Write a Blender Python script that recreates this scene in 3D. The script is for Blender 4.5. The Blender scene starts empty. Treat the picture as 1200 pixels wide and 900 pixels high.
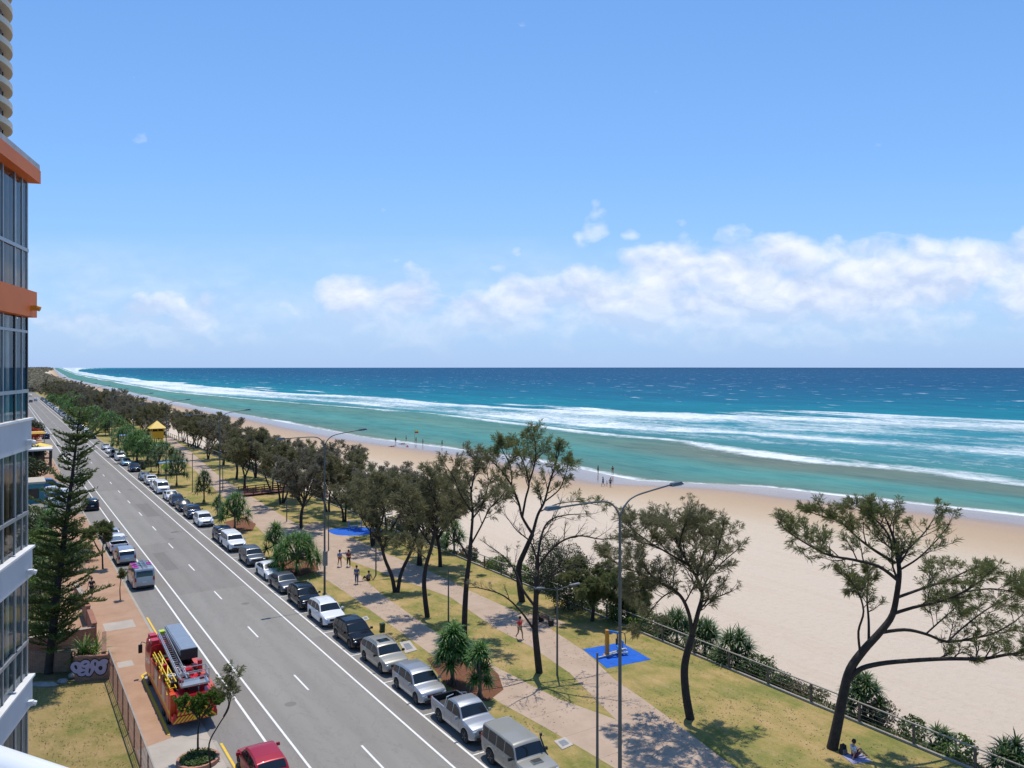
import bpy, bmesh, math, random
from mathutils import Vector, Matrix, noise
PI = math.pi
R = math.radians
S = bpy.context.scene
COL = S.collection
H = 21.0          # eye height above the road
F = 930.0         # focal length in photo pixels (1200 wide)

# ------------------------------------------------------------------ layout helpers
def P(px, py, z=0.0):
    """where a sight line through a photo pixel meets the level z"""
    Y = (H - z) * F / (py - 430.0)
    return Vector(((px - 600.0) / F * Y, Y, z))
TH = math.atan(600.0 / F)
DX, DY = -math.sin(TH), math.cos(TH)      # along the road, away
NX, NY = math.cos(TH), math.sin(TH)       # across the road, towards the sea
def ST(s, t, z=0.0):
    return Vector((s * DX + t * NX, s * DY + t * NY, z))
def toST(v):
    return (v[0] * DX + v[1] * DY, v[0] * NX + v[1] * NY)
ANG_D = math.atan2(DY, DX)
def lerp(a, b, f): return a + (b - a) * f
def interp(tab, x):
    if x <= tab[0][0]: return tab[0][1]
    for (a, b), (c, d) in zip(tab, tab[1:]):
        if x <= c: return b + (d - b) * (x - a) / (c - a)
    return tab[-1][1]

# ------------------------------------------------------------------ object helpers
def tag(o, label=None, cat=None, group=None, kind=None):
    if label: o['label'] = label
    if cat: o['category'] = cat
    if group: o['group'] = group
    if kind: o['kind'] = kind
    return o
def thing(name, label, cat, loc=(0, 0, 0), rz=0, group=None, scale=None):
    o = bpy.data.objects.new(name, None); COL.objects.link(o)
    o.empty_display_size = 0.2
    o.location = loc; o.rotation_euler = (0, 0, rz)
    if scale: o.scale = (scale,) * 3
    return tag(o, label, cat, group)
def copy_tree(o, parent=None):
    c = o.copy(); COL.objects.link(c)
    if parent: c.parent = parent
    for ch in list(o.children): copy_tree(ch, c)
    return c
class MB:
    def __init__(s): s.v = []; s.f = []; s.m = []; s.uv = None
    def add(s, vs, fs, mi=0):
        n = len(s.v); s.v += [tuple(v) for v in vs]
        for f in fs: s.f.append(tuple(i + n for i in f)); s.m.append(mi)
        return s
    def box(s, c, d, rz=0, mi=0, rx=0, ry=0, top=1.0, topy=None):
        x, y, z = d[0] / 2, d[1] / 2, d[2] / 2
        if topy is None: topy = top
        vs = [(-x, -y, -z), (x, -y, -z), (x, y, -z), (-x, y, -z),
              (-x * top, -y * topy, z), (x * top, -y * topy, z), (x * top, y * topy, z), (-x * top, y * topy, z)]
        M = Matrix.Translation(c) @ Matrix.Rotation(rz, 4, 'Z') @ Matrix.Rotation(ry, 4, 'Y') @ Matrix.Rotation(rx, 4, 'X')
        return s.add([M @ Vector(v) for v in vs],
                     [(3, 2, 1, 0), (4, 5, 6, 7), (0, 1, 5, 4), (1, 2, 6, 5), (2, 3, 7, 6), (3, 0, 4, 7)], mi)
    def beam(s, a, b, w, h, mi=0):
        a = Vector(a); b = Vector(b); d = b - a; L = d.length
        if L < 1e-5: return s
        q = d.to_track_quat('X', 'Z')
        M = Matrix.Translation((a + b) / 2) @ q.to_matrix().to_4x4()
        x, y, z = L / 2, w / 2, h / 2
        vs = [(-x, -y, -z), (x, -y, -z), (x, y, -z), (-x, y, -z), (-x, -y, z), (x, -y, z), (x, y, z), (-x, y, z)]
        return s.add([M @ Vector(v) for v in vs],
                     [(3, 2, 1, 0), (4, 5, 6, 7), (0, 1, 5, 4), (1, 2, 6, 5), (2, 3, 7, 6), (3, 0, 4, 7)], mi)
    def tube(s, pts, rads, n=8, mi=0, cap=True):
        pts = [Vector(p) for p in pts]
        if not hasattr(rads, '__len__'): rads = [rads] * len(pts)
        b0 = len(s.v); prev = None
        for i, p in enumerate(pts):
            d = (pts[min(i + 1, len(pts) - 1)] - pts[max(i - 1, 0)])
            if d.length < 1e-7: d = Vector((0, 0, 1))
            d.normalize()
            if prev is None:
                u = d.orthogonal().normalized()
            else:
                u = (prev - d * prev.dot(d))
                if u.length < 1e-6: u = d.orthogonal()
                u.normalize()
            prev = u; w = d.cross(u)
            for k in range(n):
                a = 2 * PI * k / n
                s.v.append(tuple(p + (u * math.cos(a) + w * math.sin(a)) * rads[i]))
        for i in range(len(pts) - 1):
            for k in range(n):
                a = b0 + i * n + k; b = b0 + i * n + (k + 1) % n
                s.f.append((a, b, b + n, a + n)); s.m.append(mi)
        if cap:
            s.f.append(tuple(b0 + k for k in reversed(range(n)))); s.m.append(mi)
            e = b0 + (len(pts) - 1) * n
            s.f.append(tuple(e + k for k in range(n))); s.m.append(mi)
        return s
    def lathe(s, c, prof, n=16, mi=0, axis='Z'):
        b0 = len(s.v)
        for (r, z) in prof:
            for k in range(n):
                a = 2 * PI * k / n
                if axis == 'Z': q = (c[0] + r * math.cos(a), c[1] + r * math.sin(a), c[2] + z)
                else: q = (c[0] + r * math.cos(a), c[1] + z, c[2] + r * math.sin(a))
                s.v.append(q)
        for i in range(len(prof) - 1):
            for k in range(n):
                a = b0 + i * n + k; b = b0 + i * n + (k + 1) % n
                s.f.append((a, b, b + n, a + n) if axis == 'Z' else (a, a + n, b + n, b)); s.m.append(mi)
        for e, rev in ((0, True), (len(prof) - 1, False)):
            if prof[e][0] > 1e-4:
                ids = [b0 + e * n + k for k in range(n)]
                if rev == (axis == 'Z'): ids.reverse()
                s.f.append(tuple(ids)); s.m.append(mi)
        return s
    def prism(s, poly, z0, z1, mi=0):
        n = len(poly); vs = [(p[0], p[1], z0) for p in poly] + [(p[0], p[1], z1) for p in poly]
        fs = [tuple(reversed(range(n))), tuple(range(n, 2 * n))] + [(i, (i + 1) % n, n + (i + 1) % n, n + i) for i in range(n)]
        return s.add(vs, fs, mi)
    def build(s, name, mats, parent=None, smooth=False, angle=None):
        me = bpy.data.meshes.new(name)
        me.from_pydata(s.v, [], s.f)
        if not isinstance(mats, (list, tuple)): mats = [mats]
        for m in mats: me.materials.append(m)
        if len(mats) > 1: me.polygons.foreach_set('material_index', s.m)
        if smooth: me.polygons.foreach_set('use_smooth', [True] * len(me.polygons))
        if s.uv is not None:
            ul = me.uv_layers.new(name='UVMap')
            for lp in me.loops: ul.data[lp.index].uv = s.uv[lp.vertex_index]
        me.update()
        if smooth and angle:
            try: me.set_sharp_from_angle(angle=angle)
            except Exception: pass
        o = bpy.data.objects.new(name, me); COL.objects.link(o)
        if parent: o.parent = parent
        return o

# ------------------------------------------------------------------ materials
def setin(n, key, val):
    if key in n.inputs: n.inputs[key].default_value = val
class NT:
    """small wrapper to write node trees shortly"""
    def __init__(s, tree): s.t = tree; s.n = tree.nodes; s.l = tree.links
    def new(s, typ, **kw):
        nd = s.n.new(typ)
        for k, v in kw.items():
            if k.startswith('i_'): 
                key = k[2:].replace('_', ' ')
                nd.inputs[key].default_value = v
            else: setattr(nd, k, v)
        return nd
    def link(s, a, b): s.l.new(a, b)
    def math(s, op, a, b=None, clamp=False):
        nd = s.n.new('ShaderNodeMath'); nd.operation = op; nd.use_clamp = clamp
        for i, x in enumerate((a, b)):
            if x is None: continue
            if isinstance(x, (int, float)): nd.inputs[i].default_value = x
            else: s.l.new(x, nd.inputs[i])
        return nd.outputs[0]
    def noise(s, vec, scale, detail=4, rough=.55, dist=0.0):
        nd = s.n.new('ShaderNodeTexNoise'); nd.inputs['Scale'].default_value = scale
        nd.inputs['Detail'].default_value = detail; nd.inputs['Roughness'].default_value = rough
        nd.inputs['Distortion'].default_value = dist
        if vec is not None: s.l.new(vec, nd.inputs['Vector'])
        return nd.outputs['Fac']
    def ramp(s, fac, stops, interp='LINEAR'):
        nd = s.n.new('ShaderNodeValToRGB'); cr = nd.color_ramp; cr.interpolation = interp
        while len(cr.elements) < len(stops): cr.elements.new(0.5)
        for e, (p, c) in zip(cr.elements, stops):
            e.position = p
            e.color = (c, c, c, 1) if isinstance(c, (int, float)) else (c[0], c[1], c[2], 1)
        s.l.new(fac, nd.inputs[0]); return nd.outputs[0]
    def mix(s, fac, a, b, mode='MIX'):
        nd = s.n.new('ShaderNodeMix'); nd.data_type = 'RGBA'; nd.blend_type = mode
        for i, x in ((0, fac), (6, a), (7, b)):
            if isinstance(x, (int, float)): nd.inputs[i].default_value = x
            elif isinstance(x, tuple): nd.inputs[i].default_value = (x[0], x[1], x[2], 1)
            else: s.l.new(x, nd.inputs[i])
        return nd.outputs[2]
    def mapping(s, vec, scale=(1, 1, 1), loc=(0, 0, 0), rot=(0, 0, 0)):
        nd = s.n.new('ShaderNodeMapping'); nd.inputs['Scale'].default_value = scale
        nd.inputs['Location'].default_value = loc; nd.inputs['Rotation'].default_value = rot
        s.l.new(vec, nd.inputs['Vector']); return nd.outputs[0]
    def bump(s, h, strength=.3, dist=.05):
        nd = s.n.new('ShaderNodeBump'); nd.inputs['Strength'].default_value = strength
        nd.inputs['Distance'].default_value = dist; s.l.new(h, nd.inputs['Height']); return nd.outputs[0]
MATS = {}
def newmat(name):
    m = bpy.data.materials.new(name); m.use_nodes = True
    nt = NT(m.node_tree); b = m.node_tree.nodes['Principled BSDF']
    return m, nt, b
def mat(name, col, rough=.6, metal=0.0, var=.12, vscale=3.0, coat=0.0, spec=.5, bump=0.0, bscale=30.0, col2=None, emit=None, alpha=None, trans=None):
    if name in MATS: return MATS[name]
    m, nt, b = newmat(name)
    tc = nt.new('ShaderNodeTexCoord').outputs['Object']
    n = nt.noise(tc, vscale, 5, .6)
    c2 = col2 or tuple(c * (1 - 2 * var) for c in col)
    c1 = col if col2 else tuple(min(1, c * (1 + .5 * var)) for c in col)
    k = nt.ramp(n, [(.32, c2), (.68, c1)])
    nt.link(k, b.inputs['Base Color'])
    b.inputs['Roughness'].default_value = rough; b.inputs['Metallic'].default_value = metal
    setin(b, 'Specular IOR Level', spec); setin(b, 'Coat Weight', coat); setin(b, 'Coat Roughness', .05)
    if trans is not None: setin(b, 'Transmission Weight', trans)
    if alpha is not None: b.inputs['Alpha'].default_value = alpha
    if bump:
        nb = nt.noise(tc, bscale, 4, .6); nt.link(nt.bump(nb, bump, .03), b.inputs['Normal'])
    MATS[name] = m
    return m
def leafmat(name, c1, c2, c3, rough=.55, tl=.25, scale=.6):
    """foliage: varied by a coarse noise and per leaf island"""
    if name in MATS: return MATS[name]
    m, nt, b = newmat(name)
    tc = nt.new('ShaderNodeTexCoord').outputs['Object']
    g = nt.new('ShaderNodeNewGeometry')
    n = nt.noise(tc, scale, 3, .6)
    a = nt.ramp(n, [(.35, c1), (.65, c2)])
    f = nt.ramp(g.outputs['Random Per Island'], [(.0, 0.0), (.55, .15), (1.0, 1.0)])
    k = nt.mix(f, a, c3)
    nt.link(k, b.inputs['Base Color']); b.inputs['Roughness'].default_value = rough
    setin(b, 'Specular IOR Level', .3)
    tr = nt.new('ShaderNodeBsdfTranslucent'); nt.link(k, tr.inputs['Color'])
    mx = nt.new('ShaderNodeMixShader'); mx.inputs[0].default_value = tl
    out = m.node_tree.nodes['Material Output']
    nt.link(b.outputs[0], mx.inputs[1]); nt.link(tr.outputs[0], mx.inputs[2]); nt.link(mx.outputs[0], out.inputs[0])
    MATS[name] = m
    return m

# ------------------------------------------------------------------ camera, sun, sky
cam = bpy.data.objects.new('camera', bpy.data.cameras.new('camera')); COL.objects.link(cam)
cam.location = (0, 0, H); cam.rotation_euler = (R(90), 0, 0)
cam.data.sensor_width = 36; cam.data.lens = 36 * F / 1200; cam.data.shift_y = -20 / 1200
cam.data.clip_end = 60000; cam.data.clip_start = .05
S.camera = cam
SUN_EL = 72.0; SUN_AZ = -1.5      # azimuth from +Y towards +X
sd = bpy.data.lights.new('sun', 'SUN'); sd.energy = 4.0; sd.angle = R(.53); sd.color = (1, .94, .83)
so = bpy.data.objects.new('sun', sd); COL.objects.link(so)
dv = Vector((math.sin(R(SUN_AZ)) * math.cos(R(SUN_EL)), math.cos(R(SUN_AZ)) * math.cos(R(SUN_EL)), math.sin(R(SUN_EL))))
so.rotation_euler = dv.to_track_quat('Z', 'Y').to_euler(); so.location = (0, 0, 60)
w = bpy.data.worlds.new('World'); S.world = w; w.use_nodes = True
nt = NT(w.node_tree); bg = w.node_tree.nodes['Background']
try: w.cycles.sampling_method = 'MANUAL'; w.cycles.sample_map_resolution = 256
except Exception: pass
sky = nt.new('ShaderNodeTexSky', sky_type='NISHITA'); sky.sun_disc = False
sky.sun_elevation = R(SUN_EL); sky.sun_rotation = R(SUN_AZ); sky.altitude = 20
sky.air_density = 1.0; sky.dust_density = .3; sky.ozone_density = 3.0
bg.inputs[1].default_value = .13
tcw = nt.new('ShaderNodeTexCoord').outputs['Generated']
sep = nt.new('ShaderNodeSeparateXYZ'); nt.link(tcw, sep.inputs[0])
yy = nt.math('MAXIMUM', sep.outputs[1], .02)
U = nt.math('DIVIDE', sep.outputs[0], yy); V = nt.math('DIVIDE', sep.outputs[2], yy)
cmb = nt.new('ShaderNodeCombineXYZ'); nt.link(U, cmb.inputs[0]); nt.link(V, cmb.inputs[1])
CLOUDS = [ # u, v, half width, half height, weight  (direction ratios)
 (-.51, .055, .115, .030, .55), (-.40, .062, .060, .030, .75), (-.455, .072, .05, .020, .7), (-.36, .045, .07, .02, .5), (-.47, .285, .040, .010, .33),
 (-.20, .090, .050, .028, .85), (-.13, .080, .060, .032, .9), (-.05, .065, .08, .035, .85), (.02, .082, .055, .040, .9),
 (.09, .085, .10, .042, .9), (.20, .122, .062, .040, .95), (.19, .075, .12, .045, .9), (.30, .115, .07, .042, 1.0), (.34, .138, .05, .030, .95),
 (.38, .090, .12, .045, .95), (.45, .150, .05, .022, .7), (.50, .095, .12, .045, .85), (.60, .125, .08, .042, .9), (.66, .10, .10, .05, .85),
 (.115, .180, .026, .020, .50), (.152, .168, .02, .012, .6), (-.02, .125, .030, .012, .5), (.21, .183, .018, .010, .45), (-.28, .080, .03, .01, .4), (.05, .04, .25, .025, .4), (.4, .045, .4, .03, .5), (.52,.145,.035,.02,.7), (.74, .13, .08, .05, .85), (-.75, .1, .12, .05, .8), (.32, .07, .36, .05, .80), (-.10, .055, .18, .035, .74), (-.47, .05, .14, .03, .72), (.46, .12, .22, .04, .72), (.62, .135, .10, .035, .8)]
acc = None
for (u, v, a, b, wt) in CLOUDS:
    du = nt.math('MULTIPLY', nt.math('SUBTRACT', U, u), 1 / a); dvn = nt.math('MULTIPLY', nt.math('SUBTRACT', V, v), 1 / b)
    r2 = nt.math('ADD', nt.math('MULTIPLY', du, du), nt.math('MULTIPLY', dvn, dvn))
    e = nt.math('MULTIPLY', nt.math('EXPONENT', nt.math('MULTIPLY', r2, -.7)), wt)
    acc = e if acc is None else nt.math('MAXIMUM', acc, e)
cm = nt.mapping(cmb.outputs[0], (1, 1.45, 1)); wq = nt.new('ShaderNodeTexNoise'); wq.inputs['Scale'].default_value = 14; wq.inputs['Detail'].default_value = 4; nt.link(cm, wq.inputs['Vector'])
va = nt.new('ShaderNodeVectorMath', operation='MULTIPLY_ADD'); nt.link(wq.outputs['Color'], va.inputs[0]); va.inputs[1].default_value = (.045, .045, 0); nt.link(cm, va.inputs[2]); cw = va.outputs[0]
def puffs(vec):
    vo = nt.new('ShaderNodeTexVoronoi', feature='F1'); vo.inputs['Scale'].default_value = 24; nt.link(vec, vo.inputs['Vector'])
    return nt.math('SUBTRACT', .8, vo.outputs['Distance'])
pf1 = nt.noise(cw, 12, 6, .52); pf2 = nt.noise(nt.mapping(cw, (1, 1, 1), (.003, .016, 0)), 12, 6, .52)
bl = puffs(cw)
dens = nt.math('ADD', nt.math('MULTIPLY', acc, 1.3), nt.math('ADD', nt.math('MULTIPLY', nt.math('SUBTRACT', pf1, .5), 1.7), nt.math('MULTIPLY', nt.math('SUBTRACT', bl, .42), .45)))
mask = nt.ramp(dens, [(.36, 0.0), (.54, .38), (.74, .70), (1.1, .90)])
low = nt.math('MULTIPLY', nt.ramp(nt.math('MULTIPLY', V, 1.0), [(.01, 0.12), (.045, .58), (.10, .42), (.17, 0.0)]), nt.ramp(nt.noise(nt.mapping(cmb.outputs[0], (1, 3, 1)), 4, 6, .6), [(.35, .15), (.65, 1.0)]))
mask = nt.math('MAXIMUM', mask, low)
mask = nt.math('MULTIPLY', mask, nt.ramp(V, [(.012, .12), (.085, 1.0)]))
lit = nt.math('MULTIPLY', nt.math('SUBTRACT', pf1, pf2), 2.6)
tone = nt.ramp(nt.math('ADD', nt.math('MULTIPLY', V, 2.6), nt.math('ADD', lit, .22)), [(.2, (4.7, 5.5, 7.3)), (.5, (5.9, 6.5, 7.8)), (.85, (7.4, 7.7, 8.3))])
skyc = nt.mix(1.0, sky.outputs[0], (.60, .97, 1.27), 'MULTIPLY')
hz = nt.ramp(nt.math('MULTIPLY', V, 1.0), [(0.0, .88), (.07, .62), (.25, .25), (.6, .1)])
skyc = nt.mix(hz, skyc, (3.3, 4.5, 7.2))
fin = nt.mix(mask, skyc, tone)
nt.link(fin, bg.inputs[0])
S.view_settings.view_transform = 'Standard'; S.view_settings.look = 'None'; S.view_settings.exposure = 0.0
S.view_settings.gamma = 1.0; S.view_settings.use_curve_mapping = False
try:
    S.cycles.max_bounces = 6; S.cycles.transparent_max_bounces = 12; S.cycles.caustics_reflective = False; S.cycles.caustics_refractive = False
except Exception: pass
# ================================================================== THE GROUND
ZS = -4.0
def st_px(px, py, z): return toST(P(px, py, z))
shore_px = [(1200, 604), (1075, 590), (958, 578), (896, 570), (742, 563), (678, 549), (600, 535), (524, 525), (436, 514), (340, 496), (270, 483), (199, 470), (150, 459), (127, 453.5), (100, 448), (80, 443), (70, 436.5), (65, 433.3)]
SH = [st_px(x, y, ZS) for x, y in shore_px]
SH = [(-600, SH[0][1] + 12), (0, SH[0][1] + 6)] + SH + [(26000, 1300)]
def band(pxs, ext0, ext1): 
    b = [st_px(x, y, ZS) for x, y in pxs]
    return [(-600, b[0][1] + ext0)] + b + [(26000, ext1)]
B1 = band([(1200, 567), (1075, 551), (958, 540), (900, 533), (830, 522), (780, 515), (700, 507), (600, 495), (500, 484), (400, 476), (300, 468), (200, 459), (120, 445), (90, 439)], 20, 1400)
B2 = band([(1200, 531), (1075, 521), (958, 513), (900, 508), (780, 504), (700, 500), (600, 490), (500, 481), (400, 471), (300, 465), (200, 455.5), (120, 443), (90, 437.5)], 30, 1500)
B3 = band([(1200, 497), (1075, 491), (958, 488), (850, 486), (700, 484), (600, 477), (500, 471), (400, 464), (300, 457.5), (200, 449.5), (120, 440), (90, 435)], 40, 2000)
B4 = band([(1200, 468), (900, 465), (700, 462), (500, 455), (300, 447), (200, 442), (120, 436.5), (90, 433.3)], 60, 6000)
def tsh(s): return interp(SH, s)
def tdune(s): return interp([(-600, 42.42), (350, 42.42), (790, 56), (1030, 60), (3044, 100), (7600, 330), (26000, 1150)], s)
def tland(s): return tdune(s) + 4.6
def ground_z(s, t):
    if t < 23.95: return 0.0
    d = tdune(s)
    if t < d: return .12
    if t < d + 4.6: return lerp(.12, -1.7, (t - d) / 4.6)
    e = tsh(s); f = (t - d - 4.6) / max(1, e - d - 4.6)
    return lerp(-1.7, ZS, min(max(f, 0.0), 1.25) ** .85)
def G(px, py):
    """point of the terrain seen through a photo pixel"""
    z = 0.0
    for _ in range(12):
        p = P(px, py, z); s, t = toST(p); z = ground_z(s, t)
    return P(px, py, z)
def srange(a, b, near=6.0, grow=1.06):
    out = [a]; st = near
    while out[-1] < b:
        out.append(min(b, out[-1] + st))
        if out[-1] > 200: st *= grow
    return out
SL = srange(-60, 760, 6, 1.03)
def sheet(name, t0, t1, s_list, z, m, nt_=2, kind='structure', z1=None):
    mb = MB(); uv = []
    for s in s_list:
        a = t0(s) if callable(t0) else t0; b = t1(s) if callable(t1) else t1
        for j in range(nt_ + 1):
            t = lerp(a, b, j / nt_)
            zz = z(s, t) if callable(z) else z
            mb.v.append(tuple(ST(s, t, zz))); uv.append((t, s))
    n = nt_ + 1
    for i in range(len(s_list) - 1):
        for j in range(nt_):
            a = i * n + j
            mb.f.append((a, a + 1, a + n + 1, a + n)); mb.m.append(0)
    mb.uv = uv
    o = mb.build(name, m); tag(o, kind=kind); return o
def poly_sheet(name, pts, z, m, kind='structure'):
    """flat polygon given as world xy points, uv in road metres"""
    mb = MB(); mb.v = [(p[0], p[1], z) for p in pts]; mb.f = [tuple(range(len(pts)))]; mb.m = [0]
    ar = sum(pts[i][0] * pts[(i + 1) % len(pts)][1] - pts[(i + 1) % len(pts)][0] * pts[i][1] for i in range(len(pts)))
    if ar < 0: mb.f = [tuple(reversed(range(len(pts))))]
    mb.uv = [(toST(p)[1], toST(p)[0]) for p in mb.v]
    o = mb.build(name, m); tag(o, kind=kind); return o

# ---- ground materials (uv = metres across / along the road)
def gmat(name, fn, rough=.9, spec=.2):
    m, nt, b = newmat(name)
    uv = nt.new('ShaderNodeTexCoord').outputs['UV']
    c, bp = fn(nt, uv)
    nt.link(c, b.inputs['Base Color']); b.inputs['Roughness'].default_value = rough; setin(b, 'Specular IOR Level', spec)
    if bp is not None: nt.link(bp, b.inputs['Normal'])
    return m
def f_asphalt(c1, c2):
    def f(nt, uv):
        big = nt.noise(nt.mapping(uv, (.55, .06, 1)), 1, 5, .6)
        a = nt.ramp(big, [(.3, c1), (.7, c2)])
        fine = nt.noise(uv, 9, 5, .75)
        a = nt.mix(nt.ramp(fine, [(.35, 0.0), (.7, .22)]), a, tuple(x * .7 for x in c1))
        # darker wheel tracks and long tyre wear
        tr = nt.new('ShaderNodeTexWave', wave_type='BANDS', bands_direction='X'); tr.inputs['Scale'].default_value = .19
        tr.inputs['Distortion'].default_value = .6; tr.inputs['Detail Scale'].default_value = .2; nt.link(uv, tr.inputs[0])
        a = nt.mix(nt.ramp(tr.outputs['Fac'], [(.45, 0.0), (1.0, .16)]), a, tuple(x * .72 for x in c1))
        # sealed cracks, oil spots
        cr = nt.noise(nt.mapping(uv, (1.2, .5, 1)), .5, 8, .7, 1.0)
        a = nt.mix(nt.ramp(cr, [(.492, 0.0), (.5, .35), (.508, 0.0)]), a, (.07, .07, .07))
        sp = nt.noise(nt.mapping(uv, (1, .6, 1)), .9, 3, .5)
        a = nt.mix(nt.ramp(sp, [(.68, 0.0), (.76, .3)]), a, (.07, .068, .065))
        return a, nt.bump(nt.noise(uv, 40, 3, .7), .25, .02)
    return f
M_road = gmat('asphalt', f_asphalt((.215, .197, .178), (.262, .242, .220)), .85)
M_lane = gmat('asphalt_resealed', f_asphalt((.245, .230, .206), (.285, .268, .242)), .85)
def f_grass(greener, k_=1.0):
    def f(nt, uv):
        n = nt.noise(uv, .22, 6, .6); n2 = nt.noise(nt.mapping(uv, (1, .4, 1)), 1.0, 7, .7)
        a = nt.ramp(n, [(.42 + greener, (.46, .33, .145)), (.49 + greener, (.345, .285, .095)), (.565 + greener, (.165, .205, .050))])
        b = nt.ramp(n2, [(.34, (.50, .36, .18)), (.50, (.330, .270, .095)), (.64, (.145, .175, .040))])
        c = nt.mix(.5, a, b)
        c = nt.mix(1.0, c, (k_, k_ * .95, k_ * .95), 'MULTIPLY')
        g = nt.noise(uv, 6, 7, .85)
        c = nt.mix(nt.ramp(g, [(.46, 0.0), (.70, .45)]), c, (.13, .12, .040))
        c = nt.mix(nt.ramp(nt.noise(uv, 2.3, 5, .75), [(.56, 0.0), (.70, .6)]), c, (.42, .31, .17))
        return c, nt.bump(nt.noise(uv, 12, 6, .85), .7, .07)
    return f
M_lawn = gmat('lawn_grass', f_grass(0.0), .95, .1)
M_dry = gmat('dry_grass', f_grass(.06, .78), .95, .1)
def f_conc(c1, c2, joint=1.5, jcol=.6, off=0.0):
    def f(nt, uv):
        a = nt.ramp(nt.noise(uv, .5, 6, .65), [(.3, c1), (.7, c2)])
        a = nt.mix(nt.ramp(nt.noise(uv, 14, 4, .7), [(.4, 0.0), (.75, .25)]), a, tuple(x * .7 for x in c1))
        sp = nt.new('ShaderNodeSeparateXYZ'); nt.link(uv, sp.inputs[0])
        fr = nt.math('FRACT', nt.math('MULTIPLY', sp.outputs[1], 1 / joint))
        k = nt.ramp(fr, [(0.0, .45), (.016, .45), (.02, 0.0)])
        a = nt.mix(k, a, tuple(x * jcol for x in c1))
        return a, nt.bump(nt.noise(uv, 30, 3, .6), .2, .02)
    return f
M_path = gmat('path_concrete', f_conc((.385, .280, .205), (.485, .365, .275), 3.0), .85)
M_foot = gmat('footpath_paving', f_conc((.34, .20, .125), (.45, .285, .19), .9, .8), .85)
M_pale = gmat('pale_concrete', f_conc((.36, .31, .26), (.47, .41, .35), 50), .85)
M_kerb = gmat('kerb_concrete', f_conc((.33, .29, .24), (.42, .37, .31), 2.4), .85)
M_tar = gmat('asphalt_dark', f_asphalt((.18, .165, .15), (.215, .198, .18)), .85)
M_soil = gmat('soil', lambda nt, uv: (nt.ramp(nt.noise(uv, .5, 5, .6), [(.3, (.16, .115, .065)), (.5, (.12, .11, .045)), (.7, (.23, .17, .10))]), nt.bump(nt.noise(uv, 3, 5, .7), .6, .1)), .95)
M_mulch = gmat('bark_mulch', lambda nt, uv: (nt.ramp(nt.noise(uv, 7, 5, .8), [(.3, (.10, .042, .022)), (.55, (.22, .095, .052)), (.75, (.31, .16, .10))]), nt.bump(nt.noise(uv, 14, 5, .8), 1, .08)), .95)
M_line = gmat('white_paint', lambda nt, uv: (nt.ramp(nt.noise(uv, 5, 6, .75), [(.30, (.30, .29, .27)), (.42, (.72, .71, .68)), (.7, (.80, .79, .76))]), None), .7)
M_yline = gmat('yellow_paint', lambda nt, uv: (nt.ramp(nt.noise(uv, 5, 6, .75), [(.30, (.35, .26, .08)), (.42, (.72, .46, .045)), (.7, (.80, .52, .06))]), None), .7)
def f_dune(nt, uv):
    c = nt.ramp(nt.noise(uv, .9, 6, .7), [(.34, (.12, .12, .04)), (.46, (.24, .19, .10)), (.56, (.40, .30, .20)), (.7, (.50, .41, .33))])
    return c, nt.bump(nt.noise(uv, 5, 5, .7), .9, .1)
M_dune = gmat('dune_soil', f_dune, .95)
# beach: v coordinate (second uv map) = 0 at the dune, 1 at the water line
m, nt, b = newmat('beach_sand'); M_beach = m
uv = nt.new('ShaderNodeUVMap', uv_map='UVMap').outputs[0]; u2 = nt.new('ShaderNodeUVMap', uv_map='shore').outputs[0]
sp = nt.new('ShaderNodeSeparateXYZ'); nt.link(u2, sp.inputs[0])
wob = nt.noise(nt.mapping(uv, (.03, .012, 1)), 1, 4, .6)
vv = nt.math('ADD', sp.outputs[0], nt.math('MULTIPLY', nt.math('SUBTRACT', wob, .5), 9.0))   # metres from the water
base = nt.ramp(nt.math('MULTIPLY', vv, 1 / 60), [(0.0, (.25, .175, .13)), (.14, (.27, .195, .15)), (.25, (.37, .25, .165)), (.40, (.46, .325, .205)), (.58, (.525, .395, .270)), (.74, (.58, .47, .35)), (1.0, (.61, .50, .39))])
tr = nt.noise(nt.mapping(uv, (.25, .03, 1)), 1, 5, .6)
base = nt.mix(nt.ramp(tr, [(.52, 0.0), (.56, .16), (.60, 0.0)]), base, (.47, .35, .24))
foot = nt.noise(uv, 1.6, 7, .8)
base = nt.mix(nt.ramp(foot, [(.35, .35), (.5, 0.0)]), base, (.46, .37, .29))
nt.link(base, b.inputs['Base Color'])
nt.link(nt.ramp(nt.math('MULTIPLY', vv, 1 / 60), [(0.0, .14), (.16, .22), (.27, .7), (.4, .95)]), b.inputs['Roughness'])
setin(b, 'Specular IOR Level', .3)
dr = nt.math('MULTIPLY', nt.noise(uv, 1.2, 7, .8), nt.ramp(nt.math('MULTIPLY', vv, 1 / 60), [(.2, .02), (.45, 1.0)]))
nt.link(nt.bump(dr, .8, .3), b.inputs['Normal'])

# ---- sheets
sheet('ground', -900, 24.0, srange(-60, 26000, 30, 1.15), -.03, M_soil, 12)
sheet('road', 9.9, 23.9, SL, 0.0, M_road, 3)
sheet('resealed_lane', 13.72, 19.9, [s for s in SL if s <= 82] , .004, M_lane, 2)
sheet('resealed_lane', 13.72, 16.8, [s for s in SL if 96 < s <= 150], .004, M_lane, 2)
sheet('ground', 24.0, tdune, srange(740, 26000, 30, 1.12), .05, M_soil, 4)
sheet('lawn', 24.05, tdune, SL, .12, M_lawn, 6)
sheet('dune', tdune, tland, srange(-60, 26000, 6, 1.05), lambda s, t: ground_z(s, t) + .12 * (noise.noise(Vector((s * .25, t * .6, 0)))) * (1 if tdune(s) + .3 < t < tland(s) - .1 else 0), M_dune, 6)
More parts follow.
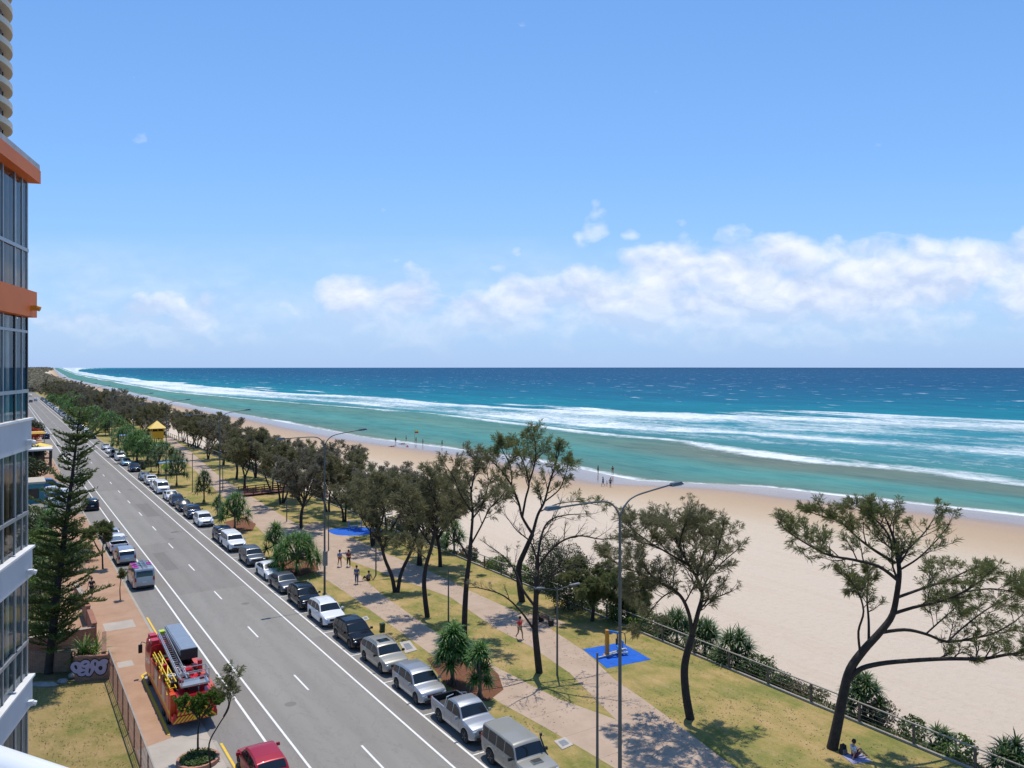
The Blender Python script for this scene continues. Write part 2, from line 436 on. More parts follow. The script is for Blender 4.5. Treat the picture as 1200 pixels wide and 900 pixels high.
# beach
mb = MB(); uv_ = []; uv2 = []
bs = srange(-60, 26000, 6, 1.06); NTB = 26
for s in bs:
    a = tland(s); e = tsh(s)
    for j in range(NTB + 1):
        f = j / NTB; t = lerp(a, e + 26, f)
        z = ground_z(s, t)
        if t > e: z = ZS - (t - e) * .05
        if 0 < j < NTB and s < 600: z += .12 * noise.noise(Vector((s * .05, t * .07, 3))) * (1 - f)
        mb.v.append(tuple(ST(s, t, z))); uv_.append((t, s)); uv2.append((e - t, s))
n = NTB + 1
for i in range(len(bs) - 1):
    for j in range(NTB):
        a = i * n + j; mb.f.append((a, a + 1, a + n + 1, a + n)); mb.m.append(0)
mb.uv = uv_
o = mb.build('beach', M_beach, smooth=True); tag(o, kind='structure')
ul = o.data.uv_layers.new(name='shore')
for lp in o.data.loops: ul.data[lp.index].uv = uv2[lp.vertex_index]

# ---- the sea: rows follow the surf bands, uv2 = (band value, metres along)
m, nt, b = newmat('sea_water'); M_sea = m
uv = nt.new('ShaderNodeUVMap', uv_map='UVMap').outputs[0]; u2 = nt.new('ShaderNodeUVMap', uv_map='surf').outputs[0]
sp = nt.new('ShaderNodeSeparateXYZ'); nt.link(u2, sp.inputs[0])
sp1 = nt.new('ShaderNodeSeparateXYZ'); nt.link(uv, sp1.inputs[0])
wv = nt.noise(nt.mapping(uv, (.020, .0035, 1)), 1, 6, .62)
v = nt.math('ADD', sp.outputs[0], nt.math('MULTIPLY', nt.math('MULTIPLY', nt.math('SUBTRACT', wv, .5), 1.3), nt.ramp(nt.math('MULTIPLY', sp.outputs[0], 1 / 6), [(0.0, .05), (.14, .35), (.30, 1.0)])))
v6 = nt.math('MULTIPLY', v, 1 / 6)
colr = nt.ramp(v6, [(0.0, (.19, .20, .145)), (.015, (.11, .22, .18)), (.06, (.075, .250, .225)), (.13, (.115, .235, .190)), (.167, (.055, .20, .19)), (.25, (.065, .25, .28)), (.40, (.035, .225, .28)), (.52, (.004, .185, .250)), (.62, (.002, .140, .230)), (.74, (.003, .100, .200)), (.86, (.004, .080, .180)), (1.0, (.005, .062, .150))])
# sand bar churned up at the right (near) end, clear turquoise further along
bar = nt.math('MULTIPLY', nt.ramp(v6, [(.075, 0.0), (.12, 1.0), (.155, 1.0), (.175, 0.0)]), nt.ramp(nt.math('MULTIPLY', sp1.outputs[1], 1 / 400), [(.18, 1.0), (.46, .7), (.56, 0.0)]))
bar = nt.math('MULTIPLY', bar, nt.ramp(nt.noise(nt.mapping(uv, (.05, .01, 1)), 1, 4, .6), [(.3, .35), (.6, 1.0)]))
colr = nt.mix(nt.math('MULTIPLY', bar, .85), colr, (.165, .165, .125))
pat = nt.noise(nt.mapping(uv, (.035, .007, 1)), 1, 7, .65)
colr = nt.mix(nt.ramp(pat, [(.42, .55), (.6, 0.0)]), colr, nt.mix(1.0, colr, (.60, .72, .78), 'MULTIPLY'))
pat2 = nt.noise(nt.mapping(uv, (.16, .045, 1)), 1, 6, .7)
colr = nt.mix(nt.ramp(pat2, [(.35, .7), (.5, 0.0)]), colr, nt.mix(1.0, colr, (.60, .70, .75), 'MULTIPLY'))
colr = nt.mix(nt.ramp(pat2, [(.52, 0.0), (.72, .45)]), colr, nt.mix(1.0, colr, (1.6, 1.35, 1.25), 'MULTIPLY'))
# foam
env = nt.ramp(v6, [(0.0, 0.500), (.006, 0.400), (.012, 0.180), (.10, 0.150), (.150, 0.300), (.163, 0.540), (.172, 0.480), (.19, 0.300), (.24, 0.350), (.300, 0.375), (.335, 0.520), (.385, 0.430), (.43, 0.440), (.47, 0.530), (.503, 0.500), (.520, 0.200), (.62, 0.165), (.9, 0.140), (1.0, 0.110)])
env = nt.math('SUBTRACT', env, .4)
env2 = nt.math('SUBTRACT', env, .30)
e_in = nt.math('ADD', nt.math('MULTIPLY', nt.new('ShaderNodeValue').outputs[0], 0), 0)
nA = nt.noise(nt.mapping(uv, (.040, .016, 1)), 1, 9, .68, .9)
nB = nt.noise(nt.mapping(uv, (.30, .17, 1)), 1, 7, .78, 1.2)
nC = nt.noise(nt.mapping(uv, (.009, .0045, 1), (4, 1, 0)), 1, 3, .5)
nn = nt.math('ADD', nt.math('ADD', nt.math('MULTIPLY', nA, .50), nt.math('MULTIPLY', nB, .42)), nt.math('MULTIPLY', nt.math('SUBTRACT', nC, .3), .40))
fo = nt.math('ADD', nt.math('ADD', nn, env), nt.math('MULTIPLY', nt.ramp(nt.math('MULTIPLY', sp1.outputs[1], 1 / 3000), [(.10, 0.0), (.35, .07)]), nt.ramp(v6, [(.12, 0.0), (.18, 1.0), (.51, 1.0), (.56, 0.0)])))
foam = nt.ramp(fo, [(.515, 0.0), (.575, .30), (.625, .55), (.70, .96)])
# whitecaps out at sea
wc = nt.noise(nt.mapping(uv, (.06, .030, 1), (7, 3, 0)), 1, 4, .62, .3)
cap = nt.math('MULTIPLY', nt.ramp(wc, [(.640, 0.0), (.69, .7)]), nt.ramp(v6, [(.52, 0.0), (.60, 1.0)]))
wc2 = nt.noise(nt.mapping(uv, (.035, .006, 1), (2, 9, 0)), 1, 7, .62, .3)
cap2 = nt.math('MULTIPLY', nt.ramp(wc2, [(.66, 0.0), (.70, .9)]), nt.ramp(v6, [(.52, 0.0), (.56, 1.0), (.66, .8), (.72, 0.0)]))
foam = nt.math('MAXIMUM', foam, nt.math('MAXIMUM', cap, cap2))
colr = nt.mix(foam, colr, nt.mix(nt.ramp(nB, [(.35, 0.0), (.6, 1.0)]), (.52, .60, .64), (.76, .78, .79)))
hh = nt.math('ADD', nt.math('MULTIPLY', nt.noise(nt.mapping(uv, (.12, .05, 1)), 1, 6, .65), 1.6), nt.math('MULTIPLY', nt.noise(nt.mapping(uv, (.8, .4, 1)), 1, 4, .6), .35))
nb_ = nt.bump(nt.math('ADD', hh, nt.math('MULTIPLY', foam, .25)), .5, 1.0)
df = nt.new('ShaderNodeBsdfDiffuse'); nt.link(colr, df.inputs['Color']); nt.link(nb_, df.inputs['Normal'])
gl = nt.new('ShaderNodeBsdfGlossy'); gl.inputs['Roughness'].default_value = .22; nt.link(nb_, gl.inputs['Normal'])
fr = nt.new('ShaderNodeFresnel'); fr.inputs[0].default_value = 1.33
fk = nt.math('MULTIPLY', nt.math('MINIMUM', nt.math('MULTIPLY', fr.outputs[0], .35), .075), nt.math('SUBTRACT', 1.0, foam))
ms = nt.new('ShaderNodeMixShader'); nt.link(fk, ms.inputs[0]); nt.link(df.outputs[0], ms.inputs[1]); nt.link(gl.outputs[0], ms.inputs[2]); nt.link(ms.outputs[0], m.node_tree.nodes['Material Output'].inputs[0])
m.node_tree.nodes.remove(b)
mb = MB(); uv_ = []; uv2 = []
ss = srange(-500, 26000, 9, 1.05)
for s in ss:
    row = [tsh(s) - 3, tsh(s), interp(B1, s), interp(B2, s), interp(B3, s), interp(B4, s), max(interp(B4, s) * 2.0, interp(B4, s) + 700), 9000 + max(0, s * .2), 26000]
    vals = [-.05, 0, 1, 2, 3, 4, 5, 6, 6.5]
    for k in range(1, len(row)):
        if row[k] < row[k - 1] + .5: row[k] = row[k - 1] + .5
    sub = [1, 8, 4, 6, 6, 6, 5, 3]
    for k in range(len(row) - 1):
        for q in range(sub[k]):
            f = q / sub[k]; t = lerp(row[k], row[k + 1], f)
            mb.v.append(tuple(ST(s, t, ZS))); uv_.append((t, s)); uv2.append((lerp(vals[k], vals[k + 1], f), s))
    mb.v.append(tuple(ST(s, row[-1], ZS))); uv_.append((row[-1], s)); uv2.append((6.5, s))
n = sum(sub) + 1
for i in range(len(ss) - 1):
    for j in range(n - 1):
        a = i * n + j; mb.f.append((a, a + 1, a + n + 1, a + n)); mb.m.append(0)
mb.uv = uv_
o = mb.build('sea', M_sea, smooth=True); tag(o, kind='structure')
ul = o.data.uv_layers.new(name='surf')
for lp in o.data.loops: ul.data[lp.index].uv = uv2[lp.vertex_index]

# ---- kerbs, footpath, bay, lines
def strip3(name, t0, t1, s0, s1, z0, z1, m, n=40):
    mb = MB(); uv = []
    for i in range(n + 1):
        s = lerp(s0, s1, i / n)
        for t, z in ((t0, z0), (t0, z1), (t1, z1), (t1, z0)): mb.v.append(tuple(ST(s, t, z))); uv.append((t + z, s))
    for i in range(n):
        for j in range(3):
            a = i * 4 + j; mb.f.append((a, a + 4, a + 5, a + 1)); mb.m.append(0)
    mb.f += [(0, 1, 2, 3), (n * 4 + 3, n * 4 + 2, n * 4 + 1, n * 4)]; mb.m += [0, 0]
    mb.uv = uv; o = mb.build(name, m); tag(o, kind='structure'); return o
strip3('kerb', 23.87, 24.08, -60, 640, -.02, .126, M_kerb, 60)
strip3('kerb', 9.98, 10.16, 60.6, 640, -.02, .126, M_kerb, 60)
strip3('kerb', 9.98, 10.16, -20, 46.2, -.02, .126, M_kerb, 30)
strip3('kerb', 8.0, 8.15, 48.4, 58.6, -.02, .126, M_kerb, 8)
mb = MB()
mb.beam(ST(46.2, 10.07, .053), ST(48.4, 8.07, .053), .17, .146); mb.beam(ST(58.6, 8.07, .053), ST(60.6, 10.07, .053), .17, .146)
mb.uv = [(v_[0], v_[1]) for v_ in mb.v]
tag(mb.build('kerb', M_kerb), kind='structure')
def foot_poly(pts): return [ST(s, t) for s, t in pts]
poly_sheet('footpath', foot_poly([(-20, 6.2), (-20, 9.98), (46.2, 9.98), (48.4, 8.0), (48.4, 6.2)]), .12, M_foot)
poly_sheet('footpath', foot_poly([(48.4, 6.2), (48.4, 8.0), (58.6, 8.0), (58.6, 6.2)]), .12, M_foot)
poly_sheet('footpath', foot_poly([(58.6, 6.2), (58.6, 8.0), (60.6, 9.98), (64, 9.98), (64, 6.2), (58.6, 6.2)]), .12, M_foot)
sheet('footpath', 4.4, 9.98, [64 + i * 8 for i in range(9)], .12, M_foot, 2)
sheet('footpath', 5.4, 9.98, [165 + i * 8 for i in range(48)], .12, M_foot, 2)
poly_sheet('bay_surface', [ST(46.3, 10.0), ST(48.45, 8.1), ST(58.55, 8.1), ST(60.5, 10.0)], .004, M_pale)
poly_sheet('driveway', [ST(42.5, 6.25), ST(42.5, 9.97), ST(46.4, 9.97), ST(48.0, 8.4), ST(47.4, 6.25)], .124, M_pale)
for (sa, sb, ta, tb) in ((61.0, 62.2, 6.9, 7.9), (70.0, 72.2, 7.0, 9.2),):
    poly_sheet('paving_patch', [ST(sa, ta), ST(sa, tb), ST(sb, tb), ST(sb, ta)], .124, M_pale)
def line(name, t, w_, s0, s1, m=M_line, z=.008, tk=None):
    n = max(1, int((s1 - s0) / 12)); return sheet(name, t - w_ / 2, t + w_ / 2, [lerp(s0, s1, i / n) for i in range(n + 1)], z, m, 1)
line('lane_line', 12.5, .14, 43.6, 640); line('lane_line', 13.65, .13, -60, 640)
line('lane_line', 12.5, .14, -60, 38.0)
line('lane_line', 20.0, .13, -60, 640); line('lane_line', 21.4, .13, -60, 640)
def dashes(t, pxs=None):
    mb = MB(); uv = []
    s = 38.5 - 12 * 7
    while s < 640:
        if s > -60:
            k = len(mb.v)
            for q in ((s, t - .06), (s, t + .06), (s + 3, t + .06), (s + 3, t - .06)): mb.v.append(tuple(ST(q[0], q[1], .009))); uv.append((q[1], q[0]))
            mb.f.append((k, k + 1, k + 2, k + 3)); mb.m.append(0)
        s += 12
    mb.uv = uv; tag(mb.build('centre_dashes', M_line), kind='structure')
dashes(16.85)
mb = MB(); uv = []
s = 37.2 - 5.87 * 14
while s < 500:
    k = len(mb.v)
    for q in ((s - .05, 21.47), (s - .05, 23.0), (s + .05, 23.0), (s + .05, 21.47)): mb.v.append(tuple(ST(q[0], q[1], .009))); uv.append((q[1], q[0]))
    mb.f.append((k, k + 1, k + 2, k + 3)); mb.m.append(0); s += 5.87
mb.uv = uv; tag(mb.build('bay_lines', M_line), kind='structure')
line('yellow_line', 10.36, .13, 60.9, 72.5, M_yline); line('yellow_line', 10.36, .13, 41.5, 46.0, M_yline)
mb = MB()
for a, b_ in (((48.35, 8.06), (58.65, 8.06)), ((58.65, 8.06), (60.9, 10.2))):
    mb.beam(ST(a[0], a[1], .138), ST(b_[0], b_[1], .138), .15, .02)
mb.uv = [(v_[0], v_[1]) for v_ in mb.v]; tag(mb.build('yellow_line', M_yline), kind='structure')

# ---- park paths (outlines measured on the lawn)
Z1 = .12
def pp(pts, z=Z1): return [P(x, y, z) for x, y in pts]
def path(name, left, right, m=M_path, z=.124):
    poly = pp(left) + list(reversed(pp(right)))
    return poly_sheet(name, poly, z, m)
path('park_path', [(245, 567), (270, 590), (292, 609), (325, 640), (365, 668), (405, 694), (445, 723), (485, 752), (530, 785), (585, 823), (640, 853), (690, 882), (740, 912), (800, 950)],
     [(262, 562), (300, 585), (335, 607), (352, 616), (380, 634), (402, 654), (425, 677), (447, 696), (506, 738), (545, 761), (584, 783), (654, 819), (708, 838), (722, 843.5)] + [(760, 880), (800, 935)])
path('park_path', [(352, 616), (383, 640), (412, 658), (440, 668), (470, 680), (500, 690), (528, 700), (554, 718), (580, 736), (624, 759), (668, 789), (700, 822), (722, 843.6), (760, 880), (800, 935)],
     [(372, 612), (395, 622), (425, 636), (455, 650), (492, 664), (530, 682), (552, 693), (572, 702), (614, 721), (642, 735), (686, 764), (720, 796), (752, 818), (800, 853), (840, 884), (862, 900), (900, 930)], z=.1245 + .003)
poly_sheet('park_path', pp([(614, 721), (636, 718), (664, 731), (642, 736.5)]), .130, M_path)
poly_sheet('park_path', pp([(190, 514), (206, 530), (245, 567), (262, 562), (222, 528), (200, 512)]), .128, M_path)
poly_sheet('mulch_bed', pp([(500, 772), (520, 765), (560, 768), (584, 790), (590, 808), (572, 822), (545, 815), (520, 800)]), .129, M_mulch)
poly_sheet('mulch_bed', pp([(308, 655), (330, 650), (368, 655), (374, 668), (350, 676), (325, 672)]), .129, M_mulch)
poly_sheet('mulch_bed', pp([(262, 612), (285, 606), (300, 614), (296, 622), (275, 622)]), .129, M_mulch)
strip3('lawn_edging', 42.30, 42.46, -60, 330, .05, .20, M_kerb, 50)
M_blue = gmat('blue_rubber', lambda nt, uv: (nt.ramp(nt.noise(uv, 1.5, 6, .7), [(.3, (.010, .085, .42)), (.7, (.015, .13, .56))]), nt.bump(nt.noise(uv, 40, 2, .6), .2, .02)), .8)
poly_sheet('rubber_mat', pp([(683, 761), (705, 757), (728, 753), (763, 773), (737, 778), (711, 783)]), .131, M_blue)
oval = [P(415.5, 622.6, Z1) + Vector((3.4 * math.cos(a) * (1 + .12 * math.sin(3 * a)), 2.6 * math.sin(a), 0)) for a in [i * PI / 12 for i in range(24)]]
poly_sheet('rubber_mat', oval, .131, M_blue)
# waste ground beside the buildings (left)
poly_sheet('dry_lawn', [P(88, 799), P(128, 796), ST(-8, 6.08), ST(-8, -20), P(-260, 900)] + [P(-40, 800)], .08, M_dry)
poly_sheet('terrace_paving', [P(20, 764), P(122, 758), ST(84, 5.4), ST(84, -20)], .10, M_foot)
poly_sheet('car_park', [ST(128, 9.9), ST(165, 9.9), ST(165, -2), ST(128, -2)], .06, M_road)

for (s_, t_, w_, l_) in ((88, 15.0, 1.2, 9), (121, 18.2, 1.6, 12), (60, 20.7, .9, 14)):
    poly_sheet('road_patch', [ST(s_, t_ - w_ / 2), ST(s_, t_ + w_ / 2), ST(s_ + l_, t_ + w_ / 2), ST(s_ + l_, t_ - w_ / 2)], .006, M_lane if s_ == 60 else M_tar)
for (s_, t_) in ((72, 18.3), (49, 15.2), (104, 17.6), (140, 15.5)):
    c = ST(s_, t_); poly_sheet('manhole_cover', [c + Vector((.36 * math.cos(k * PI / 8), .36 * math.sin(k * PI / 8), 0)) for k in range(16)], .007, M_tar)

# ================================================================== VEHICLES
def paint(name, col, metal=.25, rough=.32): return mat(name, col, rough, metal, .02, 1.0, .25 if max(col) < .3 or 'red' in name or 'orange' in name else .5, .35)
M_glass = mat('tinted_glass', (.012, .016, .020), .06, 0, .05, 2, 0, .7)
M_tyre = mat('tyre_rubber', (.018, .018, .019), .85, 0, .1)
M_rim = mat('alloy_rim', (.45, .46, .47), .3, .8, .03)
M_blackp = mat('black_plastic', (.02, .02, .021), .55, 0, .1)
M_lamp = mat('headlamp_glass', (.62, .66, .70), .08, .3, .05, 8, .6)
M_red = mat('tail_lamp_red', (.35, .012, .012), .2, 0, .05)
M_plate = mat('plate_white', (.7, .7, .66), .5, 0, .1, 40)
M_chrome = mat('chrome_trim', (.55, .56, .57), .18, .9, .03)
C_ = {'white': paint('paint_white', (.72, .73, .74), 0.0), 'silver': paint('paint_silver', (.40, .41, .43), .6), 'beige': paint('paint_beige', (.36, .34, .29), .4),
      'black': mat('paint_black', (.008, .009, .012), .14, 0, .02, 1, 0, .3), 'navy': mat('paint_navy', (.009, .022, .060), .14, 0, .02, 1, 0, .35), 'grey': paint('paint_grey', (.085, .095, .11), .5),
      'blue': paint('paint_blue', (.03, .12, .30), .3), 'lightblue': paint('paint_light_blue', (.22, .38, .52), .3), 'red': paint('paint_red', (.36, .012, .028), .15),
      'bluegrey': paint('paint_blue_grey', (.13, .17, .23), .5)}
TYPES = {
 # L, half width, wheel radius, front/rear axle from the ends, belt, top profile (fraction from the front, z), cowl/roof/rear fractions, pillars
 'suv': dict(L=4.6, W=.93, r=.36, fo=.88, ro=.92, B=1.02, sill=.27, top=[(0, .52), (.006, .74), (.05, .90), (.14, 1.0), (.25, 1.07), (.385, 1.56), (.48, 1.66), (.70, 1.65), (.88, 1.56), (.93, 1.46), (.985, 1.08), (.995, .95), (1, .55)], ws=(.262, .375), rw=(.925, .98), pil=[.55, .76], k=.30),
 'sedan': dict(L=4.65, W=.90, r=.33, fo=.90, ro=1.02, B=.92, sill=.22, top=[(0, .48), (.008, .64), (.05, .76), (.15, .87), (.27, .95), (.42, 1.38), (.50, 1.43), (.66, 1.40), (.74, 1.33), (.86, 1.06), (.97, 1.02), (.995, .90), (1, .5)], ws=(.285, .41), rw=(.745, .85), pil=[.57], k=.34),
 'hatch': dict(L=4.1, W=.88, r=.32, fo=.80, ro=.70, B=.95, sill=.22, top=[(0, .5), (.008, .68), (.06, .82), (.16, .93), (.25, 1.0), (.39, 1.44), (.50, 1.50), (.75, 1.47), (.88, 1.38), (.97, 1.02), (.995, .9), (1, .5)], ws=(.262, .38), rw=(.885, .96), pil=[.58, .80], k=.32),
 'ute': dict(L=5.3, W=.94, r=.40, fo=.92, ro=1.25, B=1.13, sill=.38, top=[(0, .66), (.006, .90), (.04, 1.02), (.12, 1.12), (.235, 1.18), (.345, 1.70), (.42, 1.80), (.56, 1.78), (.60, 1.70), (.622, 1.18), (.64, 1.16), (.985, 1.16), (.995, 1.1), (1, .62)], ws=(.248, .335), rw=None, pil=[.46], k=.28, bed=(.645, .975)),
 'canopy': dict(L=5.3, W=.94, r=.40, fo=.92, ro=1.25, B=1.13, sill=.38, top=[(0, .66), (.006, .90), (.04, 1.02), (.12, 1.12), (.235, 1.18), (.345, 1.70), (.42, 1.80), (.60, 1.80), (.62, 1.76), (.64, 1.82), (.94, 1.80), (.975, 1.22), (.995, 1.1), (1, .62)], ws=(.248, .335), rw=(.942, .972), pil=[.46, .625, .80], k=.22),
 'wagon4x4': dict(L=5.0, W=.95, r=.42, fo=.80, ro=1.15, B=1.16, sill=.42, top=[(0, .72), (.008, .98), (.03, 1.06), (.12, 1.13), (.27, 1.18), (.335, 1.74), (.37, 1.84), (.60, 1.87), (.95, 1.85), (.975, 1.76), (.992, 1.2), (.996, 1.05), (1, .6)], ws=(.275, .335), rw=(.976, .99), pil=[.50, .66, .82], k=.16),
 'van': dict(L=4.95, W=.96, r=.35, fo=.95, ro=1.0, B=1.15, sill=.25, top=[(0, .55), (.008, .85), (.05, 1.08), (.10, 1.22), (.25, 1.88), (.34, 1.97), (.90, 1.97), (.965, 1.90), (.988, 1.20), (.995, .9), (1, .5)], ws=(.115, .24), rw=(.967, .985), pil=[.37, .66], k=.13),
}
def smooth_prof(prof, L):
    def f(fr):
        a = .012; vs = [interp(prof, min(1, max(0, fr + d))) for d in (-a, -a / 2, 0, a / 2, a)]
        return sum(vs) / 5
    return f
def make_car(kind, colname, label, group, name='parked_car', facing_us=True, extra=(), detail=True, cat='car'):
    T = TYPES[kind]; L, W, r = T['L'], T['W'], T['r']; top = smooth_prof(T['top'], L); body_m = C_[colname]
    root = thing(name, label, cat, (0, 0, 0), 0, group)
    xf, xr = L / 2 - T['fo'], -L / 2 + T['ro']; Ra = r + .055
    N = 54 if detail else 30
    xs = set(round(L / 2 - L * i / N, 4) for i in range(N + 1))
    for xc in (xf, xr):
        for q in range(-6, 7): xs.add(round(xc + Ra * math.sin(q * PI / 12), 4))
        xs.add(round(xc + Ra + .004, 4)); xs.add(round(xc - Ra - .004, 4))
    if 'bed' in T:
        for f_ in T['bed']: xs.add(round(L / 2 - L * f_ - .006, 4)); xs.add(round(L / 2 - L * f_ + .006, 4))
    xs |= {round(L / 2 - .03, 4), round(L / 2 - .08, 4), round(L / 2 - .16, 4), round(-L / 2 + .03, 4), round(-L / 2 + .08, 4)}
    xs = sorted((x for x in xs if -L / 2 <= x <= L / 2), reverse=True)
    def Wx(x):
        e = (L / 2 - abs(x)); f_ = max(0, 1 - e / .55)
        return W * (1 - .16 * f_ ** 2.6)
    def sect(x):
        fr = (L / 2 - x) / L; zt = top(fr); Wb = Wx(x)
        zb = min(T['B'] - .05 * (1 - min(1, max(0, (fr) / .3))) * 0, zt - .075)
        wt = Wb * .975 - T['k'] * max(0, zt - .07 - zb)
        return zt, zb, Wb, wt
    def arch(x):
        z = T['sill'] + (.10 * max(0, 1 - (L / 2 - abs(x)) / .4))
        for xc in (xf, xr):
            d = abs(x - xc)
            if d < Ra: z = max(z, r + math.sqrt(max(0, Ra * Ra - d * d)))
        return z
    mb = MB(); rings = []
    for x in xs:
        zt, zb, Wb, wt = sect(x); fr = (L / 2 - x) / L; zl = arch(x); zu = T['sill'] + .03
        inbed = 'bed' in T and T['bed'][0] < fr < T['bed'][1]
        if inbed: p7 = (Wb - .09, zt - .005); p8 = (Wb - .11, .78); p9 = (0, .78); p6 = (Wb * .975, zt - .02)
        else: p6 = (wt, zt - .07); p7 = (wt - .055, zt - .018); p8 = (wt * .55, zt + .008); p9 = (0, zt + .018)
        bulge = .018
        half = [(0, zu), (W - .30, zu), (W - .29, max(zl, zu)), (Wb * .985, zl), (Wb + bulge * .3, lerp(zl, zb, .15)), (Wb + bulge, lerp(zl, zb, .5)), (Wb + bulge * .4, lerp(zl, zb, .86)), (Wb * .975, zb), p6, p7, p8, p9]
        ring = half + [(-y, z) for y, z in reversed(half[1:-1])]
        rings.append(len(mb.v)); mb.v += [(x, y, z) for y, z in ring]
    n = len(ring)
    for a, b in zip(rings, rings[1:]):
        for k in range(n): mb.f.append((a + k, a + (k + 1) % n, b + (k + 1) % n, b + k)); mb.m.append(0)
    mb.f.append(tuple(rings[0] + k for k in reversed(range(n)))); mb.m.append(0)
    mb.f.append(tuple(rings[-1] + k for k in range(n))); mb.m.append(0)
    # door shut lines as thin dark strips
    def side_pt(x, z, out=.0):
        zt, zb, Wb, wt = sect(x); zl = arch(x)
        if z <= zb:
            f_ = (z - zl) / max(.01, zb - zl)
            y = interp([(0, Wb * .985), (.15, Wb + .0054), (.5, Wb + .018), (.86, Wb + .0072), (1, Wb * .975)], f_)
        else: y = lerp(Wb * .975, wt, (z - zb) / max(.01, zt - .07 - zb))
        return y + out
    if detail:
        seams = [T['ws'][0] + .045] + [p_ for p_ in T['pil'] if p_ < .7] + ([.62] if kind in ('ute', 'canopy') else [])
        for fr in seams:
            x = L / 2 - fr * L
            for sg in (1, -1):
                zz = [max(T['sill'] + .08, arch(x) + .02), .7, .95, sect(x)[1]]
                for z0, z1 in zip(zz, zz[1:]):
                    if z1 <= z0: continue
                    q = [(x - .008, sg * side_pt(x, z0, .004), z0), (x + .008, sg * side_pt(x, z0, .004), z0), (x + .008, sg * side_pt(x, z1, .004), z1), (x - .008, sg * side_pt(x, z1, .004), z1)]
                    mb.add(q, [(0, 1, 2, 3) if sg < 0 else (3, 2, 1, 0)], 1)
    body = mb.build('body', [body_m, M_blackp], root, True, R(32))
    # glass
    def top_pt(x, f_, out):
        zt, zb, Wb, wt = sect(x); y = f_ * (wt - .055); a = abs(f_)
        z = zt + .018 - (.01 * min(a / .55, 1)) - (.026 * max(0, (a - .55) / .45)); return (x, y, z + out)
    def glass_top(name, f0, f1, wid=.97, m=M_glass, n_=6):
        g = MB(); M_ = 6
        for i in range(n_ + 1):
            x = L / 2 - lerp(f0, f1, i / n_) * L
            for j in range(M_ + 1): g.v.append(top_pt(x, (2 * j / M_ - 1) * wid, .0))
        for i in range(n_):
            for j in range(M_): k = i * (M_ + 1) + j; g.f.append((k, k + 1, k + M_ + 2, k + M_ + 1)); g.m.append(0)
        # push out along normals
        sl = (top(f1) - top(f0)) / ((f0 - f1) * L); nn = Vector((-sl, 0, 1)).normalized() * .012
        g.v = [tuple(Vector(v) + nn) for v in g.v]
        return g.build(name, m, root, True)
    glass_top('windscreen', T['ws'][0], T['ws'][1])
    if T['rw']: glass_top('rear_window', T['rw'][0], T['rw'][1], .93)
    f_a = T['ws'][0] + .03; f_b = .965 if T['rw'] is None else T['rw'][1] - (.02 if kind != 'sedan' else .02)
    if kind == 'ute': f_b = .60
    cuts = [f_a] + T['pil'] + [f_b]
    for sg in (1, -1):
        for a, b in zip(cuts, cuts[1:]):
            g = MB(); n_ = 10; k0 = None
            for i in range(n_ + 1):
                fr = lerp(a + .008, b - .008, i / n_); x = L / 2 - fr * L; zt, zb, Wb, wt = sect(x)
                lo = zb + .035; hi = zt - .115
                if hi - lo < .03: hi = lo + .001 if hi < lo else hi
                if hi < lo + .02: continue
                k = len(g.v); g.v += [(x, sg * side_pt(x, lo, .009), lo), (x, sg * side_pt(x, hi, .009), hi)]
                if k0 is not None:
                    g.f.append((k0, k0 + 1, k + 1, k) if sg < 0 else (k, k + 1, k0 + 1, k0)); g.m.append(0)
                k0 = k
            if g.f: g.build('side_window', M_glass, root)
    # wheels
    for xc in (xf, xr):
        for sg in (1, -1):
            wl = MB(); yo = W - .10
            t0 = [(r * .62, -.10), (r * .93, -.11), (r, -.07), (r, .07), (r * .93, .105), (r * .64, .10)]
            wl.lathe((xc, sg * yo, r), t0, 20, 0, 'Y'); tw = wl.build('wheel', M_tyre, root, True, R(40))
            rm = MB(); rm.lathe((xc, sg * yo, r), [(.05, sg * .085), (r * .50, sg * .075), (r * .63, sg * .095), (r * .66, sg * .06)], 20, 0, 'Y')
            for q in range(5):
                an = q * 2 * PI / 5
                rm.beam((xc + .05 * math.cos(an), sg * (yo + .092), r + .05 * math.sin(an)), (xc + r * .6 * math.cos(an), sg * (yo + .092), r + r * .6 * math.sin(an)), .05, .012)
            rm.build('rim', M_rim, tw)
    # lamps, grille, bumper, plates, mirrors, handles
    zf = T['top'][1][1]
    lx = L / 2 - .10
    for sg in (1, -1):
        h = MB(); h.lathe((0, 0, 0), [(0.001, -.10), (.09, -.08), (.13, 0), (.09, .07), (.001, .09)], 12)
        M_ = Matrix.Translation((L / 2 - .17, sg * (Wx(L / 2 - .15) - .17), zf - .03)) @ Matrix.Rotation(-sg * .45, 4, 'Z') @ Matrix.Diagonal((1.15, 1.35, .75, 1)); h.v = [tuple(M_ @ Vector(v)) for v in h.v]
        h.build('headlight', M_lamp, root, True)
        h = MB(); zr = T['B'] - .12; h.box((-L / 2 + .09, sg * (Wx(-L / 2 + .09) - .07), zr), (.20, .16, .34 if kind in ('van', 'wagon4x4', 'suv') else .2), 0, 0, top=.8)
        h.build('tail_light', M_red, root)
        mr = MB(); mx = L / 2 - (T['ws'][0] + .05) * L; mz = T['B'] + .07
        mr.beam((mx, sg * (W - .05), mz - .05), (mx, sg * (W + .10), mz), .05, .04); mr.box((mx, sg * (W + .15), mz + .02), (.12, .20, .15), 0, 0, top=.85)
        mr.build('mirror', body_m if colname != 'beige' else M_blackp, root)
